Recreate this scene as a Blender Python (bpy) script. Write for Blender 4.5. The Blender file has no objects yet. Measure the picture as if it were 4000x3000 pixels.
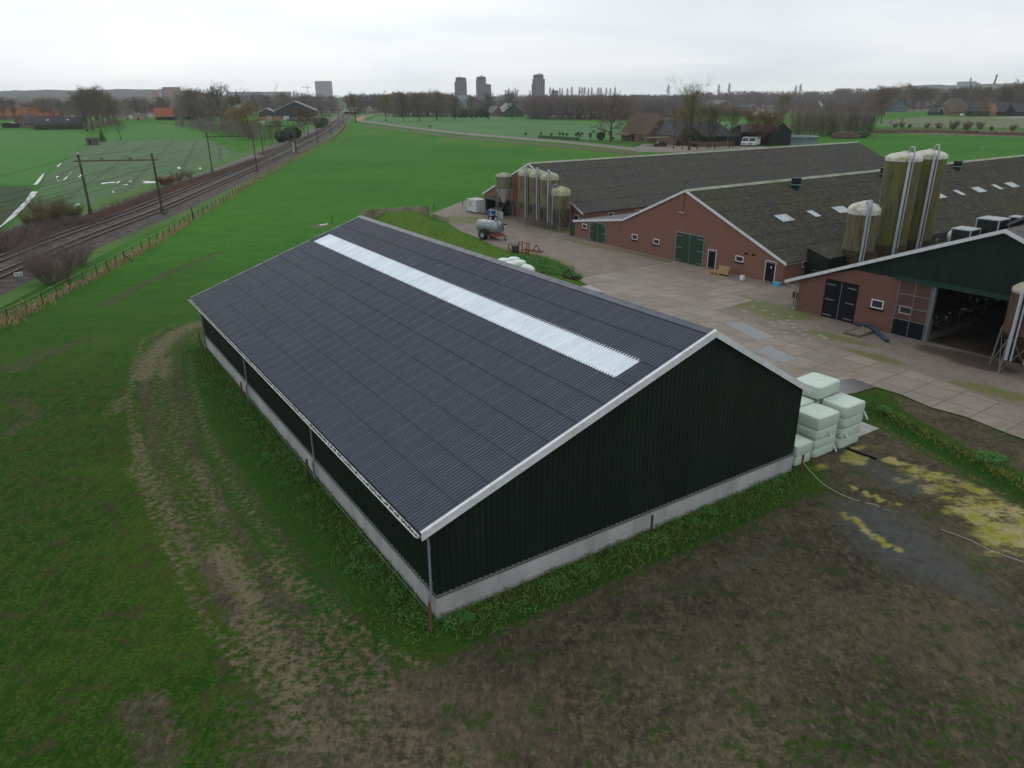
import bpy, math, random
import numpy as np
from mathutils import Vector, Matrix
R = math.radians
rnd = random.Random(7)
SC = bpy.context.scene
COL = SC.collection
# ---------------------------------------------------------------- camera model
CAM_H = 17.6
FPX = 2857.3                     # focal length in pixels of the 4000 x 3000 photograph
PITCH, ROLL = R(21.658), R(-0.3628)
_R0 = Vector((1, 0, 0)); _F = Vector((0, math.cos(PITCH), -math.sin(PITCH))); _U0 = Vector((0, math.sin(PITCH), math.cos(PITCH)))
_R = _R0*math.cos(ROLL) + _U0*math.sin(ROLL); _U = -_R0*math.sin(ROLL) + _U0*math.cos(ROLL)
EYE = Vector((0, 0, CAM_H))
def ray(px, py): return _R*((px-2000)/FPX) + _U*((1500-py)/FPX) + _F
def at(px, py, z=0.0):
    """world point seen at a photo pixel, on the level z"""
    d = ray(px, py); t = (z-CAM_H)/d.z
    return EYE + d*t
def hgt(bx, by, tx, ty, z=0.0):
    """height of something upright standing at base pixel b whose top is pixel t"""
    g = at(bx, by, z); d = ray(tx, ty)
    t = math.hypot(g.x, g.y)/math.hypot(d.x, d.y)
    return CAM_H + t*d.z - z
def far(px, py, Y):
    """world point at pixel with given world y (for things whose foot is hidden)"""
    d = ray(px, py); return EYE + d*(Y/d.y)
cam = bpy.data.cameras.new('camera'); camo = bpy.data.objects.new('camera', cam); COL.objects.link(camo)
cam.sensor_fit = 'HORIZONTAL'; cam.sensor_width = 36; cam.lens = 36*FPX/4000; cam.clip_start = .5; cam.clip_end = 20000
M4 = Matrix((_R, _U, -_F)).transposed().to_4x4(); M4.translation = EYE
camo.matrix_world = M4; SC.camera = camo
# ---------------------------------------------------------------- tags
def tag(o, label=None, cat=None, group=None, kind=None):
    if label: o['label'] = label
    if cat: o['category'] = cat
    if group: o['group'] = group
    if kind: o['kind'] = kind
    return o
def thing(name, label, cat, loc=(0, 0, 0), rz=0.0, group=None):
    o = bpy.data.objects.new(name, None); COL.objects.link(o)
    o.empty_display_size = .3
    o.location = loc; o.rotation_euler = (0, 0, rz)
    return tag(o, label, cat, group)
def children(o): return [c for c in bpy.data.objects if c.parent == o]
def copy_tree(o, loc=None, rz=None, scale=None, label=None, group=None, kids=None):
    def cp(x, par):
        c = x.copy(); COL.objects.link(c)
        if par is not None: c.parent = par
        for ch in KIDS.get(x.name, []): KIDS.setdefault(c.name, []).append(cp(ch, c))
        return c
    c = cp(o, None)
    if loc is not None: c.location = loc
    if rz is not None: c.rotation_euler = (0, 0, rz)
    if scale is not None: c.scale = scale if hasattr(scale, '__len__') else (scale,)*3
    if label: c['label'] = label
    if group: c['group'] = group
    return c
KIDS = {}
# ---------------------------------------------------------------- mesh builder
class MB:
    def __init__(s): s.v = []; s.f = []; s.m = []; s.s = []
    def add(s, vs, fs, mi=0, smooth=False):
        b = len(s.v); s.v += [tuple(p) for p in vs]
        for f in fs: s.f.append([b+i for i in f]); s.m.append(mi); s.s.append(smooth)
    def box(s, x0, x1, y0, y1, z0, z1, mi=0):
        s.add([(x0,y0,z0),(x1,y0,z0),(x1,y1,z0),(x0,y1,z0),(x0,y0,z1),(x1,y0,z1),(x1,y1,z1),(x0,y1,z1)],
              [(0,3,2,1),(4,5,6,7),(0,1,5,4),(1,2,6,5),(2,3,7,6),(3,0,4,7)], mi)
    def beam(s, p, q, w, h=None, mi=0, up=(0,0,1)):
        p = Vector(p); q = Vector(q); h = w if h is None else h
        d = (q-p).normalized(); up = Vector(up)
        if abs(d.dot(up)) > .97: up = Vector((1,0,0)) if abs(d.x) < .9 else Vector((0,1,0))
        a = d.cross(up).normalized()*(w/2); b = a.cross(d).normalized()*(h/2)
        s.add([p-a-b,p+a-b,p+a+b,p-a+b,q-a-b,q+a-b,q+a+b,q-a+b],
              [(0,3,2,1),(4,5,6,7),(0,1,5,4),(1,2,6,5),(2,3,7,6),(3,0,4,7)], mi)
    def tube(s, pts, r, n=8, mi=0, caps=True, smooth=True):
        pts = [Vector(p) for p in pts]; k = len(pts)
        rs = list(r) if hasattr(r, '__len__') else [r]*k
        vs = []; ref = None
        for i, p in enumerate(pts):
            d = (pts[min(i+1, k-1)]-pts[max(i-1, 0)])
            d = d.normalized() if d.length > 1e-9 else Vector((0,0,1))
            if ref is None: ref = Vector((0,0,1)) if abs(d.z) < .9 else Vector((1,0,0))
            a = d.cross(ref)
            a = a.normalized() if a.length > 1e-6 else d.orthogonal().normalized()
            b = a.cross(d).normalized(); ref = b
            for j in range(n):
                t = 2*math.pi*j/n; vs.append(p + (a*math.cos(t)+b*math.sin(t))*rs[i])
        fs = [(i*n+j, i*n+(j+1) % n, (i+1)*n+(j+1) % n, (i+1)*n+j) for i in range(k-1) for j in range(n)]
        s.add(vs, fs, mi, smooth)
        if caps: s.add(vs[:n], [tuple(range(n))], mi); s.add(vs[-n:], [tuple(range(n-1, -1, -1))], mi)
    def lathe(s, prof, n=24, c=(0,0,0), mi=0, smooth=True, a0=0, a1=2*math.pi):
        full = abs(a1-a0-2*math.pi) < 1e-6; m = n if full else n+1
        vs = []
        for r, z in prof:
            for j in range(m):
                t = a0+(a1-a0)*j/n; vs.append((c[0]+r*math.cos(t), c[1]+r*math.sin(t), c[2]+z))
        fs = []
        for i in range(len(prof)-1):
            for j in range(n):
                k = (j+1) % m; fs.append((i*m+j, i*m+k, (i+1)*m+k, (i+1)*m+j))
        s.add(vs, fs, mi, smooth)
    def prism(s, poly, z0, z1, mi=0):
        n = len(poly); ar = sum(poly[i][0]*poly[(i+1) % n][1]-poly[(i+1) % n][0]*poly[i][1] for i in range(n))
        if ar < 0: poly = poly[::-1]
        vs = [(p[0], p[1], z0) for p in poly]+[(p[0], p[1], z1) for p in poly]
        s.add(vs, [tuple(range(n-1, -1, -1)), tuple(range(n, 2*n))]+[(i, (i+1) % n, n+(i+1) % n, n+i) for i in range(n)], mi)
    def gable(s, poly, y0, y1, mi=0):
        """polygon in x,z extruded along y"""
        n = len(poly)
        vs = [(p[0], y0, p[1]) for p in poly]+[(p[0], y1, p[1]) for p in poly]
        s.add(vs, [tuple(range(n)), tuple(range(2*n-1, n-1, -1))]+[(i, n+i, n+(i+1) % n, (i+1) % n) for i in range(n)], mi)
    def mesh(s, name, mats):
        me = bpy.data.meshes.new(name); me.from_pydata(s.v, [], s.f)
        for m in (mats if isinstance(mats, (list, tuple)) else [mats]): me.materials.append(m)
        me.polygons.foreach_set('material_index', s.m); me.polygons.foreach_set('use_smooth', s.s); me.update()
        return me
    def build(s, name, mats, parent=None, loc=None, rz=None, **kw):
        o = bpy.data.objects.new(name, s.mesh(name, mats)); COL.objects.link(o)
        if parent is not None:
            o.parent = parent; KIDS.setdefault(parent.name, []).append(o)
        if loc is not None: o.location = loc
        if rz is not None: o.rotation_euler = (0, 0, rz)
        return tag(o, **kw)
def dup(o, parent, loc=None, rz=None):
    """another part sharing the mesh of o"""
    c = o.copy(); COL.objects.link(c); c.parent = parent; KIDS.setdefault(parent.name, []).append(c)
    if loc is not None: c.location = loc
    if rz is not None: c.rotation_euler = (0, 0, rz)
    return c
def to_local(root, p):
    d = Vector(p)-Vector(root.location); a = root.rotation_euler[2]
    return Vector((d.x*math.cos(a)+d.y*math.sin(a), -d.x*math.sin(a)+d.y*math.cos(a), d.z))
def skinned(name, verts, edges, radii, mat, parent=None, sub=2, root=0, loc=None, rz=None, **kw):
    """one continuous body grown from a skeleton with the Skin modifier, then frozen to a plain mesh"""
    me = bpy.data.meshes.new(name); me.from_pydata(verts, edges, [])
    o = bpy.data.objects.new(name, me); COL.objects.link(o)
    o.modifiers.new('skin', 'SKIN')
    if not me.skin_vertices: me.attributes
    sv = me.skin_vertices[0].data
    for i, r in enumerate(radii):
        sv[i].radius = (r, r) if not hasattr(r, '__len__') else r
        sv[i].use_root = (i == root)
    ss = o.modifiers.new('sub', 'SUBSURF'); ss.levels = sub; ss.render_levels = sub
    dg = bpy.context.evaluated_depsgraph_get(); dg.update()
    m2 = bpy.data.meshes.new_from_object(o.evaluated_get(dg)); o.modifiers.clear()
    o.data = m2; bpy.data.meshes.remove(me)
    for m in (mat if isinstance(mat, (list, tuple)) else [mat]): m2.materials.append(m)
    for p in m2.polygons: p.use_smooth = True
    if parent is not None: o.parent = parent; KIDS.setdefault(parent.name, []).append(o)
    if loc is not None: o.location = loc
    if rz is not None: o.rotation_euler = (0, 0, rz)
    return tag(o, **kw)
# ---------------------------------------------------------------- materials
class N:
    """tiny node helper"""
    def __init__(s, name):
        s.mat = bpy.data.materials.new(name); s.mat.use_nodes = True; s.t = s.mat.node_tree
        s.b = s.t.nodes['Principled BSDF']; s.co = None
    def n(s, typ, **kw):
        x = s.t.nodes.new(typ)
        for k, v in kw.items(): setattr(x, k, v)
        return x
    def l(s, a, b): s.t.links.new(a, b)
    def coord(s, scale=(1,1,1), rot=0.0, kind='Object', src=None):
        if src is None:
            if s.co is None: s.co = s.n('ShaderNodeTexCoord')
            src = s.co.outputs[kind]
        m = s.n('ShaderNodeMapping'); s.l(src, m.inputs['Vector'])
        m.inputs['Scale'].default_value = scale; m.inputs['Rotation'].default_value = (0, 0, rot)
        return m.outputs['Vector']
    def noise(s, vec, scale=5, detail=4, rough=.55, dist=0, col=False):
        x = s.n('ShaderNodeTexNoise'); s.l(vec, x.inputs['Vector'])
        x.inputs['Scale'].default_value = scale; x.inputs['Detail'].default_value = detail
        x.inputs['Roughness'].default_value = rough; x.inputs['Distortion'].default_value = dist
        return x.outputs['Color' if col else 'Fac']
    def ramp(s, fac, a, b, va=0.0, vb=1.0):
        x = s.n('ShaderNodeMapRange'); s.l(fac, x.inputs[0]); x.clamp = True
        x.inputs[1].default_value = a; x.inputs[2].default_value = b; x.inputs[3].default_value = va; x.inputs[4].default_value = vb
        return x.outputs[0]
    def mix(s, fac, a, b, typ='MIX'):
        x = s.n('ShaderNodeMix', data_type='RGBA', blend_type=typ)
        for i, v in ((0, fac), (6, a), (7, b)):
            if hasattr(v, 'links') or isinstance(v, bpy.types.NodeSocket): s.l(v, x.inputs[i])
            elif i == 0: x.inputs[0].default_value = v
            else: x.inputs[i].default_value = (*v, 1) if len(v) == 3 else v
        return x.outputs[2]
    def math(s, op, a, b=0.0, clamp=False):
        x = s.n('ShaderNodeMath', operation=op, use_clamp=clamp)
        for i, v in ((0, a), (1, b)):
            if isinstance(v, bpy.types.NodeSocket): s.l(v, x.inputs[i])
            else: x.inputs[i].default_value = v
        return x.outputs[0]
    def bump(s, h, strength=.5, dist=.05):
        x = s.n('ShaderNodeBump'); s.l(h, x.inputs['Height']); x.inputs['Strength'].default_value = strength; x.inputs['Distance'].default_value = dist
        s.l(x.outputs[0], s.b.inputs['Normal'])
    def out(s, col=None, rough=.8, metal=0.0, spec=.3):
        if col is not None:
            if isinstance(col, bpy.types.NodeSocket): s.l(col, s.b.inputs['Base Color'])
            else: s.b.inputs['Base Color'].default_value = (*col, 1)
        if isinstance(rough, bpy.types.NodeSocket): s.l(rough, s.b.inputs['Roughness'])
        else: s.b.inputs['Roughness'].default_value = rough
        s.b.inputs['Metallic'].default_value = metal; s.b.inputs['Specular IOR Level'].default_value = spec
        return s.mat
_MC = {}
def mat(name, c, c2=None, scale=4.0, lo=.35, hi=.65, rough=.8, bump=0.0, bscale=None, metal=0.0, spec=.15, stretch=(1,1,1), c3=None, s3=.6, lo3=.5, hi3=.7, detail=5, dist=.03, jitter=0.0):
    """procedural material: base c broken up with c2 by noise, optional large patches of c3"""
    if name in _MC: return _MC[name]
    n = N(name); v = n.coord(stretch)
    c2 = c2 or tuple(x*.8 for x in c)
    col = n.mix(n.ramp(n.noise(v, scale, detail), lo, hi), c, c2)
    if c3: col = n.mix(n.ramp(n.noise(v, s3, detail), lo3, hi3), col, c3)
    if jitter:
        oi = n.n('ShaderNodeObjectInfo')
        h = n.n('ShaderNodeHueSaturation'); n.l(n.ramp(oi.outputs['Random'], 0, 1, 1-jitter, 1+jitter), h.inputs['Value']); n.l(col, h.inputs['Color']); col = h.outputs[0]
    if bump: n.bump(n.noise(v, bscale or scale*3, 4), bump, dist)
    _MC[name] = n.out(col, rough, metal, spec); return _MC[name]
def brickmat(name, c1, c2, mortar, scale=1.0, wear=(.2,.17,.15)):
    if name in _MC: return _MC[name]
    n = N(name)
    co = n.n('ShaderNodeTexCoord'); sp = n.n('ShaderNodeSeparateXYZ'); n.l(co.outputs['Object'], sp.inputs[0])
    cb = n.n('ShaderNodeCombineXYZ'); n.l(n.math('ADD', sp.outputs[0], sp.outputs[1]), cb.inputs[0]); n.l(sp.outputs[2], cb.inputs[1])
    b = n.n('ShaderNodeTexBrick'); n.l(cb.outputs[0], b.inputs['Vector'])
    b.inputs['Scale'].default_value = scale; b.inputs['Brick Width'].default_value = .22; b.inputs['Row Height'].default_value = .065
    b.inputs['Mortar Size'].default_value = .006; b.inputs['Color1'].default_value = (*c1, 1); b.inputs['Color2'].default_value = (*c2, 1); b.inputs['Mortar'].default_value = (*mortar, 1)
    v = n.coord()
    col = n.mix(n.ramp(n.noise(v, 6, 5), .3, .75, 0, .45), b.outputs['Color'], c2)
    col = n.mix(n.ramp(n.noise(v, .45, 5), .5, .8, 0, .5), col, wear)
    n.bump(b.outputs['Fac'], .25, -.01)
    _MC[name] = n.out(col, .9, 0, .2); return _MC[name]
# ================================================================ world: overcast daylight
W = bpy.data.worlds.new('World'); SC.world = W; W.use_nodes = True
nt = W.node_tree; nt.nodes.clear()
def wn(t, **k):
    x = nt.nodes.new(t)
    for a, b in k.items(): setattr(x, a, b)
    return x
wo = wn('ShaderNodeOutputWorld'); sky = wn('ShaderNodeTexSky', sky_type='NISHITA')
SUN_EL, SUN_AZ = R(34), R(-24)           # bright patch of the cloud deck: ahead and a little left
sky.sun_disc = False; sky.sun_elevation = SUN_EL; sky.sun_rotation = SUN_AZ; sky.air_density = 1.0; sky.dust_density = 3
bg1 = wn('ShaderNodeBackground'); bg1.inputs[1].default_value = .09
nt.links.new(sky.outputs[0], bg1.inputs[0])
tc = wn('ShaderNodeTexCoord'); sp = wn('ShaderNodeSeparateXYZ'); nt.links.new(tc.outputs['Generated'], sp.inputs[0])
def wm(op, a, b=0.0, clamp=False):
    x = wn('ShaderNodeMath', operation=op, use_clamp=clamp)
    for i, v in ((0, a), (1, b)):
        if isinstance(v, bpy.types.NodeSocket): nt.links.new(v, x.inputs[i])
        else: x.inputs[i].default_value = v
    return x.outputs[0]
zz = wm('ADD', wm('MAXIMUM', sp.outputs[2], 0.0), .16)
cb = wn('ShaderNodeCombineXYZ'); nt.links.new(wm('DIVIDE', sp.outputs[0], zz), cb.inputs[0]); nt.links.new(wm('DIVIDE', sp.outputs[1], zz), cb.inputs[1])
cn = wn('ShaderNodeTexNoise'); nt.links.new(cb.outputs[0], cn.inputs['Vector']); cn.inputs['Scale'].default_value = .55; cn.inputs['Detail'].default_value = 5; cn.inputs['Roughness'].default_value = .5; cn.inputs['Distortion'].default_value = .4
cr = wn('ShaderNodeValToRGB'); nt.links.new(cn.outputs['Fac'], cr.inputs[0])
e = cr.color_ramp.elements; e[0].position = .34; e[0].color = (.74, .82, .895, 1); e[1].position = .62; e[1].color = (.93, .96, .985, 1)
bg2 = wn('ShaderNodeBackground'); nt.links.new(cr.outputs[0], bg2.inputs[0])
vd = wn('ShaderNodeVectorMath', operation='DOT_PRODUCT'); nt.links.new(tc.outputs['Generated'], vd.inputs[0]); vd.inputs[1].default_value = (math.sin(SUN_AZ)*math.cos(R(16)), math.cos(SUN_AZ)*math.cos(R(16)), math.sin(R(16)))
gl = wn('ShaderNodeMapRange'); gl.interpolation_type = 'SMOOTHSTEP'; nt.links.new(vd.outputs['Value'], gl.inputs[0]); gl.inputs[1].default_value = .80; gl.inputs[2].default_value = 1.0; gl.inputs[3].default_value = 1.03; gl.inputs[4].default_value = 1.17
nt.links.new(gl.outputs[0], bg2.inputs[1])
ms = wn('ShaderNodeMixShader'); ms.inputs[0].default_value = .93
nt.links.new(bg1.outputs[0], ms.inputs[1]); nt.links.new(bg2.outputs[0], ms.inputs[2]); nt.links.new(ms.outputs[0], wo.inputs[0])
sl = bpy.data.lights.new('sun', 'SUN'); sl.energy = .55; sl.angle = R(40); sl.color = (1, .97, .92)
so = bpy.data.objects.new('sun', sl); COL.objects.link(so)
sd = Vector((math.sin(SUN_AZ)*math.cos(SUN_EL), math.cos(SUN_AZ)*math.cos(SUN_EL), math.sin(SUN_EL)))
so.rotation_euler = sd.to_track_quat('Z', 'Y').to_euler(); so.location = (0, 0, 60)
SC.view_settings.view_transform = 'Standard'; SC.view_settings.look = 'None'; SC.view_settings.exposure = 0; SC.view_settings.gamma = 1
SC.cycles.max_bounces = 6; SC.cycles.diffuse_bounces = 3; SC.cycles.glossy_bounces = 3; SC.cycles.transmission_bounces = 4; SC.cycles.transparent_max_bounces = 12; SC.cycles.volume_bounces = 1
SC.cycles.use_denoising = True; SC.cycles.use_adaptive_sampling = False; SC.cycles.denoiser = 'OPENIMAGEDENOISE'; SC.cycles.denoising_input_passes = 'RGB_ALBEDO_NORMAL'; SC.cycles.denoising_prefilter = 'ACCURATE'; SC.cycles.volume_step_rate = 1
# ================================================================ main barn frame (used by ground too)
BA = Vector((-2.7326, 21.381, 0)); BTH = R(33.244); BW, BL = 19.877, 36.883
BU = Vector((math.cos(BTH), math.sin(BTH), 0)); BV = Vector((-math.sin(BTH), math.cos(BTH), 0))
def bl(p): d = Vector(p)-BA; return (d.dot(BU), d.dot(BV))
def bw(x, y, z=0): return BA+BU*x+BV*y+Vector((0, 0, z))
# ================================================================ ground sheet
def axis(lo, hi, step, far_):
    a = list(np.arange(lo, hi, step)); x = hi; d = step
    r = []
    while x < far_: r.append(x); d *= 1.18; x += d
    r.append(far_); l = []; x = lo; d = step
    while x > -far_: d *= 1.18; x -= d; l.append(x)
    return np.array(l[::-1]+a+r)
gx = axis(-46, 54, .36, 4200); gy = axis(10, 112, .36, 5200)
X, Y = np.meshgrid(gx, gy); PX, PY = X.ravel(), Y.ravel()
def world(px): return np.array([at(*p)[:2] for p in px])
def d_line(px, pts=None):
    P = world(px) if pts is None else np.array(pts); best = np.full(PX.shape, 1e9)
    for a, b in zip(P[:-1], P[1:]):
        ab = b-a; t = np.clip(((PX-a[0])*ab[0]+(PY-a[1])*ab[1])/max(ab@ab, 1e-9), 0, 1)
        best = np.minimum(best, np.hypot(PX-a[0]-t*ab[0], PY-a[1]-t*ab[1]))
    return best
def inside(P):
    c = np.zeros(PX.shape, bool); n = len(P)
    for i in range(n):
        x0, y0 = P[i]; x1, y1 = P[(i+1) % n]
        k = (y0 > PY) != (y1 > PY)
        with np.errstate(divide='ignore', invalid='ignore'):
            c ^= k & (PX < (x1-x0)*(PY-y0)/(y1-y0+1e-12)+x0)
    return c
def sdf(px, pts=None):
    P = world(px) if pts is None else np.array(pts)
    d = d_line(None, list(P)+[P[0]]); return np.where(inside(P), d, -d)
def soft(d, w): return np.clip(.5+d/(2*w), 0, 1)
lx = (PX-BA.x)*BU.x+(PY-BA.y)*BU.y; ly = (PX-BA.x)*BV.x+(PY-BA.y)*BV.y
dbx = np.maximum(np.maximum(-lx, lx-BW), 0); dby = np.maximum(np.maximum(-ly, ly-BL), 0); dbarn = np.hypot(dbx, dby)
mud = soft(sdf([(1700,2560),(2080,2340),(2560,2180),(3000,1985),(3160,1905),(3300,1960),(3420,2020),(3700,2150),(4300,2300),(4300,3400),(700,3400),(900,3000),(1250,2760),(1500,2640)]), 2.2)
mud = np.maximum(mud, .62*soft(sdf([(700,3400),(850,2500),(1100,2420),(1700,2580),(2200,2700),(2300,3400)]), 2.5))
mud = np.maximum(mud, .50*soft(sdf([(3000,2450),(3700,2500),(4300,2600),(4300,3400),(2700,3400)]), 3)*0)
mud = mud*(1-.42*soft(sdf([(2900,2560),(3900,2560),(4300,2800),(4300,3300),(2500,3300)]), 3))
for pl, w, s in (([(700,1475),(760,1600),(850,1740),(960,1900),(1080,2080),(1260,2260),(1400,2420)], .40, .62), ([(560,1480),(575,1560),(590,1640)], .5, .75), ([(650,1460),(680,1600),(720,1720),(780,1850)], .35, .68), ([(640,2950),(560,2750)], .9, .6),
                 ([(420,1190),(560,1110),(700,1050),(860,985)], 1.0, .53), ([(60,1440),(200,1370),(330,1330)], 1.2, .5), ([(60,1560),(140,1620),(40,1700)], .8, .5), ([(820,2180),(870,2300),(930,2420)], .5, .85), ([(1010,2280),(1090,2400),(1200,2560)], .5, .8)):
    mud = np.maximum(mud, s*soft(w-d_line(pl), .5))
sand = np.zeros(PX.shape)
band = [(760,1270),(660,1320),(630,1420),(640,1560),(680,1750),(760,1950),(870,2150),(1000,2350),(1200,2550),(1500,2750)]
sand = np.maximum(sand, .36*soft(2.3-d_line(band), 1.2)); mud = np.maximum(mud, .40*soft(2.0-d_line(band), 1.2))
for off in (-1.0, 1.0):
    bw_ = np.array([np.array(p) for p in world(band)]); nb_ = np.gradient(bw_, axis=0); nb_ /= np.linalg.norm(nb_, axis=1)[:, None]
    rut = bw_+np.stack([nb_[:, 1], -nb_[:, 0]], 1)*off; dr_ = d_line(None, list(rut)); mud = np.maximum(mud, .62*soft(.33-dr_, .22)); sand = np.where(dr_ < .3, sand*.6, sand)
    rut = bw_+np.stack([nb_[:, 1], -nb_[:, 0]], 1)*off*1.9; sand = np.maximum(sand, .56*soft(.28-d_line(None, list(rut)), .3))
for pl, w, s in (([(770,1265),(690,1300),(640,1340),(590,1400),(560,1470)], .9, .66), ([(650,1400),(640,1470)], .5, .75), ([(540,1700),(560,1820),(620,1930),(700,2090),(760,2200)], .5, .58), ([(500,1830),(560,1900)], .5, .5),
                 ([(750,1800),(800,1900),(860,2010)], .35, .7), ([(860,2150),(930,2260),(980,2340)], .6, .75), ([(1060,2200),(1170,2330)], .35, .7), ([(980,2420),(1080,2560),(1180,2680)], 1.0, .52), ([(1250,2450),(1400,2600),(1500,2800)], 1.2, .42),
                 ([(470,1560),(440,1610)], .8, .45), ([(1180,2850),(1500,2900),(1800,3000)], 1.3, .42), ([(2300,2820),(2700,2700),(3000,2600),(3300,2450)], 1.6, .34), ([(2500,2980),(3000,2900)], 1.2, .38), ([(3050,2300),(3500,2420)], 1.2, .32), ([(1240,885),(1260,880)], 1.6, .6), ([(845,998),(850,995)], .7, .5)):
    sand = np.maximum(sand, s*soft(w-d_line(pl), .55))
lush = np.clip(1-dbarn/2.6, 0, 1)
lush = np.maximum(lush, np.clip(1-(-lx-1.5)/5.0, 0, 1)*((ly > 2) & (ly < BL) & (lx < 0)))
mud = np.maximum(mud, .85*soft(sdf([(3150,1868),(3150,1760),(3330,1690),(3470,1660),(3640,1760),(3800,1860),(4000,1960),(4300,2110),(4300,2330),(3700,2150),(3400,2000)]), .6))
mud = mud*(1-np.clip(1.5-dbarn/1.5, 0, 1)); sand = sand*(1-np.clip(1.3-dbarn/1.3, 0, 1))
algae = np.zeros(PX.shape)
for p, w, s in (([(3500,1790),(3620,1800),(3760,1860),(3900,1900),(4300,2060),(4300,2330),(3990,2200),(3850,2180),(3770,2080),(3640,1960),(3480,1880)], .9, .52), ([(3270,1790),(3310,1760),(3390,1785),(3380,1815),(3330,1822)], .25, .95), ([(3440,1795),(3480,1782),(3540,1815),(3500,1822)], .2, .95),
                ([(3320,1745),(3390,1730),(3400,1752),(3340,1760)], .2, .8), ([(3400,1660),(3480,1655),(3500,1680),(3420,1685)], .3, .7), ([(3680,1990),(3780,1950),(3900,1955),(4300,2100),(4300,2250),(3860,2120)], .7, .72), ([(3150,1820),(3230,1800),(3240,1830),(3180,1845)], .3, .65)):
    algae = np.maximum(algae, s*soft(sdf(p), w))
for pl, w, s in (([(3310,1895),(3400,1935),(3460,1960),(3525,1975)], .16, .95), ([(3280,2003),(3330,2025),(3400,2085),(3450,2120),(3510,2150)], .2, .9)): algae = np.maximum(algae, s*soft(w-d_line(pl), .15))
wet = soft(sdf([(3230,1930),(3330,1950),(3560,2000),(3700,2120),(3850,2260),(3990,2420),(3750,2330),(3500,2250),(3300,2120)]), 1.0)
wet = np.maximum(.78*wet, .42*soft(sdf([(2350,2330),(2560,2260),(2950,2080),(3100,2060),(3150,2150),(2900,2290),(2600,2400),(2400,2430)]), 1.2))
wet = np.maximum(wet, .75*soft(1.0-d_line([(3360,1780),(3460,1860),(3560,1900)]), .8))
yell = .75*soft(sdf([(1400,500),(1900,560),(2480,585),(2480,610),(1950,575),(1400,510)]), 3)
edge = np.zeros(PX.shape)
# relief: grassed heap between barn and yard, ditch beside the yard
mound_px = [(1440,850),(1560,846),(1676,832),(1700,862),(1780,897),(1830,914),(1896,945),(1961,974),(2105,1000),(2180,1022),(2279,1083),(2262,1094)]
mw = [tuple(p) for p in world(mound_px)]+[tuple(bw(20.4, 10)[:2]), tuple(bw(20.4, 36)[:2])]
dm = sdf(None, mw)
Z = np.zeros(PX.shape); hm = np.clip(dm/3.2, 0, 1); hm = hm*hm*(3-2*hm)
topw = at(1560, 850)
Z += hm*(.25+1.0*np.exp(-((PX-topw.x)**2+(PY-topw.y)**2)/(2*9.0**2)))*(dm > 0)
moundm = np.clip(dm/.8, 0, 1)
ditch_c = [(3395,1598),(3470,1640),(3560,1690),(3700,1765),(3850,1845),(4000,1925),(4300,2080)]
dd = d_line(ditch_c); Z -= .75*np.clip(1-dd/.95, 0, 1)**.7
bank = np.clip(1.25-dd/1.5, 0, 1); dk = np.clip(1-dd/.45, 0, 1)
soil = soft(sdf([(3470,1528),(3560,1562),(3640,1592),(3768,1628),(3904,1682),(4000,1718),(4400,1885),(4400,2040),(3960,1832),(3800,1762),(3640,1668),(3520,1600)]), .5)
mud = np.maximum(mud*(1-bank), np.maximum(dk, .92*soil)); lush_keep = 1-.9*soil; algae = algae*(1-bank); wet = wet*(1-bank)
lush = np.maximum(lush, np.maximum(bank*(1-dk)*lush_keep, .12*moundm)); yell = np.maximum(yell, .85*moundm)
sand = sand*(1-moundm)
mud = mud*(1-moundm)
# roughness of a trodden field
rs = np.random.RandomState(3)
near = (np.abs(PX) < 60) & (PY < 115)
Z += np.where(near & (dbarn > .3), (rs.rand(len(PX))-.5)*(.03+.06*np.clip(mud, 0, 1)), 0)
FLATS = []                                  # filled by the sheets that lie on the ground: keep it below them
ny, nx = X.shape
yard_px = [(1690,832),(1800,905),(1830,914),(1896,945),(1961,974),(2105,1000),(2180,1022),(2281,1085),(2262,1096),(2420,1180),(2800,1300),(3160,1560),(3334,1538),(3420,1513),(3520,1542),(3633,1592),(3768,1628),(3904,1682),(4000,1718),(4500,1925),(4700,1500),(3600,1000),(3000,850),(2000,790),(1850,770)]
dy = sdf(yard_px); Z = np.where(dy > -.2, np.minimum(Z, -.02), Z)
V = np.stack([PX, PY, Z], 1)
idx = np.arange(nx*ny).reshape(ny, nx)
F = np.stack([idx[:-1, :-1], idx[:-1, 1:], idx[1:, 1:], idx[1:, :-1]], -1).reshape(-1, 4)
me = bpy.data.meshes.new('ground'); me.vertices.add(len(V)); me.vertices.foreach_set('co', V.ravel().astype(np.float32))
me.loops.add(F.size); me.loops.foreach_set('vertex_index', F.ravel().astype(np.int32))
me.polygons.add(len(F)); me.polygons.foreach_set('loop_start', np.arange(0, F.size, 4, dtype=np.int32))
me.polygons.foreach_set('use_smooth', np.ones(len(F), bool)); me.update(calc_edges=True)
hoofz = .12+.88*soft(sdf([(1700,2520),(2560,2190),(3050,2010),(3300,2200),(3150,2380),(2800,2480),(2300,2560),(1900,2640)]), 2.2)
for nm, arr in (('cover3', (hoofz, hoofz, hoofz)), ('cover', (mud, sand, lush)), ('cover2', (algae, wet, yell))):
    a = me.attributes.new(nm, 'FLOAT_COLOR', 'POINT'); c = np.ones((len(V), 4), np.float32)
    for i in range(3): c[:, i] = arr[i]
    a.data.foreach_set('color', c.ravel())
ground = bpy.data.objects.new('ground', me); COL.objects.link(ground); tag(ground, kind='structure')
def gz(x, y):
    i = min(max(int(np.searchsorted(gx, x)), 1), nx-1); j = min(max(int(np.searchsorted(gy, y)), 1), ny-1)
    return float(Z[j*nx+i])
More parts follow.
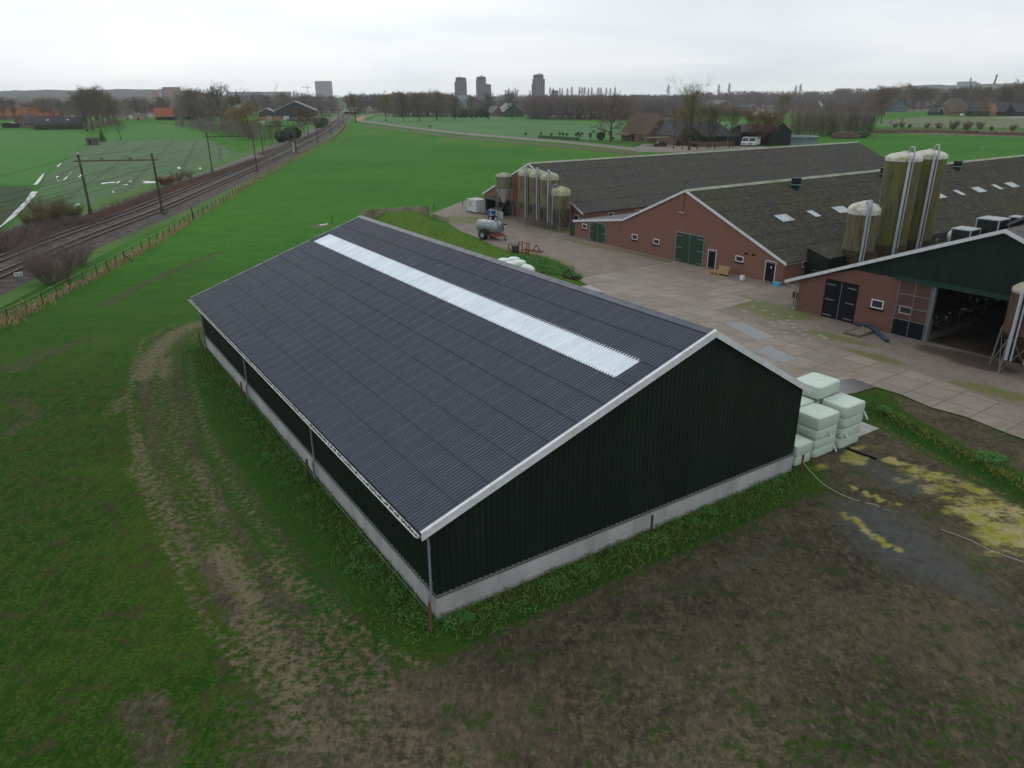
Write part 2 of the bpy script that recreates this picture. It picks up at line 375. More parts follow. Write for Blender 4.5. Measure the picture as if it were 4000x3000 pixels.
def cover_at(x, y, arr):
    i = min(max(int(np.searchsorted(gx, x)), 1), nx-1); j = min(max(int(np.searchsorted(gy, y)), 1), ny-1)
    return float(arr[j*nx+i])
n = N('pasture')
v = n.coord()
def att(nm):
    a = n.n('ShaderNodeAttribute', attribute_name=nm); s_ = n.n('ShaderNodeSeparateColor'); n.l(a.outputs['Color'], s_.inputs[0]); return s_.outputs
A1, A2 = att('cover'), att('cover2')
fine = n.noise(v, 7.5, 6, .75); mid = n.noise(v, 1.15, 5, .65); big = n.noise(v, .10, 4, .6); vbig = n.noise(v, .022, 4, .6)
clump = n.noise(n.coord((1, .45, 1)), 2.6, 5, .7)
g = n.mix(n.ramp(fine, .38, .62), (.010, .032, .004), (.052, .096, .014))
g = n.mix(n.ramp(clump, .46, .58, 0, .75), g, (.011, .042, .005))
g = n.mix(n.ramp(big, .46, .66, 0, .65), g, (.055, .088, .011))
g = n.mix(n.ramp(n.noise(v, .9, 9, .8), .525, .58, 0, .8), g, (.050, .046, .020))
farg = n.mix(n.ramp(vbig, .35, .65), (.038, .150, .018), (.066, .186, .019))
farg = n.mix(n.ramp(n.noise(n.coord((.3, 1, 1)), .8, 7, .75), .42, .62, 0, .7), farg, (.024, .096, .013)); farg = n.mix(n.ramp(n.noise(v, 2.2, 6, .75), .5, .62, 0, .5), farg, (.019, .074, .011))
pg = n.n('ShaderNodeSeparateXYZ'); geo = n.n('ShaderNodeNewGeometry'); n.l(geo.outputs['Position'], pg.inputs[0])
g = n.mix(n.ramp(pg.outputs[1], 40, 95), g, farg)
g = n.mix(n.math('MULTIPLY', A2[2], n.ramp(mid, .25, .7)), g, (.105, .150, .016))
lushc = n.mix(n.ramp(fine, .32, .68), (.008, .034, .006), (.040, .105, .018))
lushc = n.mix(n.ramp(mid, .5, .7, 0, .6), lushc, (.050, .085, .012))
def mask(a, w=.14, amp=.9, nz=None):
    t = n.math('MULTIPLY', a, n.math('ADD', 1.0, n.math('MULTIPLY', n.math('SUBTRACT', nz if nz is not None else nzm, .5), amp*3.2)))
    return n.ramp(t, .5-w, .5+w)
nzm = n.noise(v, 1.7, 8, .72); nzf = n.noise(v, 3.5, 8, .78)
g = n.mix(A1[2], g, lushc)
mudc = n.mix(n.ramp(n.noise(v, 3.4, 8, .78), .38, .62), (.034, .028, .020), (.080, .066, .046))
mudc = n.mix(n.ramp(n.noise(v, .22, 5, .6), .42, .60, 0, .75), mudc, (.098, .081, .052))
mudc = n.mix(n.ramp(n.noise(v, 1.5, 8, .75), .52, .62, 0, .6), mudc, (.135, .112, .070))
mudc = n.mix(n.ramp(n.noise(n.coord((1, .3, 1), .9), 7.0, 6, .75), .55, .66, 0, .7), mudc, (.165, .140, .088))
mudc = n.mix(n.ramp(n.noise(n.coord((1, .3, 1), -.5), 6.0, 6, .75), .55, .66, 0, .6), mudc, (.024, .020, .015))
mudc = n.mix(n.ramp(n.noise(n.coord((1, .8, 1), .6), 1.9, 5, .6), .56, .62, 0, .45), mudc, (.022, .018, .014)); mudc = n.mix(n.ramp(fine, .58, .68, 0, .6), mudc, (.024, .020, .015))
hoof = n.n('ShaderNodeTexVoronoi'); n.l(n.coord((1.0, 1.35, 1), .5), hoof.inputs['Vector']); hoof.inputs['Scale'].default_value = 1.75; hoof.inputs['Randomness'].default_value = 1.0
A3 = att('cover3'); hp_ = n.math('MULTIPLY', A3[0], n.ramp(n.math('ADD', hoof.outputs['Distance'], n.math('MULTIPLY', nzm, .22)), .26, .36, 1, 0))
mudc = n.mix(n.math('MULTIPLY', hp_, .6), mudc, (.026, .022, .017))
mudc = n.mix(n.ramp(n.noise(v, .8, 9, .8), .53, .59, 0, .8), mudc, (.032, .056, .012))
g = n.mix(mask(A1[0], .12, 1.25, nzf), g, mudc)
sandc = n.mix(n.ramp(fine, .3, .7), (.105, .085, .052), (.185, .155, .10))
g = n.mix(n.math('MULTIPLY', mask(A1[1], .14, 1.6, nzf), .92), g, sandc)
wetc = n.mix(n.ramp(n.noise(v, 2.2, 7, .7), .35, .65), (.050, .052, .046), (.085, .086, .076))
g = n.mix(mask(A2[1], .25, .6), g, wetc)
algc = n.mix(n.ramp(n.noise(v, .9, 7, .7), .42, .58), (.24, .235, .030), (.33, .285, .135))
algc = n.mix(n.ramp(n.noise(n.coord((.5, 1, 1)), 2.5, 7, .8), .56, .68), algc, (.045, .040, .022))
g = n.mix(n.math('MULTIPLY', mask(A2[0], .16, 1.5, n.noise(n.coord((.6, 1.1, 1), .5), 1.1, 9, .75)), .92), g, algc)
n.bump(n.math('SUBTRACT', n.math('ADD', n.math('MULTIPLY', nzf, .5), fine), n.math('MULTIPLY', hp_, .5)), .5, .08)
rg = n.ramp(mask(A2[1], .25, .6), 0, 1, .92, .38)
me.materials.append(n.out(g, rg, 0, .03))
def sheet(name, px, m, z=.03, pts=None, kind='structure', **kw):
    P = [at(*p) for p in px] if pts is None else pts
    b = MB(); vs = [(p[0], p[1], z) for p in P]
    ar = sum(vs[i][0]*vs[(i+1) % len(vs)][1]-vs[(i+1) % len(vs)][0]*vs[i][1] for i in range(len(vs)))
    if ar < 0: vs = vs[::-1]
    b.add(vs, [tuple(range(len(vs)))]); return b.build(name, m, kind=kind, **kw)
# ---------------------------------------------------------------- fields left of the railway
mf = mat('field_bright', (.038, .165, .017), (.026, .118, .012), .9, .3, .7, .95, stretch=(.4, 1, 1), c3=(.055, .150, .015), s3=.03, lo3=.45, hi3=.7, bump=.2)
sheet('field', [(-700,506),(0,512),(330,508),(344,520),(340,560),(320,572),(250,626),(176,680),(140,716),(131,725),(0,722),(-700,716)], mf, .04)
sheet('field', [(412,546),(425,505),(500,487),(640,483),(768,488),(815,545)], mf, .04)
n = N('field_sown'); v = n.coord()
dirv = (at(690, 660)-at(600, 830)).normalized(); ang = math.atan2(dirv.x, dirv.y)
sv = n.coord((1, 1, 1), ang); spx = n.n('ShaderNodeSeparateXYZ'); n.l(sv, spx.inputs[0])
nz1 = n.noise(v, .06, 5, .6); nz2 = n.noise(n.coord((1.6, .25, 1), ang), .35, 5, .6)
c = n.mix(n.ramp(nz1, .55, .70), (.036, .125, .018), (.070, .098, .046))
c = n.mix(n.ramp(nz2, .47, .56, 0, .6), c, (.024, .080, .014))
c = n.mix(n.ramp(n.noise(v, 1.5, 6), .35, .7, 0, .5), c, (.026, .050, .020))
tri = n.math('PINGPONG', n.math('ADD', spx.outputs[0], n.math('MULTIPLY', nz1, 2.5)), 4.5)
c = n.mix(n.ramp(tri, .15, .7, .8, 0), c, (.020, .040, .016))
n.bump(n.noise(v, 3, 5), .4, .05)
m_sown = n.out(c, .75, 0, .1)
sheet('field', [(412,548),(815,546),(900,590),(1000,613),(1025,625),(960,640),(870,672),(800,700),(700,722),(640,745),(560,795),(420,850),(330,905),(200,960),(60,1010),(-200,1120),(-100,960),(40,890),(100,815),(146,750),(172,712),(178,682),(250,630),(322,575),(345,562),(400,557)], m_sown, .05)
m_dk = mat('field_dull', (.022, .060, .016), (.030, .048, .022), .4, .35, .65, .95, c3=(.036, .072, .02), s3=.05)
sheet('field', [(-700,720),(0,727),(128,732),(118,752),(60,830),(5,895),(-200,1080),(-800,1040)], m_dk, .04)
m_water = mat('water', (.03, .035, .04), rough=.06, spec=.8)
for p in ([(131,724),(150,700),(168,681),(174,678),(168,692),(158,708),(146,722)], [(123,750),(148,750),(136,768),(100,808),(60,848),(0,892),(-40,905),(8,880),(60,825),(100,785)], [(275,615),(288,600),(292,592),(283,606)], [(222,650),(238,638),(240,640),(226,654)]):
    sheet('water', p, m_water, .09)
for p in ([(222,690),(228,688),(232,710),(228,711)], [(243,708),(280,672),(286,668),(248,706)], [(305,692),(320,678),(326,684),(310,694)], [(394,716),(450,711),(448,716),(420,717),(398,721)], [(450,716),(468,708),(470,712),(458,718)], [(503,708),(515,706),(510,714),(504,726),(501,724)], [(562,708),(606,711),(608,716),(563,718)], [(690,655),(702,653),(706,660),(694,661)], [(777,656),(786,657),(784,662),(778,661)], [(440,747),(446,746),(448,754),(441,754)], [(294,800),(312,796),(310,803),(292,806)], [(612,695),(618,693),(620,700),(614,702)], [(1246,880),(1284,874),(1278,880),(1252,884)], [(652,687),(660,685),(662,688)], [(480,722),(500,721),(500,724),(482,724)]):
    Pq = [at(*q) for q in p]; out_ = []
    for a_, c_ in zip(Pq, Pq[1:]+Pq[:1]):
        L_ = (c_-a_).length
        for i_ in range(6): out_.append(a_.lerp(c_, i_/6)+Vector((rnd.gauss(0, min(.03*L_, .15)), rnd.gauss(0, min(.04*L_, .3)), 0))*(0 if i_ == 0 else 1))
    sheet('puddle', None, m_water, .085, pts=out_)
# rough grass verge and brown scrub ground on both sides of the line
m_verge = mat('verge_grass', (.045, .135, .018), (.075, .125, .022), .8, .35, .65, .95, bump=.4, c3=(.03, .085, .014), s3=.2)
m_scrub = mat('scrub_ground', (.085, .062, .036), (.05, .055, .022), .7, .35, .65, .95, bump=.5)
# ---------------------------------------------------------------- yard
FA = R(-55.5)                               # farm axes: gables run along FA
n = N('concrete_slabs'); v = n.coord((1, 1, 1), 0)
sv = n.coord((1, 1, 1), R(35.0)*-1)
br = n.n('ShaderNodeTexBrick'); n.l(sv, br.inputs['Vector']); br.offset = .0; br.inputs['Scale'].default_value = 1; br.inputs['Brick Width'].default_value = 2.05; br.inputs['Row Height'].default_value = 2.05
br.inputs['Mortar Size'].default_value = .034; br.inputs['Mortar Smooth'].default_value = .2; br.inputs['Color1'].default_value = (.265, .220, .180, 1); br.inputs['Color2'].default_value = (.195, .163, .135, 1); br.inputs['Mortar'].default_value = (.052, .046, .030, 1)
c = n.mix(n.ramp(n.noise(v, .5, 6, .65), .42, .72, 0, .55), br.outputs['Color'], (.16, .132, .104))
c = n.mix(n.ramp(n.noise(v, .16, 4), .55, .72, 0, .6), c, (.18, .165, .09))
c = n.mix(n.ramp(n.noise(v, 8, 6, .75), .5, .8, 0, .6), c, (.14, .12, .10)); c = n.mix(n.ramp(n.noise(n.coord((.35, 1, 1), R(20)), .9, 7, .75), .48, .66, 0, .65), c, (.150, .118, .092))
vor = n.n('ShaderNodeTexVoronoi', feature='DISTANCE_TO_EDGE'); n.l(n.noise(v, .6, 3, col=True), vor.inputs['Vector']); vor.inputs['Scale'].default_value = 2.2
c = n.mix(n.math('MULTIPLY', n.ramp(vor.outputs['Distance'], .0, .008, 1, 0), n.ramp(n.noise(v, .12, 2), .5, .6)), c, (.05, .045, .03))
n.bump(n.math('SUBTRACT', n.noise(v, 9, 5), br.outputs['Fac']), .3, .02)
m_slab = n.out(c, n.ramp(n.noise(v, .3, 4), .4, .7, .75, .5), 0, .35)
n = N('clinker_pavers'); v = n.coord()
sv = n.coord((1, 1, 1), R(-80))
br = n.n('ShaderNodeTexBrick'); n.l(sv, br.inputs['Vector']); br.inputs['Scale'].default_value = 1; br.inputs['Brick Width'].default_value = .24; br.inputs['Row Height'].default_value = .12; br.inputs['Mortar Size'].default_value = .012
br.inputs['Color1'].default_value = (.235, .185, .155, 1); br.inputs['Color2'].default_value = (.165, .132, .112, 1); br.inputs['Mortar'].default_value = (.05, .05, .028, 1)
c = n.mix(n.ramp(n.noise(v, .45, 6, .65), .40, .70, 0, .6), br.outputs['Color'], (.25, .205, .175))
c = n.mix(n.ramp(n.noise(v, 3.5, 6, .75), .45, .75, 0, .45), c, (.125, .105, .085))
nz = n.noise(v, .8, 7, .7)
def blob(px, py, rx, ry, rot=0.0):
    """mask 0..1 round a spot of the yard: half sizes rx, ry in metres"""
    c = at(px, py); m = n.n('ShaderNodeMapping', vector_type='TEXTURE'); n.l(v, m.inputs['Vector'])
    m.inputs['Location'].default_value = c; m.inputs['Scale'].default_value = (rx, ry, 1e6); m.inputs['Rotation'].default_value = (0, 0, rot)
    ln = n.n('ShaderNodeVectorMath', operation='LENGTH'); n.l(m.outputs[0], ln.inputs[0]); return n.ramp(ln.outputs['Value'], .45, 1.15, 1, 0)
mo = None
for q in ((2930, 1190, 5.5, 2.6, R(-50)), (3070, 1225, 4, 3, 0), (3270, 1320, 4.0, 1.0, R(-50)), (3420, 1395, 3.2, .9, R(-50)), (2010, 985, 6, 2.2, R(-50)), (2140, 1010, 6, 1.2, R(-60)), (1800, 860, 9, 5, 0), (2290, 955, 9, .7, FA), (2560, 1010, 9, .5, FA), (3880, 1530, 3.5, 1.2, R(-50)), (2180, 900, 7, 1.6, FA)):
    k = blob(*q); mo = k if mo is None else n.math('MAXIMUM', mo, k)
t = n.math('ADD', mo, n.math('MULTIPLY', n.math('SUBTRACT', nz, .5), 1.3)); c = n.mix(n.ramp(t, .35, .9, 0, .85), c, (.105, .115, .032))
du = n.math('MAXIMUM', blob(3760, 1395, 4.5, 1.8, R(-50)), blob(3850, 1430, 3, 1.5, R(-40)))
t = n.math('ADD', du, n.math('MULTIPLY', n.math('SUBTRACT', nz, .5), 1.3)); c = n.mix(n.ramp(t, .35, .9, 0, .85), c, (.045, .030, .017))
n.bump(br.outputs['Fac'], .35, -.01)
m_pave = n.out(c, .85, 0, .3)

sheet('yard_paving', yard_px, m_pave, .02)
sheet('yard_slabs', [(2281,1085),(2634,1023),(2790,1052),(2900,1073),(3063,1116),(3110,1140),(3063,1148),(2880,1155),(2942,1175),(2792,1215),(2940,1260),(3000,1284),(3167,1330),(3253,1357),(3452,1420),(3565,1452),(3678,1488),(3814,1542),(4000,1605),(4500,1760),(4500,1925),(4000,1718),(3904,1682),(3768,1628),(3633,1592),(3520,1542),(3420,1513),(3334,1538),(3160,1560),(2800,1300),(2420,1180),(2262,1096)], m_slab, .035)
for px in ([(2950,1380),(3060,1420),(3120,1405),(3000,1350)], [(2820,1260),(2960,1330),(3030,1320),(2900,1262)], [(3160,1500),(3330,1480),(3420,1512),(3300,1545)], [(2270,1120),(2330,1140),(2370,1148),(2300,1115)]):
    sheet('wet_slab', px, mat('wet_concrete', (.09, .09, .095), (.13, .12, .11), 1.2, rough=.18, spec=.5), .045)

b = MB(); rr = random.Random(2)
for (px, py) in ((2895,1180),(2940,1200),(2960,1178),(2985,1215),(3020,1230),(2905,1215),(3045,1255),(3060,1262),(3022,1272),(3078,1252),(3100,1280),(3095,1265),(3070,1300),(3120,1295),(3140,1310),(3150,1290),(3160,1325),(3202,1310),(3215,1315),(3225,1322),(3170,1345),(3012,1262),(3090,1238)):
    p = at(px, py); a = rr.uniform(-.3, .3); dx, dy = math.cos(a)*.17, math.sin(a)*.17; b.add([(p.x-dx+dy*.4, p.y-dy-dx*.4, .031), (p.x+dx+dy*.4, p.y+dy-dx*.4, .031), (p.x+dx-dy*.4, p.y+dy+dx*.4, .031), (p.x-dx-dy*.4, p.y-dy+dx*.4, .031)], [(0, 1, 2, 3)])
b.build('light_pavers', mat('light_pavers', (.42, .41, .38)), kind='structure')
# ================================================================ shared building pieces
m_brick = brickmat('red_brick', (.245, .108, .078), (.175, .078, .058), (.17, .14, .12), 1.0, (.22, .130, .10))
m_brick2 = brickmat('dark_brick', (.195, .085, .065), (.145, .066, .052), (.14, .115, .10), 1.0, (.17, .10, .08))
m_white = mat('white_trim', (.66, .68, .70), (.55, .57, .58), 3, rough=.5, c3=(.45, .46, .43), s3=1.5, lo3=.6, hi3=.8)
m_glass = mat('dark_glass', (.018, .022, .028), (.03, .035, .04), 2, rough=.08, spec=.6)
m_gdoor = mat('green_door', (.022, .050, .031), (.027, .057, .036), 2, rough=.5, stretch=(6, 6, .3))
m_bdoor = mat('black_door', (.008, .009, .011), (.012, .013, .015), 2, rough=.6, spec=.06)
m_gal = mat('galvanised', (.30, .33, .36), (.22, .24, .26), 5, rough=.45, metal=.6)
m_conc = mat('pale_concrete', (.40, .40, .395), (.31, .31, .305), 1.2, rough=.9, stretch=(1, 1, .35), c3=(.47, .47, .47), s3=.35, bump=.15)
m_dark = mat('dark_void', (.006, .006, .007), rough=.9)
m_oldroof = None
def oldroof(name, base, moss, amt=.5):
    n = N(name); v = n.coord(); vs = n.coord((1.0, .55, 1))
    c = n.mix(n.ramp(n.noise(v, 2.2, 7, .75), .35, .65), base, tuple(x*.62 for x in base))
    c = n.mix(n.ramp(n.noise(vs, 2.0, 9, .85), .50, .57, 0, amt*1.2), c, moss)
    c = n.mix(n.ramp(n.noise(v, .16, 4), .5, .75, 0, amt*.7), c, tuple(x*.8 for x in moss))
    c = n.mix(n.ramp(n.noise(v, 3.4, 7, .85), .56, .62, 0, .7), c, (.15, .155, .15))
    n.bump(n.noise(v, 14, 4), .3, .02)
    return n.out(c, .9, 0, .2)
def sheeting(b, x0, z0, x1, z1, y0, y1, wave=.177, amp=.056, rows=None, sheetw=1.062, seg=6, mi=0, lift=.030, skip=None, groove=0.0):
    """corrugated roofing from eave (x0,z0) to ridge (x1,z1), waves running along y; rows are slope distances of the laps"""
    L = math.hypot(x1-x0, z1-z0); ex, ez = (x1-x0)/L, (z1-z0)/L; nx_, nz_ = (-ez, ex) if x1 > x0 else (ez, -ex)
    if nz_ < 0: nx_, nz_ = -nx_, -nz_
    rows = rows or [0, L]; k = max(1, round((y1-y0)/sheetw)); w = (y1-y0)/k; m = max(2, round(w/wave)*seg); gv = seg*6 if groove else 0
    for i in range(len(rows)-1):
        sa, sb = rows[i]-(.0 if i == 0 else .0), rows[i+1]+(.10 if i < len(rows)-2 else 0)
        for j in range(k):
            ya, yb = y0+j*w, y0+(j+1)*w
            if skip and skip(i, .5*(ya+yb)): continue
            jit = rnd.uniform(-.002, .002); vs = []
            for (s_, h0) in ((sa, lift), (sb, 0.0)):
                for q in range(m+1):
                    t = q/m; h = amp*.5*math.cos(2*math.pi*t*m/seg) + h0 + jit - (groove if gv and (q % gv) == 0 else 0)
                    vs.append((x0+ex*s_+nx_*h, ya+(yb-ya)*t, z0+ez*s_+nz_*h))
            for q in range(m+1):
                p = vs[q]; vs.append((p[0]-nx_*.014, p[1], p[2]-nz_*.014))
            fs = [(q, q+1, m+2+q, m+1+q) if x1 > x0 else (q, m+1+q, m+2+q, q+1) for q in range(m)]
            b.add(vs, [f[::-1] for f in fs], mi, True)
            b.add(vs, [(q, 2*m+2+q, 2*m+3+q, q+1) for q in range(m)], mi)
def ribs(b, x0, x1, zlo, ztop, y, pitch=.25, depth=.035, axis='x', sgn=-1, mi=0):
    """profiled wall sheeting along local x (or y) between zlo(x) and ztop(x), standing at y and sticking out by depth towards sgn"""
    xs = []; x = x0
    while x < x1-1e-6:
        for dx, d in ((0, 0), (.46*pitch, 0), (.56*pitch, depth), (.90*pitch, depth)): xs.append((x+dx, d))
        x += pitch
    xs = [q for q in xs if q[0] < x1]+[(x1, 0)]
    zl = zlo if callable(zlo) else (lambda q: zlo); zt = ztop if callable(ztop) else (lambda q: ztop)
    vs = []
    for (q, d) in xs:
        for zz_ in (zl(q), zt(q)): vs.append((q, y+sgn*d, zz_) if axis == 'x' else (y+sgn*d, q, zz_))
    fs = [(2*i, 2*i+2, 2*i+3, 2*i+1) for i in range(len(xs)-1)]
    b.add(vs, fs, mi)
def wall_panel(b, x0, x1, z0, z1, y, holes=(), t=.25, mi=0, axis='x', sgn=1):
    """flat wall with real openings: split in a grid round the holes (x0,x1,z0,z1)"""
    xs = sorted({x0, x1, *[min(max(h[i], x0), x1) for h in holes for i in (0, 1)]}); zs = sorted({z0, z1, *[min(max(h[i], z0), z1) for h in holes for i in (2, 3)]})
    for a, c in zip(xs[:-1], xs[1:]):
        for d, e_ in zip(zs[:-1], zs[1:]):
            mx, mz = .5*(a+c), .5*(d+e_)
            if any(h[0] < mx < h[1] and h[2] < mz < h[3] for h in holes): continue
            ya, yb = sorted((y, y+sgn*t))
            b.box(a, c, ya, yb, d, e_, mi) if axis == 'x' else b.box(ya, yb, a, c, d, e_, mi)
def window(root, x0, x1, z0, z1, y=0.0, axis='x', sgn=-1, frame=m_white, bars=0, sill=True, w=.09):
    """frame > pane, sill ; set in a wall plane"""
    def bx(b, a, c, d, e_, o0, o1): b.box(a, c, min(y+sgn*o0, y+sgn*o1), max(y+sgn*o0, y+sgn*o1), d, e_) if axis == 'x' else b.box(min(y+sgn*o0, y+sgn*o1), max(y+sgn*o0, y+sgn*o1), a, c, d, e_)
    b = MB(); bx(b, x0, x0+w, z0, z1, -.05, .03); bx(b, x1-w, x1, z0, z1, -.05, .03); bx(b, x0+w, x1-w, z0, z0+w, -.05, .028); bx(b, x0+w, x1-w, z1-w, z1, -.05, .028)
    for i in range(bars):
        xc = x0+(x1-x0)*(i+1)/(bars+1); bx(b, xc-.03, xc+.03, z0+w, z1-w, -.04, .022)
    f = b.build('window', frame, root)
    b = MB(); bx(b, x0+w-.01, x1-w+.01, z0+w-.01, z1-w+.01, -.04, .006); b.build('pane', m_glass, f)
    if sill:
        b = MB(); bx(b, x0-.08, x1+.08, z0-.13, z0-.005, -.02, .10); b.build('sill', m_dark, f)
    return f
def double_door(root, x0, x1, z0, z1, y, m, frame, hinge=m_gal, hw=.45):
    b = MB(); w = .10
    for a, c in ((x0-w, x0), (x1, x1+w)): b.box(a, c, y-.05, y+.05, z0, z1+w)
    b.box(x0, x1, y-.05, y+.05, z1, z1+w); fr = b.build('door_frame', frame, root)
    xm = .5*(x0+x1)
    for a, c, s_ in ((x0+.01, xm-.025, 0), (xm+.025, x1-.01, 1)):
        b = MB(); b.box(a, c, y-.02, y+.04, z0+.03, z1-.01)
        k = max(3, int((c-a)/.22))
        d = b.build('door', m, root)
        for zf in (.08, .5, .9):
            b = MB(); zz_ = z0+(z1-z0)*zf
            xa, xb = (a, a+(c-a)*hw) if s_ == 0 else (c-(c-a)*hw, c)
            b.box(xa, xb, y-.045, y-.018, zz_-.04, zz_+.04); b.build('hinge', hinge, d)
    b = MB(); b.box(xm-.025, xm+.025, y-.04, y+.03, z0+.03, z1); b.build('centre_post', hinge, fr)
def single_door(root, x0, x1, z0, z1, y, m, frame=m_white, sgn=-1):
    b = MB()
    b.box(x0-.07, x0, y-.04, y+.05, z0, z1+.07); b.box(x1, x1+.07, y-.04, y+.05, z0, z1+.07); b.box(x0, x1, y-.04, y+.05, z1, z1+.07); b.build('door_frame', frame, root)
    b = MB(); b.box(x0+.01, x1-.01, y-.02, y+.04, z0+.02, z1-.01); d = b.build('door', m, root)
    b = MB()
    b.tube([(x1-.14, y-.02, z0+1.0), (x1-.14, y-.07, z0+1.0), (x1-.26, y-.07, z0+1.0)], .014, 6); b.build('handle', m_gal, d)
    for zf in (.06, .94):
        b = MB(); b.box(x0+.04, x1-.2, y-.035, y-.018, z0+(z1-z0)*zf-.03, z0+(z1-z0)*zf+.03); b.build('hinge', m_gal, d)
def verge(root, pts, y0, y1, h=.26, m=m_white, name='verge_board'):
    """barge boards following the roof outline pts (x,z), hanging down by h"""
    for (a, c) in zip(pts[:-1], pts[1:]):
        b = MB(); L = math.hypot(c[0]-a[0], c[1]-a[1]); ex, ez = (c[0]-a[0])/L, (c[1]-a[1])/L
        nx_, nz_ = ez, -ex
        if nz_ > 0: nx_, nz_ = -nx_, -nz_
        va, vc = (a[0]+nx_*h if False else a[0], a[1]), (c[0], c[1])
        b.gable([(a[0], a[1]), (c[0], c[1]), (c[0]+(nx_*h*.0), c[1]-h), (a[0], a[1]-h)], y0, y1); b.build(name, m, root)
def gutter(root, xo, z, y0, y1, side=-1, r=.075, m=m_white, fill=None):
    prof = [(xo+side*(r+r*math.cos(t)), z-r*math.sin(t)) for t in np.linspace(math.pi, 0, 8)]
    b = MB(); n_ = len(prof); vs = [(x, y0, q) for x, q in prof]+[(x, y1, q) for x, q in prof]
    fs = [(i, i+1, n_+i+1, n_+i) for i in range(n_-1)]
    b.add(vs, fs, 0, True)
    inn = [(xo+side*(r+(r-.012)*math.cos(t)), z-(r-.012)*math.sin(t)) for t in np.linspace(math.pi, 0, 8)]
    b.add([(x, y0, q) for x, q in inn]+[(x, y1, q) for x, q in inn], [f[::-1] for f in fs], 0, True)
    xr = xo+side*2*r; b.box(xr-.012, xr+.012, y0, y1, z-.012, z+.014)
    b.add([(x, y0, q) for x, q in prof], [tuple(range(n_))]); b.add([(x, y1, q) for x, q in prof], [tuple(range(n_))])
    g_ = b.build('gutter', m, root)
    if fill:
        b = MB(); k = int((y1-y0)/.09)
        for i in range(k):
            yy = y0+(y1-y0)*(i+rnd.random())/k; xx = xo+side*(r+rnd.uniform(-.045, .045)); s_ = rnd.uniform(.02, .05)
            b.lathe([(s_, -.05), (s_*1.1, 0), (s_*.5, s_*.8), (0, s_)], 5, (xx, yy, z-.035))
        b.build('moss', fill, g_, kind='stuff')
    return g_
# ================================================================ the new barn in the foreground
m_newroof = None
n = N('anthracite_roofing'); v = n.coord()
c = n.mix(n.ramp(n.noise(v, 1.2, 6, .7), .35, .65), (.034, .043, .066), (.028, .036, .055))
c = n.mix(n.ramp(n.noise(n.coord((.25, 1, 1)), 2.2, 5, .7), .5, .8, 0, .35), c, (.050, .058, .082))
tb = n.n('ShaderNodeTexBrick'); n.l(n.coord((1, 1, 1), R(90)), tb.inputs['Vector']); tb.offset = 0; tb.inputs['Scale'].default_value = 1; tb.inputs['Brick Width'].default_value = 1.06; tb.inputs['Row Height'].default_value = 1.30; tb.inputs['Mortar Size'].default_value = 0; tb.inputs['Color1'].default_value = (.95, .95, .95, 1); tb.inputs['Color2'].default_value = (1.07, 1.07, 1.07, 1)
c = n.mix(1.0, c, tb.outputs['Color'], 'MULTIPLY')
c = n.mix(n.ramp(n.noise(n.coord((.10, 1.4, 1)), 1.6, 6, .7), .54, .68, 0, .3), c, (.055, .063, .080))
sp1 = n.n('ShaderNodeTexVoronoi'); n.l(v, sp1.inputs['Vector']); sp1.inputs['Scale'].default_value = .62
c = n.mix(n.math('MULTIPLY', n.ramp(sp1.outputs['Distance'], .012, .022, 1, 0), .8), c, (.42, .44, .46))
m_newroof = n.out(c, n.ramp(n.noise(v, 2, 4), .3, .7, .42, .55), 0, .4)
n = N('dark_green_sheet'); v = n.coord()
c = n.mix(n.ramp(n.noise(n.coord((1, 1, .2)), 1.5, 6), .35, .65), (.0085, .0165, .0115), (.0065, .013, .009)); c = n.mix(n.ramp(n.noise(n.coord((1, 1, .12)), .9, 6, .7), .5, .72, 0, .7), c, (.015, .026, .019))
spk = n.n('ShaderNodeTexVoronoi'); n.l(n.coord((1, 1, .45)), spk.inputs['Vector']); spk.inputs['Scale'].default_value = 1.0; c = n.mix(n.math('MULTIPLY', n.ramp(spk.outputs['Distance'], .022, .034, 1, 0), .7), c, (.22, .23, .22))
m_green = n.out(c, n.ramp(n.noise(v, .8, 5), .35, .65, .38, .55), 0, .3)
m_trans = mat('translucent_sheet', (.74, .80, .86), (.64, .70, .77), 1.5, rough=.3, spec=.45, stretch=(.3, 1, 1), c3=(.80, .85, .89), s3=.5)
m_moss = mat('gutter_moss', (.10, .11, .05), (.17, .16, .10), 9, rough=1)
barn = thing('new_barn', 'long dark barn with anthracite corrugated roof, white light strip and dark green walls', 'barn', BA, BTH)
XO, ZE, XR, ZR, XO2, ZE2, Y0, Y1 = -.506, 3.831, 13.157, 8.544, BW+.309, 4.422, -.132, BL+.154
SL = math.hypot(XR-XO, ZR-ZE)
rows = [0, 1.64, 3.0, 4.37, 5.74, 7.12, 8.5, 9.88, 11.27, 12.64, SL-.12]
b = MB(); t = .2; hc = .962
for x0, x1 in ((0, 2.6), (2.61, 6.9), (6.91, 11.2), (11.21, 15.5), (15.51, BW)): b.box(x0, x1, 0, t, -.3, hc)
for i in range(9): b.box(0, t, t+.003+(BL-t)*i/9, (BL-t)*(i+1)/9+t-.007, -.3, hc)
b.box(BW-t, BW, t+.003, BL-t-.003, -.3, hc); b.box(0, BW, BL-t, BL, -.3, hc)
b.build('concrete_plinth', m_conc, barn)
def zroof(x): return ZE+(x-XO)*(ZR-ZE)/(XR-XO)-.10 if x < XR else ZE2+(XO2-x)*(ZR-ZE2)/(XO2-XR)-.10
b = MB()
ribs(b, .06, BW-.06, hc-.06, zroof, .06, .245, .035, 'x', -1)
ribs(b, .06, BL-.06, hc-.06, lambda q: zroof(.06), .06, .245, .035, 'y', -1)
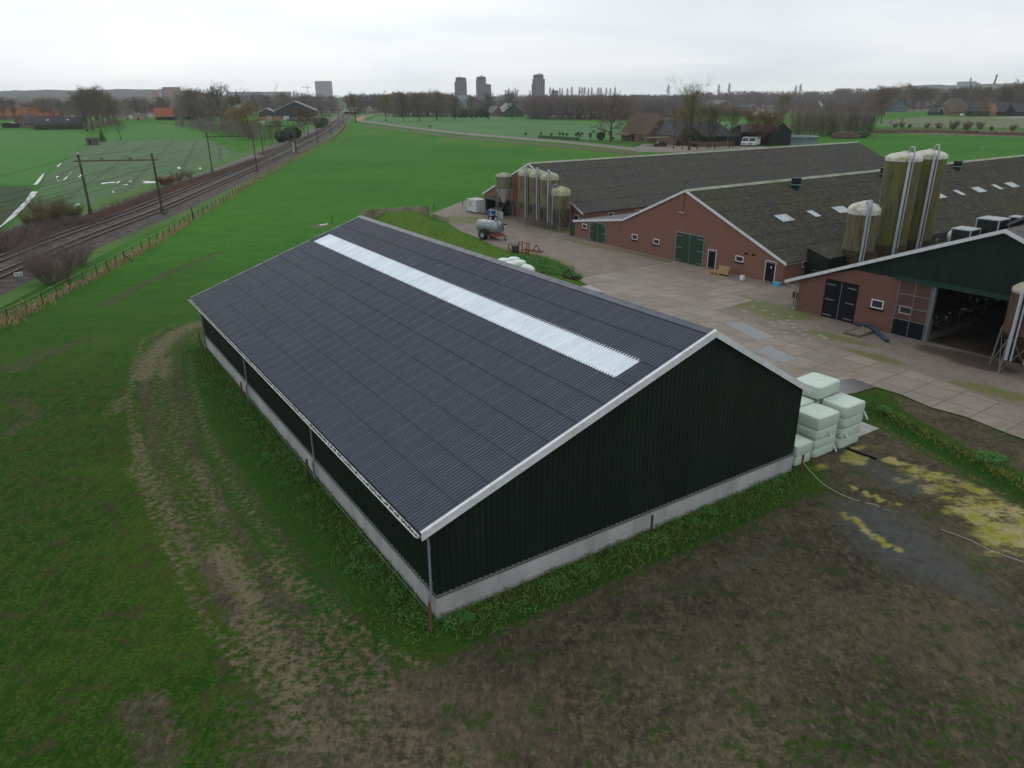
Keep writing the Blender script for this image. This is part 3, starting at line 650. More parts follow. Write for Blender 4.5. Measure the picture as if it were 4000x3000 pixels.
b.add([(BW-.06, .06, hc-.06), (BW-.06, BL-.06, hc-.06), (BW-.06, BL-.06, zroof(BW)), (BW-.06, .06, zroof(BW))], [(0, 1, 2, 3)])
b.add([(.06, BL-.06, hc), (BW-.06, BL-.06, hc), (BW-.06, BL-.06, zroof(BW-.06)), (XR, BL-.06, zroof(XR-.001)), (.06, BL-.06, zroof(.06))], [(0, 1, 2, 3, 4)])
b.box(.02, .09, .02, .09, hc+.06, zroof(.06)); b.box(BW-.09, BW-.02, .02, .09, hc+.06, zroof(BW-.06))
b.build('wall_cladding', m_green, barn)
b = MB()
b.add([(-.02, -.02, hc+.004), (BW+.02, -.02, hc+.004), (BW-.05, .07, hc+.06), (.07, .07, hc+.06)], [(0, 1, 2, 3)]); b.box(-.02, BW+.02, -.022, -.004, hc-.05, hc+.004)
b.add([(-.02, BL, hc+.004), (-.02, -.02, hc+.004), (.07, .07, hc+.06), (.07, BL, hc+.06)], [(0, 1, 2, 3)]); b.box(-.022, -.004, -.004, BL, hc-.05, hc+.004)
b.build('drip_flashing', mat('flashing', (.10, .12, .11), (.07, .085, .08), 3, rough=.5), barn)
b = MB(); yS0, yS1 = 1.02, 36.2
for i in range(len(rows)-1):
    f0, f1 = rows[i]/SL, (rows[i+1]+(.10 if i < len(rows)-2 else 0))/SL
    for ya, yb in ((Y0, yS0), (yS1, Y1)) if i == 7 else ((Y0, Y1),): sheeting(b, XO+(XR-XO)*f0, ZE+(ZR-ZE)*f0, XO+(XR-XO)*f1, ZE+(ZR-ZE)*f1, ya, yb, sheetw=yb-ya, groove=.008)
sheeting(b, XO2, ZE2, XR, ZR, Y0, Y1, rows=[0, 1.4, 2.8, 4.2, 5.6, 7, math.hypot(XO2-XR, ZR-ZE2)-.12])
roof = b.build('roof', m_newroof, barn)
b = MB(); f0, f1 = rows[7]/SL, (rows[8]+.1)/SL; sheeting(b, XO+(XR-XO)*f0, ZE+(ZR-ZE)*f0, XO+(XR-XO)*f1, ZE+(ZR-ZE)*f1, yS0, yS1, sheetw=yS1-yS0, groove=.015, lift=.032)
b.build('light_strip', m_trans, roof)
b = MB(); k = int((Y1-Y0)/1.06)
for i in range(k):
    ya, yb = Y0+(Y1-Y0)*i/k, Y0+(Y1-Y0)*(i+1)/k+.03
    for sx, dz in ((-1, (ZR-ZE)/(XR-XO)), (1, (ZR-ZE2)/(XO2-XR))):
        p = [(XR, ZR+.035+.008*(i % 2)), (XR+sx*.08, ZR+.02), (XR+sx*.34, ZR+.042-dz*.34)]
        b.add([(x, y, z) for y in (ya, yb) for x, z in p], [(0, 1, 4, 3), (1, 2, 5, 4)], 0, True)
b.build('ridge_cap', m_newroof, roof)
verge(barn, [(XO, ZE+.05), (XR, ZR+.05), (XO2, ZE2+.05)], Y0-.035, Y0-.002, .30)
verge(barn, [(XO, ZE+.05), (XR, ZR+.05), (XO2, ZE2+.05)], Y1+.002, Y1+.035, .30)
b = MB()
for (a, c) in (((XO, ZE+.052), (XR, ZR+.052)), ((XR, ZR+.052), (XO2, ZE2+.052))): b.gable([a, c, (c[0], c[1]+.012), (a[0], a[1]+.012)], Y0-.04, Y0+.10)
b.build('verge_cap', m_white, barn)
gutter(barn, XO-.01, ZE-.075, Y0+.1, Y1, -1, .085, m_white, m_moss)
gutter(barn, XO2+.01, ZE2-.075, Y0, Y1, 1, .085, m_white)
m_pvc = mat('grey_pvc', (.20, .225, .25), (.17, .19, .21), 3, rough=.4)
ds = None
for y in (.22, 12.5, 24.64, 36.5):
    b = MB(); d0 = -.35 if y > 1 else -.0
    b.tube([(XO-.09, d0*0, ZE-.14), (XO-.09, d0*0, ZE-.22), (-.10, 0, ZE-.50), (-.085, 0, ZE-.58)], .05, 8)
    b.tube([(-.085, 0, ZE-.56), (-.085, 0, hc+.16), (-.10, 0, hc+.10), (-.165, 0, hc+.0), (-.17, 0, hc-.06), (-.17, 0, -.05)], .052, 8)
    b.tube([(-.17, 0, hc-.05), (-.17, 0, hc-.25)], .062, 8)
    for z in (ZE-.9, hc+.5): b.box(-.14, .03, -.014, .014, z-.02, z+.02); b.tube([(-.085, 0, z-.025), (-.085, 0, z+.025)], .06, 8)
    if ds is None: ds = b.build('downspout', m_pvc, barn, (0, y, 0))
    else: dup(ds, barn, (0, y, 0))
# ================================================================ long brick barn with lean-to
m_oldroof = oldroof('mossy_roofing', (.050, .049, .046), (.092, .088, .026), .62)
m_oldroof2 = oldroof('grey_mossy_roofing', (.066, .065, .064), (.100, .098, .038), .5)
m_cap = mat('lichen_ridge', (.25, .27, .20), (.32, .34, .28), 2, rough=.9, c3=(.20, .22, .12), s3=.5)
BB = thing('brick_barn', 'long red brick barn with mossy roof, two pairs of green doors and a flat lean-to', 'barn', at(2245, 924), R(-56.33))
BBW, BBL = 32.5, 77.4
def gp(root, px, py, y=0.0):
    """local point on the plane y of a building seen at a photo pixel"""
    a = root.rotation_euler[2]; A_ = Vector(root.location)+Vector((-math.sin(a), math.cos(a), 0))*y; nrm = Vector((-math.sin(a), math.cos(a), 0))
    d = ray(px, py); t_ = (A_-EYE).dot(nrm)/d.dot(nrm); return to_local(root, EYE+d*t_)
def wp(root, px, py, x):
    a = root.rotation_euler[2]; nrm = Vector((math.cos(a), math.sin(a), 0)); A_ = Vector(root.location)+nrm*x
    d = ray(px, py); t_ = (A_-EYE).dot(nrm)/d.dot(nrm); return to_local(root, EYE+d*t_)
prof = [(-.2, 2.12), (9.3, 3.46), (19.02, 7.78), (32.75, 2.22)]
def zb(x):
    for (a, c) in zip(prof[:-1], prof[1:]):
        if a[0] <= x <= c[0]: return a[1]+(c[1]-a[1])*(x-a[0])/(c[0]-a[0])
    return prof[-1][1]
b = MB(); P = [(0, -.2), (BBW, -.2), (BBW, zb(BBW)-.12), (19.02, 7.62), (9.3, 3.32), (0, zb(0)-.12)]
b.gable(P, 0, .3); b.gable([(9.3, -.2), (BBW, -.2), (BBW, zb(BBW)-.12), (19.02, 7.62), (9.3, 3.32)], BBL-.3, BBL)
b.box(0, .3, .3, 20, -.2, zb(0)-.14); b.box(9.3, 9.6, .3, BBL-.3, -.2, 3.25); b.box(BBW-.3, BBW, .3, BBL-.3, -.2, zb(BBW)-.14); b.box(.3, 9.3, 19.7, 20, -.2, 2.2)
b.build('wall', m_brick, BB)
b = MB(); SR = math.hypot(32.75-19.02, 7.78-2.22)
sheeting(b, 32.75, 2.22, 19.02, 7.78, -.12, BBL+.12, rows=[0, 2.4, 4.9, 7.4, 9.9, 12.4, SR], sheetw=3.0, amp=.05, seg=4)
sheeting(b, 9.3, 3.46, 19.02, 7.78, -.12, BBL+.12, rows=[0, 2.6, 5.2, 7.8, math.hypot(9.72, 4.32)], sheetw=3.0, amp=.05, seg=4)
rf = b.build('roof', m_oldroof, BB)
b = MB(); sheeting(b, -.25, 2.10, 9.3, 3.47, -.12, 20.1, rows=[0, 9.65], sheetw=3.0, amp=.035, seg=4)
b.build('lean_to_roof', mat('grey_sheet', (.12, .13, .14), (.09, .098, .11), 1, rough=.7, c3=(.13, .13, .08), s3=.5), BB)
b = MB()
for i in range(33):
    ya = -.1+(BBL+.2)*i/33; b.add([(x, y, z) for y in (ya, ya+(BBL+.2)/33+.02) for x, z in ((18.66, 7.68), (19.02, 7.90+.012*(i % 2)), (19.40, 7.68))], [(0, 1, 4, 3), (1, 2, 5, 4)])
b.build('ridge_cap', m_cap, rf)
verge(BB, [(-.27, 2.15), (9.3, 3.52), (19.02, 7.86), (32.78, 2.27)], -.17, -.125, .27)
for i, (y0, w) in enumerate([(6.87, 2.03), (12.45, 1.05), (17.0, 2.2), (22.9, 1.05), (27.3, 2.1), (33.2, 1.05), (37.95, 2.2), (43.75, 1.05), (48.4, 2.15), (54.15, 1.1), (57.9, 2.2), (64.6, 1.05)]):
    b = MB(); xa, xb = 26.66, 25.38; f = lambda x: 7.78-(x-19.02)*(5.56/13.73)+.055
    sheeting(b, xa, f(xa), xb, f(xb), y0, y0+w, wave=.2, amp=.05, sheetw=1.05, seg=6); b.build('skylight', mat('old_skylight', (.52, .56, .58), (.42, .45, .46), 3, rough=.5, c3=(.34, .35, .28), s3=1), rf)
for i, (x, y) in enumerate(((20.9, 16.3), (20.7, 34.9), (20.8, 53.2))):
    zz_ = 7.78-(x-19.02)*(5.56/13.73)
    b = MB(); b.tube([(x, y, zz_-.3), (x, y, zz_+.25)], .42, 16); b.tube([(x, y, zz_+.25), (x, y, zz_+1.15)], [.55, .56], 18); b.tube([(x, y, zz_+1.12), (x, y, zz_+1.2)], .60, 18)
    b.beam((x-.7, y, zz_+.30), (x+.75, y, zz_-.28), 1.3, .03); vt = b.build('roof_vent', mat('black_plastic', (.011, .012, .014), (.018, .018, .02), 3, rough=.5), rf)
    b = MB(); b.tube([(x, y, zz_+.40), (x, y, zz_+.48)], .575, 18); b.build('band', mat('pale_green_band', (.20, .42, .30), rough=.6), vt)
a = gp(BB, 2200+965*.4521, 750+605*.4521)
double_door(BB, 18.2, 22.2, 0, 3.17, -.03, m_gdoor, m_gal); double_door(BB, 3.2, 6.15, 0, 2.38, -.03, m_gdoor, m_gal, hw=.4)
for (q, r_) in (((2275, 872), (2292.7, 895.5)), ((2469, 912.8), (2489.3, 938.5)), ((2553.5, 930.8), (2574.8, 957)), ((2874.5, 996.4), (2903.5, 1026.2))):
    p, s_ = gp(BB, *q), gp(BB, *r_); window(BB, p.x, s_.x, s_.z, p.z, 0)
single_door(BB, 22.98, 23.98, 0, 2.0, -.02, m_bdoor); single_door(BB, 30.40, 31.5, 0, 2.1, -.02, m_bdoor)
for x in (27.65, 28.56):
    b = MB(); b.box(x, x+.38, -.02, .02, 2.28, 2.48); b.build('wall_vent', m_dark, BB)
b = MB()
for k in range(7): b.box(BBW+.02, BBW+.10, 18.5, 46, .5+k*.22, .62+k*.22)
for y in np.arange(18.5, 46.1, 5.5): b.box(BBW+.002, BBW+.018, y, y+.12, .3, 2.05)
b.build('louvre_slats', mat('louvre_green', (.05, .085, .07), (.035, .06, .05), 3), BB)
window(BB, 2.77, 3.95, 1.38, 2.12, BBW, 'y', 1)
b = MB(); b.box(31.0, 31.12, -.055, -.045, 1.45, 1.66); b.build('door_notice', m_white, BB)
b = MB(); b.tube([(18.95, -.1, 5.2), (18.95, -.1, 8.75)], .022, 6)
for z, w in ((8.72, .5), (8.55, .45), (6.75, .12), (6.2, .14), (5.5, .12)): b.beam((18.95-w, -.1, z), (18.95+w, -.1, z), .03)
for dx in (-.4, -.2, 0, .2, .4): b.beam((18.95+dx, -.35, 8.74), (18.95+dx, .15, 8.74), .025)
b.build('antenna', mat('antenna_metal', (.05, .05, .05), rough=.6), BB)
b = MB(); b.beam((18.35, -.12, 5.42), (19.1, -.12, 5.33), .14, .12); b.beam((19.05, -.1, 5.2), (19.05, -.1, 5.55), .1); b.build('wall_lamp', mat('lamp_grey', (.32, .32, .30), rough=.5), BB)
gutter(BB, 32.78, 2.13, -.1, 9, 1, .06, mat('tan_gutter', (.30, .27, .22), rough=.6))
# a brown door leaf closing the passage beside the lean-to
b = MB(); b.box(-1.0, -.03, .05, .12, 0, 2.0); b.box(-1.05, -.98, .0, .1, 0, 2.1); b.build('passage_door', m_gdoor, BB)
# ================================================================ back barn
KB = thing('brick_barn', 'long low grey-roofed brick barn standing behind the row of feed silos', 'barn', Vector((8.5, 102.6, 0))+Vector((math.cos(R(-57.2)), math.sin(R(-57.2)), 0))*(-23.7), R(-57.2))
KW, KL, KX, KZ, KE = 25.9, 80, 13.0, 8.08, 2.45
b = MB(); b.gable([(0, -.2), (KW, -.2), (KW, KE), (KX, KZ-.15), (0, KE)], 0, .3); b.gable([(0, -.2), (KW, -.2), (KW, KE), (KX, KZ-.15), (0, KE)], KL-.3, KL)
b.box(0, .3, .3, KL-.3, -.2, KE); b.box(KW-.3, KW, .3, KL-.3, -.2, KE); b.build('wall', m_brick, KB)
b = MB(); SK = math.hypot(KX+.3, KZ-KE)
for s_ in ((-.3, KX), (KW+.3, KX)): sheeting(b, s_[0], KE, s_[1], KZ, -.12, KL+.12, rows=[0, 2.9, 5.8, 8.7, 11.6, SK], sheetw=4, amp=.055, seg=3)
rf = b.build('roof', m_oldroof2, KB)
b = MB()
for i in range(20):
    ya = -.1+(KL+.2)*i/20; b.add([(x, y, z) for y in (ya, ya+(KL+.2)/20+.02) for x, z in ((KX-.36, KZ-.08), (KX, KZ+.14), (KX+.36, KZ-.08))], [(0, 1, 4, 3), (1, 2, 5, 4)])
b.build('ridge_cap', m_cap, rf)
verge(KB, [(-.33, KE+.05), (KX, KZ+.07), (KW+.33, KE+.05)], -.17, -.125, .26)
p, s_ = gp(KB, 2243, 834.5), gp(KB, 2259, 856)
single_door(KB, p.x, p.x+.95, .1, 2.0, -.02, m_bdoor)
for y in (4.5, 9.5, 13, 16.5): window(KB, y, y+1.1, 1.5, 2.1, KW, 'y', 1, sill=False)
b = MB(); b.tube([(6.4, -.2, 1.2), (6.4, -.2, 3.9), (6.0, -.22, 4.6)], .07, 8); b.build('flue_pipe', mat('rust_pipe', (.07, .035, .028), (.04, .025, .022), 4, rough=.8), KB)
# ================================================================ dairy barn on the right
DB = thing('dairy_barn', 'cattle barn with brick base, dark green gable, black double doors and an open sliding door', 'barn', at(3108.5, 1210), R(-54.21))
DW, DL, DX, DZ = 29.5, 60, 14.76, 8.93
prof = [(-1.17, 2.42), (DX, DZ), (30.7, 2.42)]
def zd(x): return 2.42+(x+1.17)*(DZ-2.42)/(DX+1.17) if x < DX else 2.42+(30.7-x)*(DZ-2.42)/(30.7-DX)
OP0, OP1, OPZ = 11.05, 18.6, 4.28
b = MB()
b.gable([(0, -.2), (8.6, -.2), (8.6, 4.45), (4.7, 4.4), (0, zd(0)-.12)], 0, .28); b.box(8.6, OP0-.1, 0, .28, -.2, 4.45); b.gable([(OP1, -.2), (DW, -.2), (DW, zd(DW)-.12), (25.3, 4.4), (OP1, 4.45)], 0, .28)
b.box(0, .28, .28, DL, -.2, zd(0)-.14); b.box(DW-.28, DW, .28, DL, -.2, zd(DW)-.14); b.gable([(0, -.2), (DW, -.2), (DW, zd(DW)-.2), (DX, DZ-.2), (0, zd(0)-.2)], DL, DL+.25)
b.build('wall', m_brick2, DB)
b = MB(); ribs(b, 4.6, 25.4, lambda q: 4.36, lambda q: max(zd(q)-.1, 4.37), -.01, .27, .035, 'x', -1); b.box(OP0-.4, OP1+.1, .02, .1, OPZ, 5.5)
b.build('gable_cladding', mat('deep_green_sheet', (.012, .028, .020), (.009, .021, .015), 1.5, rough=.55, stretch=(1, 1, .2)), DB)
b = MB(); SD = math.hypot(DX+1.17, DZ-2.42)
for x0 in (-1.2, 30.73): sheeting(b, x0, 2.41, DX, DZ, -.3, DL+.3, rows=[0, 4.3, 8.6, 12.9, SD], sheetw=4, amp=.055, seg=4)
rf = b.build('roof', oldroof('dairy_roofing', (.16, .155, .15), (.10, .09, .06), .5), DB)
b = MB()
b.gable([(12.9, 8.55), (DX-.15, 9.75), (DX+.15, 9.75), (16.6, 8.55), (16.5, 8.45), (DX, 9.55), (13.0, 8.45)], 4.6, DL-1); b.build('ridge_canopy', oldroof('canopy_roofing', (.13, .135, .145), (.10, .09, .08), .3), rf)
b = MB(); b.tube([(14.2, 9.0, 8.6), (14.2, 9.0, 10.5)], [.62, .62], 18); b.tube([(14.2, 9.0, 10.4), (14.2, 9, 10.5)], .68, 18); b.build('roof_vent', mat('black_plastic', (.011, .012, .014)), rf)
b = MB()
for dx in (-.1, .22): b.beam((14.0+dx, 8.3, 9.0), (14.0+dx, 8.3, 9.75), .1)
b.build('vent_strut', m_white, rf)
verge(DB, [(-1.22, 2.47), (DX, DZ+.06), (30.75, 2.47)], -.36, -.31, .27)
b = MB(); b.tube([(-1.25, -.3, 2.30), (-1.1, -.25, 2.2), (-.75, -.2, 2.12), (-.12, -.14, 1.98), (-.1, -.14, 1.8), (-.1, -.14, .05)], .045, 8); b.build('downspout', mat('weathered_pipe', (.34, .33, .32), (.25, .24, .23), 4, rough=.6), DB)
gutter(DB, -1.2, 2.36, -.35, 40, -1, .07, mat('tan_gutter', (.30, .27, .22)))
double_door(DB, 2.55, 5.16, 0.02, 3.13, -.03, m_bdoor, m_bdoor, hw=.62)
window(DB, 6.47, 7.47, 1.69, 2.38, 0, w=.085)
window(DB, 8.72, 9.70, 1.74, 2.36, 0, sill=False)
b = MB(); b.box(8.1, 18.9, -.30, -.06, 4.36, 4.62); b.box(8.1, 18.9, -.33, -.30, 4.30, 4.62); b.build('door_rail_cover', mat('green_rail', (.020, .050, .036), (.016, .04, .03), 4, rough=.5), DB)
# sliding door leaf standing open in front of the brickwork: steel frame, wire mesh above, solid panels below
b = MB(); sx0, sx1, sz0, sz1 = 8.48, 10.95, .04, 4.3; yy = -.2
for x in (sx0, .5*(sx0+sx1), sx1-.05): b.box(x, x+.05, yy-.03, yy+.03, sz0, sz1)
for z in (sz0, 1.32, 2.30, 3.28, sz1-.05): b.box(sx0+.05, .5*(sx0+sx1), yy-.028, yy+.028, z, z+.05); b.box(.5*(sx0+sx1)+.05, sx1-.05, yy-.028, yy+.028, z, z+.05)
sd_ = b.build('sliding_door', m_gal, DB)
b = MB(); b.box(sx0+.05, .5*(sx0+sx1)-.003, yy-.012, yy+.012, sz0+.05, 1.32); b.box(.5*(sx0+sx1)+.053, sx1-.05, yy-.012, yy+.012, sz0+.05, 1.32); b.build('panel', m_bdoor, sd_)
b = MB()
for i in range(24):
    x = sx0+.09+i*.1
    if x < sx1-.06 and abs(x-.5*(sx0+sx1)-.02) > .04: b.box(x-.004, x+.004, yy-.004, yy+.004, 1.37, sz1-.05)
for i in range(30):
    z = 1.42+i*.096; b.box(sx0+.05, sx1-.05, yy-.0035, yy+.0035, z-.004, z+.004)
b.build('wire_mesh', mat('mesh_wire', (.08, .075, .07), rough=.7), sd_)
b = MB(); b.box(OP0-.12, OP0+.06, -.06, .3, 0, 4.3); b.build('door_post', mat('steel_post', (.24, .26, .29), (.17, .18, .19), 3, rough=.5), DB)
# inside of the cattle barn
b = MB(); b.box(.3, DW-.3, .3, DL, .012, .03); b.build('barn_floor', mat('barn_floor', (.05, .036, .024), (.028, .022, .017), .9, rough=.9, c3=(.075, .058, .036), s3=.4), DB)
b = MB(); b.box(11.0, 11.2, .4, 40, .03, .45); b.box(17.6, 17.8, .4, 40, .03, .45); b.build('feed_kerb', mat('kerb_concrete', (.12, .11, .10), (.09, .085, .08), 2), DB)
b = MB()
for xx in (11.1, 17.7):
    b.tube([(xx, .4, 1.35), (xx, 40, 1.35)], .035, 6); b.tube([(xx, .4, .62), (xx, 40, .62)], .03, 6)
    for i in range(60): b.tube([(xx, .4+i*.62, .45), (xx, .4+i*.62+.08*(i % 2), 1.35)], .02, 5)
    for i in range(9): b.box(xx-.05, xx+.05, .4+i*4.4, .5+i*4.4, .4, 1.75)
for i in range(9):
    for xx in (6.2, 22.6): b.box(xx-.08, xx+.08, 3+i*6.4, 3.16+i*6.4, .03, 6)
b.build('feed_fence', mat('fence_steel', (.10, .10, .10), (.06, .055, .05), 4, rough=.5), DB)
# ================================================================ feed silos
def silomat(name, base, streak, moss, amt=.5):
    n = N(name); v = n.coord((1, 1, .10)); w = n.coord()
    c = n.mix(n.ramp(n.noise(v, 4.5, 6, .7), .44, .57), base, streak)
    c = n.mix(n.ramp(n.noise(n.coord((1, 1, .22)), 1.6, 5, .65), .46, .58, 0, amt), c, moss)
    c = n.mix(n.ramp(n.noise(w, 9, 6, .8), .58, .74, 0, .5), c, tuple(x*1.5+.03 for x in base))
    return n.out(c, .55, 0, .3)
m_sgreen = silomat('algae_silo', (.105, .105, .055), (.050, .048, .020), (.120, .112, .018), .75)
m_sbrown = silomat('brown_silo', (.155, .140, .085), (.058, .048, .027), (.145, .120, .052), .55)
m_sgrey = silomat('grey_silo', (.17, .16, .125), (.11, .10, .07), (.14, .125, .06), .5)
m_srust = silomat('rust_silo', (.075, .050, .036), (.040, .028, .020), (.12, .065, .025), .5)
m_lid = mat('algae_lid', (.30, .30, .16), (.42, .42, .36), 3, rough=.7, c3=(.20, .20, .06), s3=1.0)
m_lidw = mat('white_lid', (.56, .54, .50), (.46, .44, .38), 3.2, rough=.6, c3=(.30, .29, .17), s3=.8, lo3=.52, hi3=.66)
m_lidg = mat('stained_lid', (.26, .26, .20), (.36, .35, .30), 3, rough=.7, c3=(.18, .19, .08), s3=.9)
m_conew = mat('white_hopper', (.52, .52, .50), (.42, .42, .40), 2, rough=.5)
m_pipe = mat('white_pipe', (.38, .40, .43), (.30, .32, .34), 4, rough=.45)
m_leg = mat('silo_leg_steel', (.20, .21, .22), (.14, .145, .15), 5, rough=.5, metal=.3)
def silo(label, c, r, zr, zt, mt, ml, mc, dome=.55, zc=.75, legs=4, splay=1.0, rot=FA+R(45), band=.45, pipes=((R(-100), .10, .35), (R(-88), .055, .2)), braces=True, group=None, tap=1.0, vent=True):
    t = thing('feed_silo', label, 'silo', (c[0], c[1], 0), 0, group)
    b = MB(); b.lathe([(r*tap, zr), (r, zr+(zt-zr)*.5), (r, zt-band)], 32); b.lathe([(r*tap+.03, zr-.05), (r*tap+.03, zr+.05)], 32); b.build('tank', mt, t)
    b = MB(); b.lathe([(r+.025, zt-band), (r+.03, zt-.06), (r+.0, zt), (r*.8, zt+dome*.5), (r*.45, zt+dome*.85), (.28, zt+dome), (.26, zt+dome+.08), (0, zt+dome+.1)], 32); b.build('lid', ml, t)
    b = MB(); b.lathe([(r*tap-.005, zr-.045), (r*.62, zr-(zr-zc)*.42), (.24, zc+.1), (.22, zc-.12), (0, zc-.12)], 28); b.build('hopper', mc, t)
    top = []; bot = []
    for k in range(legs):
        a = rot+2*math.pi*k/legs; top.append(Vector((math.cos(a)*(r*tap+.02), math.sin(a)*(r*tap+.02), zr))); bot.append(Vector((math.cos(a)*r*splay, math.sin(a)*r*splay, -.02)))
        b = MB(); b.beam(bot[-1], top[-1]+Vector((0, 0, .1)), .09, .09); b.build('leg', m_leg, t)
    if braces:
        for k in range(legs):
            j = (k+1) % legs; b = MB()
            b.beam(bot[k]+Vector((0, 0, .15)), top[j]*.97, .04, .04); b.beam(bot[j]+Vector((0, 0, .15)), top[k]*1.0, .045, .03); b.build('brace', m_leg, t)
    for (a, pr, ov) in pipes:
        x, y = math.cos(a)*(r+pr+.04), math.sin(a)*(r+pr+.04); b = MB()
        b.tube([(x, y, 1.0), (x, y, zt+dome*.3), (x*.97, y*.97, zt+dome*.8+ov*.4), (x*.85, y*.85, zt+dome+ov), (x*.55, y*.55, zt+dome+ov*.98), (x*.35, y*.35, zt+dome*.75)] if vent or pr < .08 else [(x, y, 1.0), (x, y, zt-.1), (x*.85, y*.85, zt+dome*.4)], pr, 10)
        for z in np.arange(1.6, zt-.4, 2.2): b.tube([(x, y, z-.025), (x, y, z+.025)], pr+.02, 10)
        b.build('fill_pipe' if pr > .08 else 'vent_pipe', m_pipe, t)
    return t
def lvl(py, px, Y): return far(px, py, Y).z
silo('lone grey feed silo with a white hopper beside the white container', (-1.05, 113.4), 1.27, lvl(737, 1972, 112.4), lvl(689, 1972, 112.4), m_sgrey, m_lidg, m_conew, .42, lvl(788, 1972, 113.4), splay=1.35, band=.12, pipes=(), rot=FA+R(20))
silo('leftmost of three tall algae stained silos, its lid partly white', (2.3, 107.8), 1.26, lvl(790, 2080, 106.8), lvl(674, 2080, 106.8), m_sbrown, m_lid, m_sbrown, .5, .95, group='silos in front of the back barn')
silo('middle of three tall algae stained silos with yellow green lids', (3.85, 105.6), 1.26, lvl(797, 2120, 104.6), lvl(681, 2120, 104.6), m_sbrown, m_lid, m_sbrown, .5, .95, group='silos in front of the back barn')
silo('rightmost of three tall algae stained silos, next to the short brown one', (5.3, 103.6), 1.28, lvl(808, 2165, 102.6), lvl(690, 2165, 102.6), m_sbrown, m_lid, m_sbrown, .5, .95, group='silos in front of the back barn')
silo('short brown silo with pale banded lid nearest the lean-to', (6.8, 101.5), 1.29, lvl(815, 2192, 100.5), lvl(746, 2192, 100.5), m_sbrown, m_lid, m_sbrown, .45, .95, band=.62, pipes=((R(-150), .05, .35),), group='silos in front of the back barn')
def bbl(x, y): a = R(-56.33); o = BB.location; return (o.x+x*math.cos(a)-y*math.sin(a), o.y+x*math.sin(a)+y*math.cos(a))
vw = R(-118)
silo('stocky brown silo with dirty white lid between the brick barn and cattle barn', bbl(35.5, 7.0), 1.44, 3.35, 7.25, m_sbrown, m_lidw, m_sbrown, .55, .9, band=.55, pipes=((R(-103), .11, .15), (R(-93), .07, .25)), tap=1.0)
silo('tall mossy silo with white lid, left of the tall pair', bbl(35.5, 12.3), 1.63, 3.3, 11.65, m_sgreen, m_lidw, m_sbrown, .46, .9, band=.35, pipes=((R(-100), .13, .2), (R(-89), .075, .55)), group='pair of tall mossy silos', vent=False)
silo('tall mossy silo with white lid, right of the tall pair', bbl(35.5, 16.9), 1.63, 3.3, 11.65, m_sgreen, m_lidw, m_sbrown, .46, .9, band=.35, pipes=((R(-104), .13, .2), (R(-93), .075, .55)), group='pair of tall mossy silos', vent=False)
silo('rusty brown silo with pale domed lid in front of the cattle barn opening', (34.25, 46.2), 1.5, 2.75, 5.6, m_srust, m_lidg, m_srust, .5, .9, legs=6, splay=1.15, rot=R(135), band=.22, pipes=((R(-158), .11, .05), (R(-148), .06, .0), (R(-118), .13, -.5)), vent=False)
# dark green shed against the brick barn
sh = thing('green_shed', 'small dark green sheet shed with mossy roof beside the stocky silo', 'shed', (*bbl(32.55, 3.2), 0), R(-56.33))
b = MB(); ribs(b, 0, 2.4, -.1, lambda x: 3.35-.28*x, 0, .25, .03); ribs(b, 0, 5, -.1, 3.35, 0, .25, .03, 'y', -1); b.add([(2.4, 0, -.1), (2.4, 5, -.1), (2.4, 5, 2.68), (2.4, 0, 2.68)], [(0, 1, 2, 3)]); b.build('wall', m_green, sh)
b = MB(); sheeting(b, 2.5, 2.66, -.1, 3.40, -.1, 5.1, sheetw=2.6, amp=.04, seg=4); b.build('roof', m_oldroof, sh)
b = MB(); b.box(.9, 1.9, -.06, -.035, 1.3, 1.36); b.build('latch', m_gal, sh)
# ventilation units on the cattle barn roof
for (x, y, sx, sy, h, lab, dn) in ((11.15, 2.6, 1.3, 1.5, 1.05, 'low box shaped air unit with a round silver duct', 1), (11.9, 4.9, 1.5, 1.7, 1.35, 'tallest black air unit with pale steel edges on the roof', 0), (12.6, 7.6, 1.0, 1.0, 1.0, 'small air unit beside the ridge canopy', 0)):
    zb_ = zd(x)-.35
    u_ = thing('air_unit', lab, 'ventilation unit', (*[ (DB.location.x+x*math.cos(R(-54.21))-y*math.sin(R(-54.21))), (DB.location.y+x*math.sin(R(-54.21))+y*math.cos(R(-54.21)))], zb_), R(-54.21), 'air units on the cattle barn roof')
    b = MB(); b.box(-sx/2, sx/2, -sy/2, sy/2, 0, h); b.build('housing', mat('black_panel', (.014, .018, .016), (.02, .024, .022), 2, rough=.5), u_)
    b = MB()
    for a_ in (-1, 1):
        for c_ in (-1, 1): b.box(a_*sx/2-.04, a_*sx/2+.04, c_*sy/2-.04, c_*sy/2+.04, 0, h+.03)
    b.box(-sx/2-.06, sx/2+.06, -sy/2-.06, sy/2+.06, h+.03, h+.10); b.build('edge_frame', mat('pale_steel', (.34, .38, .38), (.26, .29, .29), 3, rough=.5), u_)
    if dn:
        b = MB(); b.lathe([(.0, -.35), (.30, -.33), (.46, -.22), (.50, -.02), (.50, 0)], 20); d_ = b.build('duct', m_gal, u_); d_.rotation_euler = (0, R(90), 0); d_.location = (-sx/2, -.3, .5)
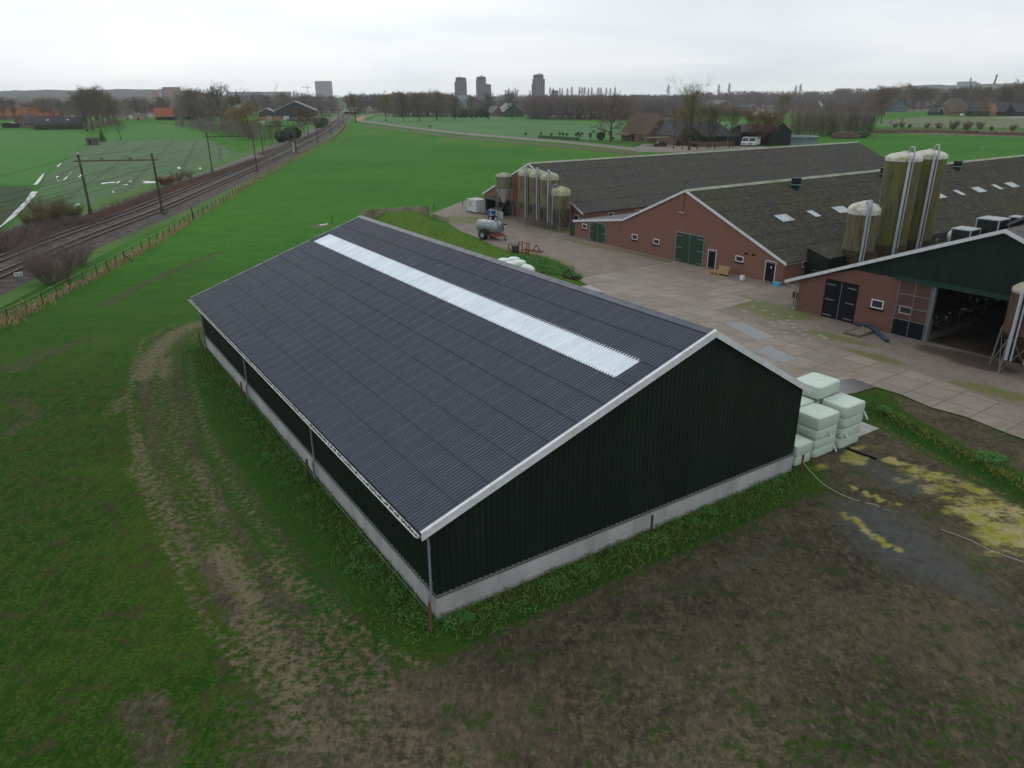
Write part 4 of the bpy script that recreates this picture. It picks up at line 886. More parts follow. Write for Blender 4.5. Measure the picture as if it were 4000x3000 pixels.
# ================================================================ wrapped bales
m_gbale = None
def wrapmat(name, c1, c2, stain):
    n = N(name); v = n.coord((.6, .6, 5.5)); w = n.coord()
    c = n.mix(n.ramp(n.noise(v, 3, 5, .6), .3, .7), c1, c2); c = n.mix(n.ramp(n.noise(w, 1.4, 6, .7), .56, .72, 0, .6), c, stain)
    n.bump(n.math('ADD', n.noise(v, 5, 6, .7), n.math('MULTIPLY', n.noise(w, 5, 5), .6)), 1.0, .08)
    return n.out(c, .38, 0, .4)
m_gbale = wrapmat('pale_green_wrap', (.58, .67, .58), (.49, .59, .50), (.46, .43, .33))
m_wbale = wrapmat('white_wrap', (.68, .76, .70), (.58, .66, .60), (.50, .52, .42))
def superbox(b, w, d, h, ex=.20, n_=26, m_=14, seed=0):
    rr = random.Random(seed); vs = []; ph = rr.uniform(0, 6)
    sg = lambda x, e_: math.copysign(abs(x)**e_, x)
    for i in range(m_+1):
        la = -math.pi/2+math.pi*i/m_
        for j in range(n_):
            lo = 2*math.pi*j/n_
            x = sg(math.cos(la), ex)*sg(math.cos(lo), ex); y = sg(math.cos(la), ex)*sg(math.sin(lo), ex); z = sg(math.sin(la), ex)
            k = 1+.012*math.sin(5*lo+ph)*math.cos(la)+rr.uniform(-.006, .006)
            vs.append((x*w/2*k, y*d/2*k, h/2+z*h/2*(1+.01*math.sin(3*lo+ph))))
    b.add(vs, [(i*n_+j, i*n_+(j+1) % n_, (i+1)*n_+(j+1) % n_, (i+1)*n_+j) for i in range(m_) for j in range(n_)], 0, True)
def gbale(x, y, z, w, d, h, lab, seed, flap=None, rz=0):
    t = thing('wrapped_bale', lab, 'bale', bw(x, y, z), BTH+rz, 'pale green wrapped square bales')
    b = MB(); superbox(b, w*1.04, d*1.04, h*1.05, seed=seed); b.build('wrapped_body', m_gbale, t)
    if flap:
        b = MB(); fx, fz, L = flap; y_ = -d/2-.02
        b.add([(fx, y_, fz), (fx+.16, y_, fz+.02), (fx+.30, y_-.10, fz-L*.6), (fx+.36, y_-.16, fz-L), (fx+.22, y_-.14, fz-L*.9), (fx+.1, y_-.06, fz-L*.4)], [(0, 1, 2, 5), (2, 3, 4, 5)]); b.build('loose_flap', m_gbale, t)
gbale(21.0, .85, 0, 1.25, 1.35, .52, 'lower bale of the low pair beside the barn corner', 1)
gbale(21.0, .85, .53, 1.28, 1.38, .58, 'upper bale of the low pair beside the barn corner', 2)
for k, (h, lab, fl) in enumerate(((.50, 'bottom bale of the middle front stack', (.6, .4, .5)), (.50, 'second bale from the ground in the middle front stack', None), (.52, 'third bale of the middle front stack with torn flaps', (-.1, .45, .45)), (.68, 'big fourth bale of the middle front stack, top stained brown', None))):
    z = [0, .51, 1.02, 1.55][k]; gbale(22.82, .95, z, 1.74, 1.5, h, lab, 10+k, fl)
for k, (h, lab, fl) in enumerate(((.56, 'bottom bale of the outer right stack', None), (.56, 'second bale of the outer right stack', (-.75, .4, .4)), (.56, 'third bale of the outer right stack', None), (.66, 'top bale of the outer right stack', (.7, .1, .5)))):
    z = [0, .57, 1.14, 1.71][k]; gbale(24.82+.02*k, .85, z, 1.70, 1.5, h, lab, 20+k, fl)
for k in range(4): gbale(22.85, 2.55, [0, .57, 1.14, 1.71][k], 1.74, 1.55, .57 if k < 3 else .60, ['lowest bale hidden in the rear stack', 'second bale hidden in the rear stack', 'third bale in the rear stack', 'bale of the rear stack carrying the topmost bale'][k], 30+k)
for k in range(4): gbale(24.85, 2.5, [0, .56, 1.12, 1.68][k], 1.7, 1.55, .56 if k < 3 else .55, ['lowest bale at the back right of the stacks', 'second bale at the back right of the stacks', 'third bale at the back right of the stacks', 'upper bale at the back right, right of the topmost bale'][k], 40+k)
gbale(24.75, 2.5, 2.30, 2.0, 1.65, .72, 'topmost bale, clean and alone on the stacks', 50, None, R(3))
for i, (px, py, zt, lab, tl) in enumerate(((1968, 1023, 1.15, 'leftmost white round bale peeping over the roof edge', 0), (2007, 1019, 1.45, 'rearmost and highest white round bale in the group', 0), (2029.5, 1031, 1.35, 'white round bale with a grey tear in its top', 0), (1996, 1036, 1.05, 'small visible cap of a white round bale between its neighbours', 0), (2052, 1049, 1.25, 'tilted white round bale nearest the foreground roof', R(18)))):
    p = at(px, py, zt); p = at(px, py, 1.27+gz(p.x, p.y)); t = thing('round_bale', lab, 'bale', (p.x, p.y, gz(p.x, p.y)+.38), 0, 'white wrapped round bales')
    b = MB(); b.lathe([(0, -.0), (.5, .0), (.66, .10), (.71, .35), (.71, .9), (.64, 1.13), (.48, 1.22), (.2, 1.25), (0, 1.25)], 28); o = b.build('wrapped_body', m_wbale, t); o.rotation_euler = (tl*.4, tl, 0)
# ================================================================ slurry tanker
P1, P2 = at(1888, 936), at(1968, 953)
hd = math.atan2(P2.y-P1.y, P2.x-P1.x)+R(12)
m_tank = mat('tank_grey', (.30, .33, .36), (.24, .26, .28), 1.6, rough=.4, metal=.3, c3=(.20, .21, .21), s3=.7); m_or = mat('orange_paint', (.24, .090, .046), (.16, .062, .038), 4, rough=.6, c3=(.14, .045, .022), s3=1.5)
m_tyre = mat('tyre_rubber', (.016, .016, .017), (.026, .025, .023), 6, rough=.85)
org = P1+Vector((-math.sin(hd), math.cos(hd), 0))*.95
tk = thing('slurry_tanker', 'grey slurry tank trailer on an orange chassis parked by the yard edge', 'tanker', (org.x, org.y, 0), hd)
b = MB(); b.lathe([(0, -1.55), (.40, -1.52), (.70, -1.38), (.80, -1.2), (.80, 1.85), (.70, 2.05), (.4, 2.2), (0, 2.24)], 32)
for x in (-1.0, .1, 1.0, 1.84): b.lathe([(.80, x-.04), (.83, x-.03), (.83, x+.03), (.80, x+.04)], 32)
o = b.build('tank', m_tank, tk); o.rotation_euler = (0, R(90), 0); o.location = (0, 0, 1.62)
b = MB()
for y in (-.42, .42): b.beam((-1.2, y, .78), (2.2, y*.8, .74), .12, .2)
b.add([(.6, -.6, .86), (2.3, -.5, .86), (2.3, -.5, .52), (1.5, -.55, .36), (.8, -.6, .5), (.6, .6, .86), (2.3, .5, .86), (2.3, .5, .52), (1.5, .55, .36), (.8, .6, .5)], [(0, 1, 2, 3, 4), (9, 8, 7, 6, 5), (0, 5, 6, 1), (1, 6, 7, 2), (2, 7, 8, 3), (3, 8, 9, 4)])
b.beam((2.1, 0, .66), (3.1, 0, .62), .16, .16); b.tube([(0, -.8, .66), (0, .8, .66)], .08, 8); b.build('chassis', m_or, tk)
for y in (-.95, .95):
    b = MB(); b.lathe([(.34, -.27), (.60, -.27), (.665, -.18), (.67, 0), (.665, .18), (.60, .27), (.34, .27)], 28)
    for k in range(28):
        a_ = 2*math.pi*k/28; b.beam((math.cos(a_)*.665, math.sin(a_)*.665, -.2), (math.cos(a_+.12)*.675, math.sin(a_+.12)*.675, .02), .05, .04); b.beam((math.cos(a_+.11)*.665, math.sin(a_+.11)*.665, .2), (math.cos(a_+.23)*.675, math.sin(a_+.23)*.675, -.02), .05, .04)
    w_ = b.build('wheel', m_tyre, tk); w_.rotation_euler = (R(90), 0, 0); w_.location = (0, y, .67)
    b = MB(); b.lathe([(0, -.1), (.12, -.12), (.2, -.06), (.33, -.1), (.35, -.24)], 20); b.lathe([(0, .1), (.12, .12), (.2, .06), (.33, .1), (.35, .24)], 20); b.build('rim', mat('rim_paint', (.35, .36, .36), rough=.5), w_)
b = MB(); b.beam((2.75, -.12, .7), (2.8, -.12, .28), .08); b.lathe([(0, -.05), (.14, -.05), (.17, 0), (.14, .05), (0, .05)], 14, (0, 0, 0)); b.v = [(x+2.85 if i >= 8 else x, z-.0 if i >= 8 else y, (y+.17) if i >= 8 else z) for i, (x, y, z) in enumerate(b.v)]; b.build('jockey_wheel', mat('jockey_black', (.03, .03, .02), (.12, .11, .04), 6, rough=.7), tk)
b = MB(); b.tube([(2.0, -.45, 2.25), (2.12, -.5, 1.9), (2.2, -.45, 1.5)], .05, 8); b.tube([(2.25, -.1, 1.95), (2.4, .1, 1.95), (2.42, .25, 1.6), (2.32, .2, 1.1)], .05, 8); b.tube([(1.6, .5, 2.0), (2.35, .75, 1.95), (2.5, .8, 1.9)], .09, 8); b.build('hose', mat('hose_black', (.012, .012, .013), rough=.6), tk)
b = MB(); b.box(2.2, 2.27, -.28, .08, 1.25, 1.95); b.build('gauge_board', m_gal, tk)
b = MB(); b.lathe([(.2, 0), (.2, .18), (.26, .2), (.26, .26), (0, .28)], 14, (1.4, 0, 2.38)); b.tube([(1.4, 0, 2.6), (1.4, 0, 2.95), (1.5, .1, 3.1)], .07, 8); b.build('filler_valve', m_gal, tk)
# ================================================================ yard clutter near the silos
fd = Vector((math.cos(FA), math.sin(FA), 0)); fn = Vector((-math.sin(FA), math.cos(FA), 0))
ge = thing('generator_box', 'white box container on skids at the left end of the back barn', 'container', (-5.5, 117.5, 0), FA)
b = MB(); b.box(-2.7, 0, 0, 2.0, .45, 1.95); b.box(-2.7, 0, .05, 1.95, .12, .45); b.build('housing', mat('offwhite_panel', (.56, .58, .58), (.48, .50, .50), 1.5, rough=.5, c3=(.42, .42, .38), s3=.8), ge)
b = MB(); b.box(-2.78, .06, -.06, 2.06, 1.95, 2.02); b.build('lid', mat('box_lid', (.46, .46, .42), (.36, .36, .32), 2, rough=.7), ge)
b = MB(); b.box(-2.9, .1, -.1, .1, 0, .12); b.box(-2.9, .1, 1.9, 2.1, 0, .12); b.build('skid', m_dark, ge)
for y0, y1 in ((.06, .98), (1.02, 1.94)):
    b = MB(); b.box(0, .02, y0, y1, .5, 1.9); d_ = b.build('door', mat('box_door', (.50, .52, .54), (.45, .47, .48), 2, rough=.45), ge)
    b = MB(); b.box(.02, .05, y1-.12, y1-.08, 1.1, 1.35); b.build('handle', m_dark, d_)
for k in range(6): pass
b = MB()
for z in np.arange(.9, 1.7, .09): b.box(-2.3, -1.3, -.025, 0, z, z+.05)
b.build('louvre', mat('louvre_grey', (.36, .38, .38), rough=.5), ge)
ko = KB.location; ka = R(-57.2)
def kbl(x, y, z=0): return (ko.x+x*math.cos(ka)-y*math.sin(ka), ko.y+x*math.sin(ka)+y*math.cos(ka), z)
ls = thing('lean_to_shed', 'open black lean-to shed full of tools under the grey silo', 'shed', kbl(3.2, 0), ka)
b = MB(); b.box(0, .12, -1.9, 0, 0, 2.2); b.box(5.2, 5.3, -1.9, 0, 0, 2.2); b.box(.12, 1.0, -1.9, -1.82, 0, 2.0); b.box(.12, 5.2, -.12, -.02, 0, 2.1); b.build('wall', mat('black_boards', (.012, .012, .012), (.02, .02, .019), 5, rough=.8), ls)
b = MB(); b.gable([(-.2, 2.25), (5.5, 2.15), (5.5, 2.23), (-.2, 2.33)], -2.2, 0); b.build('roof', mat('dark_felt', (.032, .036, .034), (.05, .052, .045), 2, rough=.9), ls)
b = MB()
for i in range(9): b.beam((2.2+i*.3, -.9-.1*(i % 3), 0), (2.5+i*.28, -.12, 1.7+.2*(i % 2)), .06)
b.tube([(1.6, -1.2, 0), (1.6, -1.2, .9)], .3, 12); b.build('stored_timber', mat('grey_timber', (.10, .075, .055), (.06, .05, .04), 5, rough=.9), ls)
ib = at(1926, 868); tb = thing('liquid_tank', 'dark navy liquid container with white label standing behind the tanker', 'container', (ib.x, ib.y, 0), FA)
b = MB(); superbox(b, 1.2, 1.0, 1.05, .16); b.build('body', mat('navy_plastic', (.014, .018, .055), (.010, .013, .04), 2, rough=.35), tb)
b = MB()
for x in (-.45, 0, .45): b.box(x-.08, x+.08, -.5, .5, -.0, .1)
b.build('pallet', mat('grey_timber', (.10, .075, .055)), tb)
b = MB(); b.box(-.16, .02, -.515, -.50, .5, .75); b.box(.08, .14, -.515, -.50, .5, .78); b.box(.18, .24, -.515, -.50, .5, .78); b.box(-.12, -.04, -.515, -.5, .36, .44); b.box(.08, .2, -.515, -.5, .34, .42); b.build('label_print', m_white, tb)
b = MB(); b.tube([(.0, 0, 1.04), (.0, 0, 1.14)], .14, 12); b.tube([(.35, -.3, 1.04), (.35, -.3, 1.12)], .1, 10); b.build('cap', mat('grey_cap', (.2, .22, .24)), tb)
w0, w1 = at(1972, 864), at(2022, 862); dirw = (w1-w0).normalized()
cw = thing('concrete_wall', 'low grey concrete partition wall under the feed silos', 'wall', kbl(6.6, -3.2), ka)
b = MB(); b.box(0, 4.0, 0, .16, 0, 1.0); b.box(0, .16, .16, 3.0, 0, 1.0); b.build('wall_slab', m_conc, cw)
bt = thing('blue_bin', 'bright blue plastic bin against the low concrete wall', 'bin', kbl(7.2, -3.75), ka)
b = MB(); b.add([(-.05+.1, .05, 0), (1.35, .05, 0), (1.35, .45, 0), (.05, .45, 0), (-.05, 0, .95), (1.45, 0, .95), (1.45, .5, .95), (-.05, .5, .95)], [(3, 2, 1, 0), (0, 1, 5, 4), (1, 2, 6, 5), (2, 3, 7, 6), (3, 0, 4, 7)]); b.box(-.08, 1.48, -.03, .53, .92, .97); b.build('body', mat('blue_plastic', (.022, .095, .26), (.018, .075, .21), 2, rough=.45), bt)
b = MB(); b.beam((1.0, -.05, .02), (.85, -.02, 1.05), .08, .03); b.build('leaning_board', m_white, bt)
pr_ = at(1898, 838); rb = thing('rubble_heap', 'small heap of pale rubble and planks beside the white container', 'rubble', (pr_.x, pr_.y, 0))
b = MB()
for i in range(26): b.beam((rnd.uniform(-.9, .9), rnd.uniform(-.5, .5), rnd.uniform(0, .3)), (rnd.uniform(-.9, .9), rnd.uniform(-.5, .5), rnd.uniform(.15, .55)), rnd.uniform(.06, .2), rnd.uniform(.05, .15))
b.build('debris', mat('rubble', (.22, .19, .12), (.12, .10, .07), 3, rough=.9), rb)
# old implements
m_rust = mat('rusty_steel', (.115, .052, .030), (.055, .030, .022), 6, rough=.85, c3=(.17, .07, .035), s3=2)
ip = at(2029, 993); rz = math.radians(-38)
im = thing('fork_frame', 'orange upright fork frame with rusty tines lying behind it', 'implement', (ip.x, ip.y, gz(ip.x, ip.y)), rz)
b = MB()
for x in (-.15, .35, 1.0, 1.35): b.beam((x, 0, 0), (x, .12, 1.45), .1)
for z in (.25, 1.4): b.beam((-.2, z*.085, z), (1.4, z*.085, z), .1)
b.build('mast_frame', m_or, im)
b = MB(); b.beam((-.2, .1, .9), (-2.0, .5, .75), .07); b.beam((-.2, .1, .35), (-2.0, .5, .35), .07); b.beam((-2.0, .5, .2), (-2.0, .5, .9), .07); b.beam((-2.0, 1.0, .8), (-.2, .9, .95), .06)
for k in range(7): b.beam((-2.0+.28*k, .5-.05*k, .38), (-2.0+.28*k, .35-.05*k, .0), .04)
b.build('tine_frame', m_rust, im)
b = MB(); b.box(-.85, -.2, -.35, .1, .1, .95); b.build('side_plate', mat('dark_plate', (.045, .045, .05), rough=.6), im)
ip = at(2075, 1001); cu = thing('cultivator', 'orange tine cultivator with a triangular hitch standing in the weeds', 'cultivator', (ip.x, ip.y, gz(ip.x, ip.y)), rz)
b = MB(); b.beam((-1.4, 0, .62), (1.5, 0, .62), .1); b.beam((-1.4, .5, .62), (1.5, .5, .62), .1); b.build('frame', m_or, cu)
b = MB()
for k in range(8):
    x = -1.3+.38*k; b.tube([(x, 0, .6), (x, -.22, .45), (x, -.26, .2), (x, -.08, 0)], .032, 6)
b.build('tines', m_or, cu)
b = MB(); b.beam((-.1, .5, .65), (.45, .4, 1.35), .08); b.beam((.9, .5, .65), (.45, .4, 1.35), .08); b.beam((.45, .4, 1.35), (.5, .95, .6), .07); b.build('hitch', m_rust, cu)
ip = at(2224, 1092); hr_ = thing('drag_harrow', 'low rusty triangular drag harrow at the corner of the slabs', 'harrow', (ip.x, ip.y, .03), R(-35))
b = MB(); b.beam((-.9, 0, .12), (1.0, 0, .12), .14); b.beam((-.9, 0, .15), (-.2, .1, .95), .09); b.beam((.5, 0, .15), (-.2, .1, .95), .09); b.beam((-.2, .1, .95), (-.2, 1.0, .1), .07); b.beam((-.9, .7, .1), (1.0, .7, .1), .12); b.box(-.5, .3, -.05, .6, .1, .2)
for x in (-.8, -.3, .3, .9): b.beam((x, 0, .1), (x, .7, .1), .08)
b.build('frame', mat('dark_rust', (.05, .033, .025), (.03, .024, .02), 6, rough=.9), hr_)
# pallets, crate, can
m_wood = mat('pallet_wood', (.42, .28, .15), (.32, .205, .11), 4, rough=.8, stretch=(1, 6, 6)); m_wood2 = mat('worn_wood', (.16, .135, .095), (.10, .09, .065), 4, rough=.9)
def pallet(label, loc, rz, tilt=0, n=1, cat='pallet', wood=m_wood):
    t = thing('pallet', label, cat, loc, rz); b = MB()
    for k in range(n):
        z = k*.15
        for i in range(5): b.box(-.6, .6, -.4+i*.175, -.28+i*.175, z+.12, z+.142)
        for x in (-.6, -.07, .46):
            for y in (-.4, -.07, .26): b.box(x, x+.14, y, y+.14, z+.024, z+.098)
            b.box(x, x+.14, -.4, .4, z+.0985, z+.1195)
        for y in (-.4, -.07, .26): b.box(-.6, .6, y, y+.14, z, z+.0235)
    o = b.build('boards', wood, t); o.rotation_euler = (tilt, 0, 0); return t
p = at(2200+1318*.4521, 750+712*.4521); pallet('two wooden pallets lying flat in front of the black door', (p.x, p.y, .05), FA+R(8), 0, 2)
p = at(2200+1392*.4521, 750+722*.4521); q = p-Vector((0, 0, 0)); pallet('pale wooden pallets leaning upright against the brick wall', (p.x+.1, p.y+.1, .45), FA+R(6), R(68), 3)
p = at(2200+1544*.4521, 750+768*.4521); jc = thing('plastic_can', 'white plastic can standing alone on the concrete slabs', 'can', (p.x, p.y, .04), FA)
b = MB(); superbox(b, .42, .36, .52, .35); b.build('body', m_white, jc); b = MB(); b.tube([(0, 0, .5), (0, 0, .6)], .07, 10); b.build('cap', mat('grey_cap', (.2, .22, .24)), jc)
p = at(2200+1843*.4521, 750+815*.4521); cr_ = thing('blue_crate', 'light blue plastic crate beside the right black door', 'crate', (p.x, p.y, .04), FA)
b = MB(); b.box(-.33, .33, -.22, -.19, .03, .36); b.box(-.33, .33, .19, .22, .03, .36); b.box(-.33, -.30, -.19, .19, .03, .36); b.box(.30, .33, -.19, .19, .03, .36); b.box(-.33, .33, -.22, .22, 0, .03); b.box(-.35, .35, -.24, .24, .34, .355); b.build('box', mat('light_blue_plastic', (.10, .36, .55), (.08, .30, .48), 3, rough=.5), cr_)
# pipe, pit cover, planks, board by the cattle barn and bales
def dbl(x, y, z=0): a = R(-54.21); return Vector((DB.location.x+x*math.cos(a)-y*math.sin(a), DB.location.y+x*math.sin(a)+y*math.cos(a), z))
hp = thing('blue_pipe', 'thick blue drain hose lying across the pit cover', 'pipe', dbl(7, -1))
b = MB(); pts = [dbl(5.5, -.15, .14), dbl(6.0, -.25, .16), dbl(6.7, -.45, .36), dbl(7.5, -.9, .38), dbl(8.3, -1.5, .22), dbl(9.5, -2.45, .14)]; b.tube([p-Vector(hp.location) for p in pts], .13, 12)
for k in range(5): b.tube([pts[k]-Vector(hp.location), pts[k].lerp(pts[k+1], .15)-Vector(hp.location)], .145, 12)
b.build('hose', mat('blue_hose', (.028, .052, .095), (.022, .042, .075), 4, rough=.5), hp)
pc = thing('pit_cover', 'low wooden pit cover in front of the cattle barn wall', 'pit cover', dbl(6.3, -3.1), R(-54.21))
b = MB(); b.box(0, 1.3, .0, .2, .02, .2); b.box(0, 1.3, 2.7, 2.9, .02, .2); b.box(0, .14, .2, 2.7, .02, .2); b.box(1.16, 1.3, .2, 2.7, .02, .2); b.build('frame', m_wood2, pc)
b = MB()
for k in range(6): b.box(.14, 1.16, .2+k*.416, .2+k*.416+.38, .10, .16+.01*(k % 2))
b.build('plank', mat('grey_plank', (.20, .19, .16), (.13, .125, .10), 4, rough=.9), pc)
bo = thing('board_sheet', 'pale flat board lying beside the outer bale stack', 'board', bw(26.1, .7, .02), BTH); b = MB(); b.box(0, 2.0, -.3, 1.7, 0, .03); b.build('board', mat('pale_board', (.36, .33, .31), (.25, .24, .24), 2, rough=.5), bo)
for k, (x, y, a_) in enumerate(((26.2, 2.9, .1), (26.5, 3.2, -.05), (26.6, 2.6, .2))):
    t = thing('timber_plank', ['bleached plank behind the outer bales', 'longer bleached plank near the ditch bank', 'plank lying askew beside the pale board'][k], 'plank', bw(x, y, .03), BTH+a_-R(10), 'planks by the bales'); b = MB(); b.box(0, 2.1-.3*k, 0, .14, 0, .05); b.build('plank', mat('bleached_wood', (.34, .31, .25), (.22, .2, .16), 5, rough=.8), t)
tp = thing('black_pipe', 'black pipe lying on the yellow stained ground', 'pipe', at(3310, 1750)); b = MB(); o_ = Vector(tp.location); b.tube([at(3308, 1750, .06)-o_, at(3345, 1765, .06)-o_, at(3425, 1793, .05)-o_], .06, 8); b.build('pipe', m_dark, tp)
# ================================================================ fence posts and wires round the new barn
m_post = mat('post_wood', (.085, .055, .038), (.05, .036, .028), 6, rough=.9, stretch=(3, 3, .6)); m_posto = mat('red_post_wood', (.15, .075, .045), (.10, .055, .036), 6, rough=.9)
PT = {}
for (px, py, h, m_, lab, r_) in ((787, 1355, 1.15, m_posto, 'reddish fence post at the far corner of the long barn', .06), (949.5, 1561, 1.15, m_posto, 'reddish leaning fence post beside the second downspout', .06), (1207, 1881, 1.2, m_post, 'dark fence post beside the third downspout', .055), (1683, 2464, 1.22, m_posto, 'orange brown corner post in front of the nearest downspout', .065), (2542, 2098, 1.05, m_post, 'dark post halfway along the green gable', .06), (3128, 1853, 1.05, m_posto, 'brown post with a cord tied at the right gable corner', .06)):
    p = at(px, py); t = tag(None or (lambda b: (b.tube([(0, 0, -.1), (rnd.uniform(-.03, .03), rnd.uniform(-.03, .03), h)], [r_, r_*.9], 10), b.lathe([(r_*.9, 0), (r_*.6, .03), (0, .04)], 10, (0, 0, h)), b)[-1])(MB()).build('fence_post', m_, loc=p), lab, 'post', 'posts round the new barn')
    PT[px] = p
m_wire = mat('pale_wire', (.30, .29, .26), rough=.5)
def wire(name, label, pts, r, m, cat='wire', sag=.0, parent=None, n=8, **kw):
    b = MB(); o_ = Vector(pts[0])
    full = []
    for a_, c_ in zip(pts[:-1], pts[1:]):
        for i in range(n): t_ = i/n; q = Vector(a_).lerp(Vector(c_), t_); q.z -= sag*4*t_*(1-t_); full.append(q-o_)
    full.append(Vector(pts[-1])-o_); b.tube(full, r, 5, 0, False); return tag(b.build(name, m, loc=o_), label, cat, **kw)
seq = [PT[k]+Vector((0, 0, .75)) for k in (787, 949.5, 1207, 1683, 2542, 3128)]
wire('electric_wire', 'thin fence wire strung along the plinth of the long barn', seq, .008, m_wire, sag=.06)
wire('hose_cord', 'pale cord sagging from the corner post onto the mud', [PT[3128]+Vector((0, 0, .7)), at(3215, 1890, .25), at(3320, 1945, .05), at(3420, 1970, .03), at(3475, 1995, .03)], .016, mat('pale_cord', (.42, .40, .34), rough=.6), 'cord', .05)
wire('hose_cord', 'pale cord lying across the wet mud at the right edge', [at(3675, 2066, .03), at(3790, 2110, .03), at(3870, 2150, .03), at(4010, 2200, .03)], .016, mat('pale_cord', (.42, .40, .34)), 'cord')
# bunker walls of the grassed heap
a0, a1 = at(1408, 862), at(1676, 843)
bk = thing('concrete_wall', 'stained concrete bunker wall behind the grassed heap', 'wall', a0, math.atan2(a1.y-a0.y, a1.x-a0.x)); L_ = (a1-a0).length
b = MB()
for k in range(7): b.box(L_*k/7+.01, L_*(k+1)/7-.01, 0, .18, -.2, 1.55)
b.build('wall_slab', mat('stained_concrete', (.30, .28, .20), (.20, .19, .12), 1.2, rough=.9, stretch=(1, 1, .3), c3=(.13, .125, .06), s3=.8), bk)
a0, a1 = at(1680, 852), at(1748, 870); bk = thing('concrete_wall', 'short low concrete wall end beside the yard', 'wall', a0, math.atan2(a1.y-a0.y, a1.x-a0.x)); b = MB(); b.box(0, (a1-a0).length, 0, .2, -.1, .75); b.build('wall_slab', mat('stained_concrete', (.30, .28, .20)), bk)
for (px, py, h, lab) in ((1587, 836, 1.0, 'dark wire post behind the bunker wall'), (1696, 823, 1.2, 'taller dark wire post behind the low wall end'), (1808, 805, 1.0, 'small wire post left of the white container'), (1298.5, 875, 1.3, 'lone dark post beside the puddle at the barn ridge'), (1240, 1258, .01, '')):
    if h > .1: b = MB(); b.tube([(0, 0, -.1), (0, 0, h)], .06, 8); tag(b.build('wire_post', m_post, loc=at(px, py)), lab, 'post', 'wire posts behind the bunker')
# ================================================================ railway
def smooth_path(pts, step):
    P = [Vector(p) for p in pts]; out = []
    for i in range(len(P)-1):
        p0, p1, p2, p3 = P[max(i-1, 0)], P[i], P[i+1], P[min(i+2, len(P)-1)]
        k = max(1, int((p2-p1).length/step))
        for j in range(k):
            t = j/k; out.append(.5*((2*p1)+(p2-p0)*t+(2*p0-5*p1+4*p2-p3)*t*t+(3*p1-p0-3*p2+p3)*t**3))
    out.append(P[-1]); return out
def resample(path, step):
    out = [path[0].copy()]; acc = 0
    for a, b in zip(path[:-1], path[1:]):
        L = (b-a).length
        while acc+L >= step:
            t = (step-acc)/L; a = a.lerp(b, t); out.append(a.copy()); L = (b-a).length; acc = 0
        acc += L
    return out
def norm2(path, i):
    d = path[min(i+1, len(path)-1)]-path[max(i-1, 0)]; d.z = 0; d.normalize(); return d, Vector((d.y, -d.x, 0))      # right hand side
def sweep(b, path, prof, closed=True, mi=0, smooth=False):
    k = len(prof); vs = []
    for i, p in enumerate(path):
        d, r = norm2(path, i); vs += [(p.x+r.x*o, p.y+r.y*o, z) for o, z in prof]
    m = k if closed else k-1
    b.add(vs, [(i*k+j, i*k+(j+1) % k, (i+1)*k+(j+1) % k, (i+1)*k+j) for i in range(len(path)-1) for j in range(m)], mi, smooth)
cl = [(0, 1040), (230, 945), (400, 881.7), (580.8, 815.3), (800, 724.4), (900, 683.5), (1080.8, 605), (1182, 556), (1240.7, 527), (1281.4, 503), (1322, 472), (1346, 453.5), (1358, 441)]
cpts = [at(x, y, .4) for x, y in cl]; cpts = [cpts[0]+(cpts[0]-cpts[1]).normalized()*60]+cpts
d_ = (cpts[-1]-cpts[-2]).normalized(); cpts.append(cpts[-1]+d_*260)
track = smooth_path(cpts, 6); track = [Vector((p.x, p.y, 0)) for p in track]
b = MB(); sweep(b, track, [(-9.0, .03), (-4.8, .06), (-3.6, .27), (3.6, .27), (5.4, .04), (6.0, .03)], False)
m_ball = mat('ballast', (.060, .050, .044), (.115, .098, .085), 9, rough=.95, bump=.6, bscale=14, c3=(.035, .031, .029), s3=1.1, lo3=.45, hi3=.62)
b.build('ballast', m_ball, kind='structure')
b = MB(); sweep(b, track, [(-9.2, .05), (-6.6, .085), (-5.0, .075)], False); b.build('service_path', mat('gravel_path', (.14, .13, .125), (.10, .095, .09), 6, rough=.95), kind='structure')
b = MB(); sweep(b, track, [(-13.5, .06), (-9.1, .05)], False); sweep(b, track, [(5.9, .034), (8.2, .034)], False); b.build('verge', m_verge, kind='structure')
m_rail = mat('rail_steel', (.20, .175, .16), (.13, .105, .09), 3, rough=.35, metal=.5); m_side = mat('rail_web', (.06, .038, .028), (.045, .03, .024), 4, rough=.9)
m_sleep = mat('sleeper', (.085, .072, .062), (.06, .05, .043), 5, rough=.95)
fine_track = resample(track, 2.0)
for off, lab in ((-2.1, 'railway track farther from the meadow'), (2.1, 'railway track nearer the meadow')):
    t = thing('railway_track', lab, 'track', fine_track[30])
    O = Vector(t.location)
    for s_ in (-.7525, .7525):
        b = MB(); o = off+s_; loc_ = [p-O for p in track]
        sweep(b, loc_, [(o-.07, .31), (o+.07, .31), (o+.02, .34), (o+.02, .44), (o-.02, .44), (o-.02, .34)], mi=1)
        sweep(b, loc_, [(o-.036, .432), (o+.036, .432), (o+.036, .475), (o-.036, .475)], mi=0); b.build('rail', [m_rail, m_side], t)
    b = MB(); sl_ = resample(track, .62)
    for i, p in enumerate(sl_[:900]):
        d, r = norm2(sl_, i); c = p-O+r*off; c.z = .26; b.beam(c-r*1.25, c+r*1.25, .24, .09)
    o = b.build('sleepers', m_sleep, t, kind='stuff')
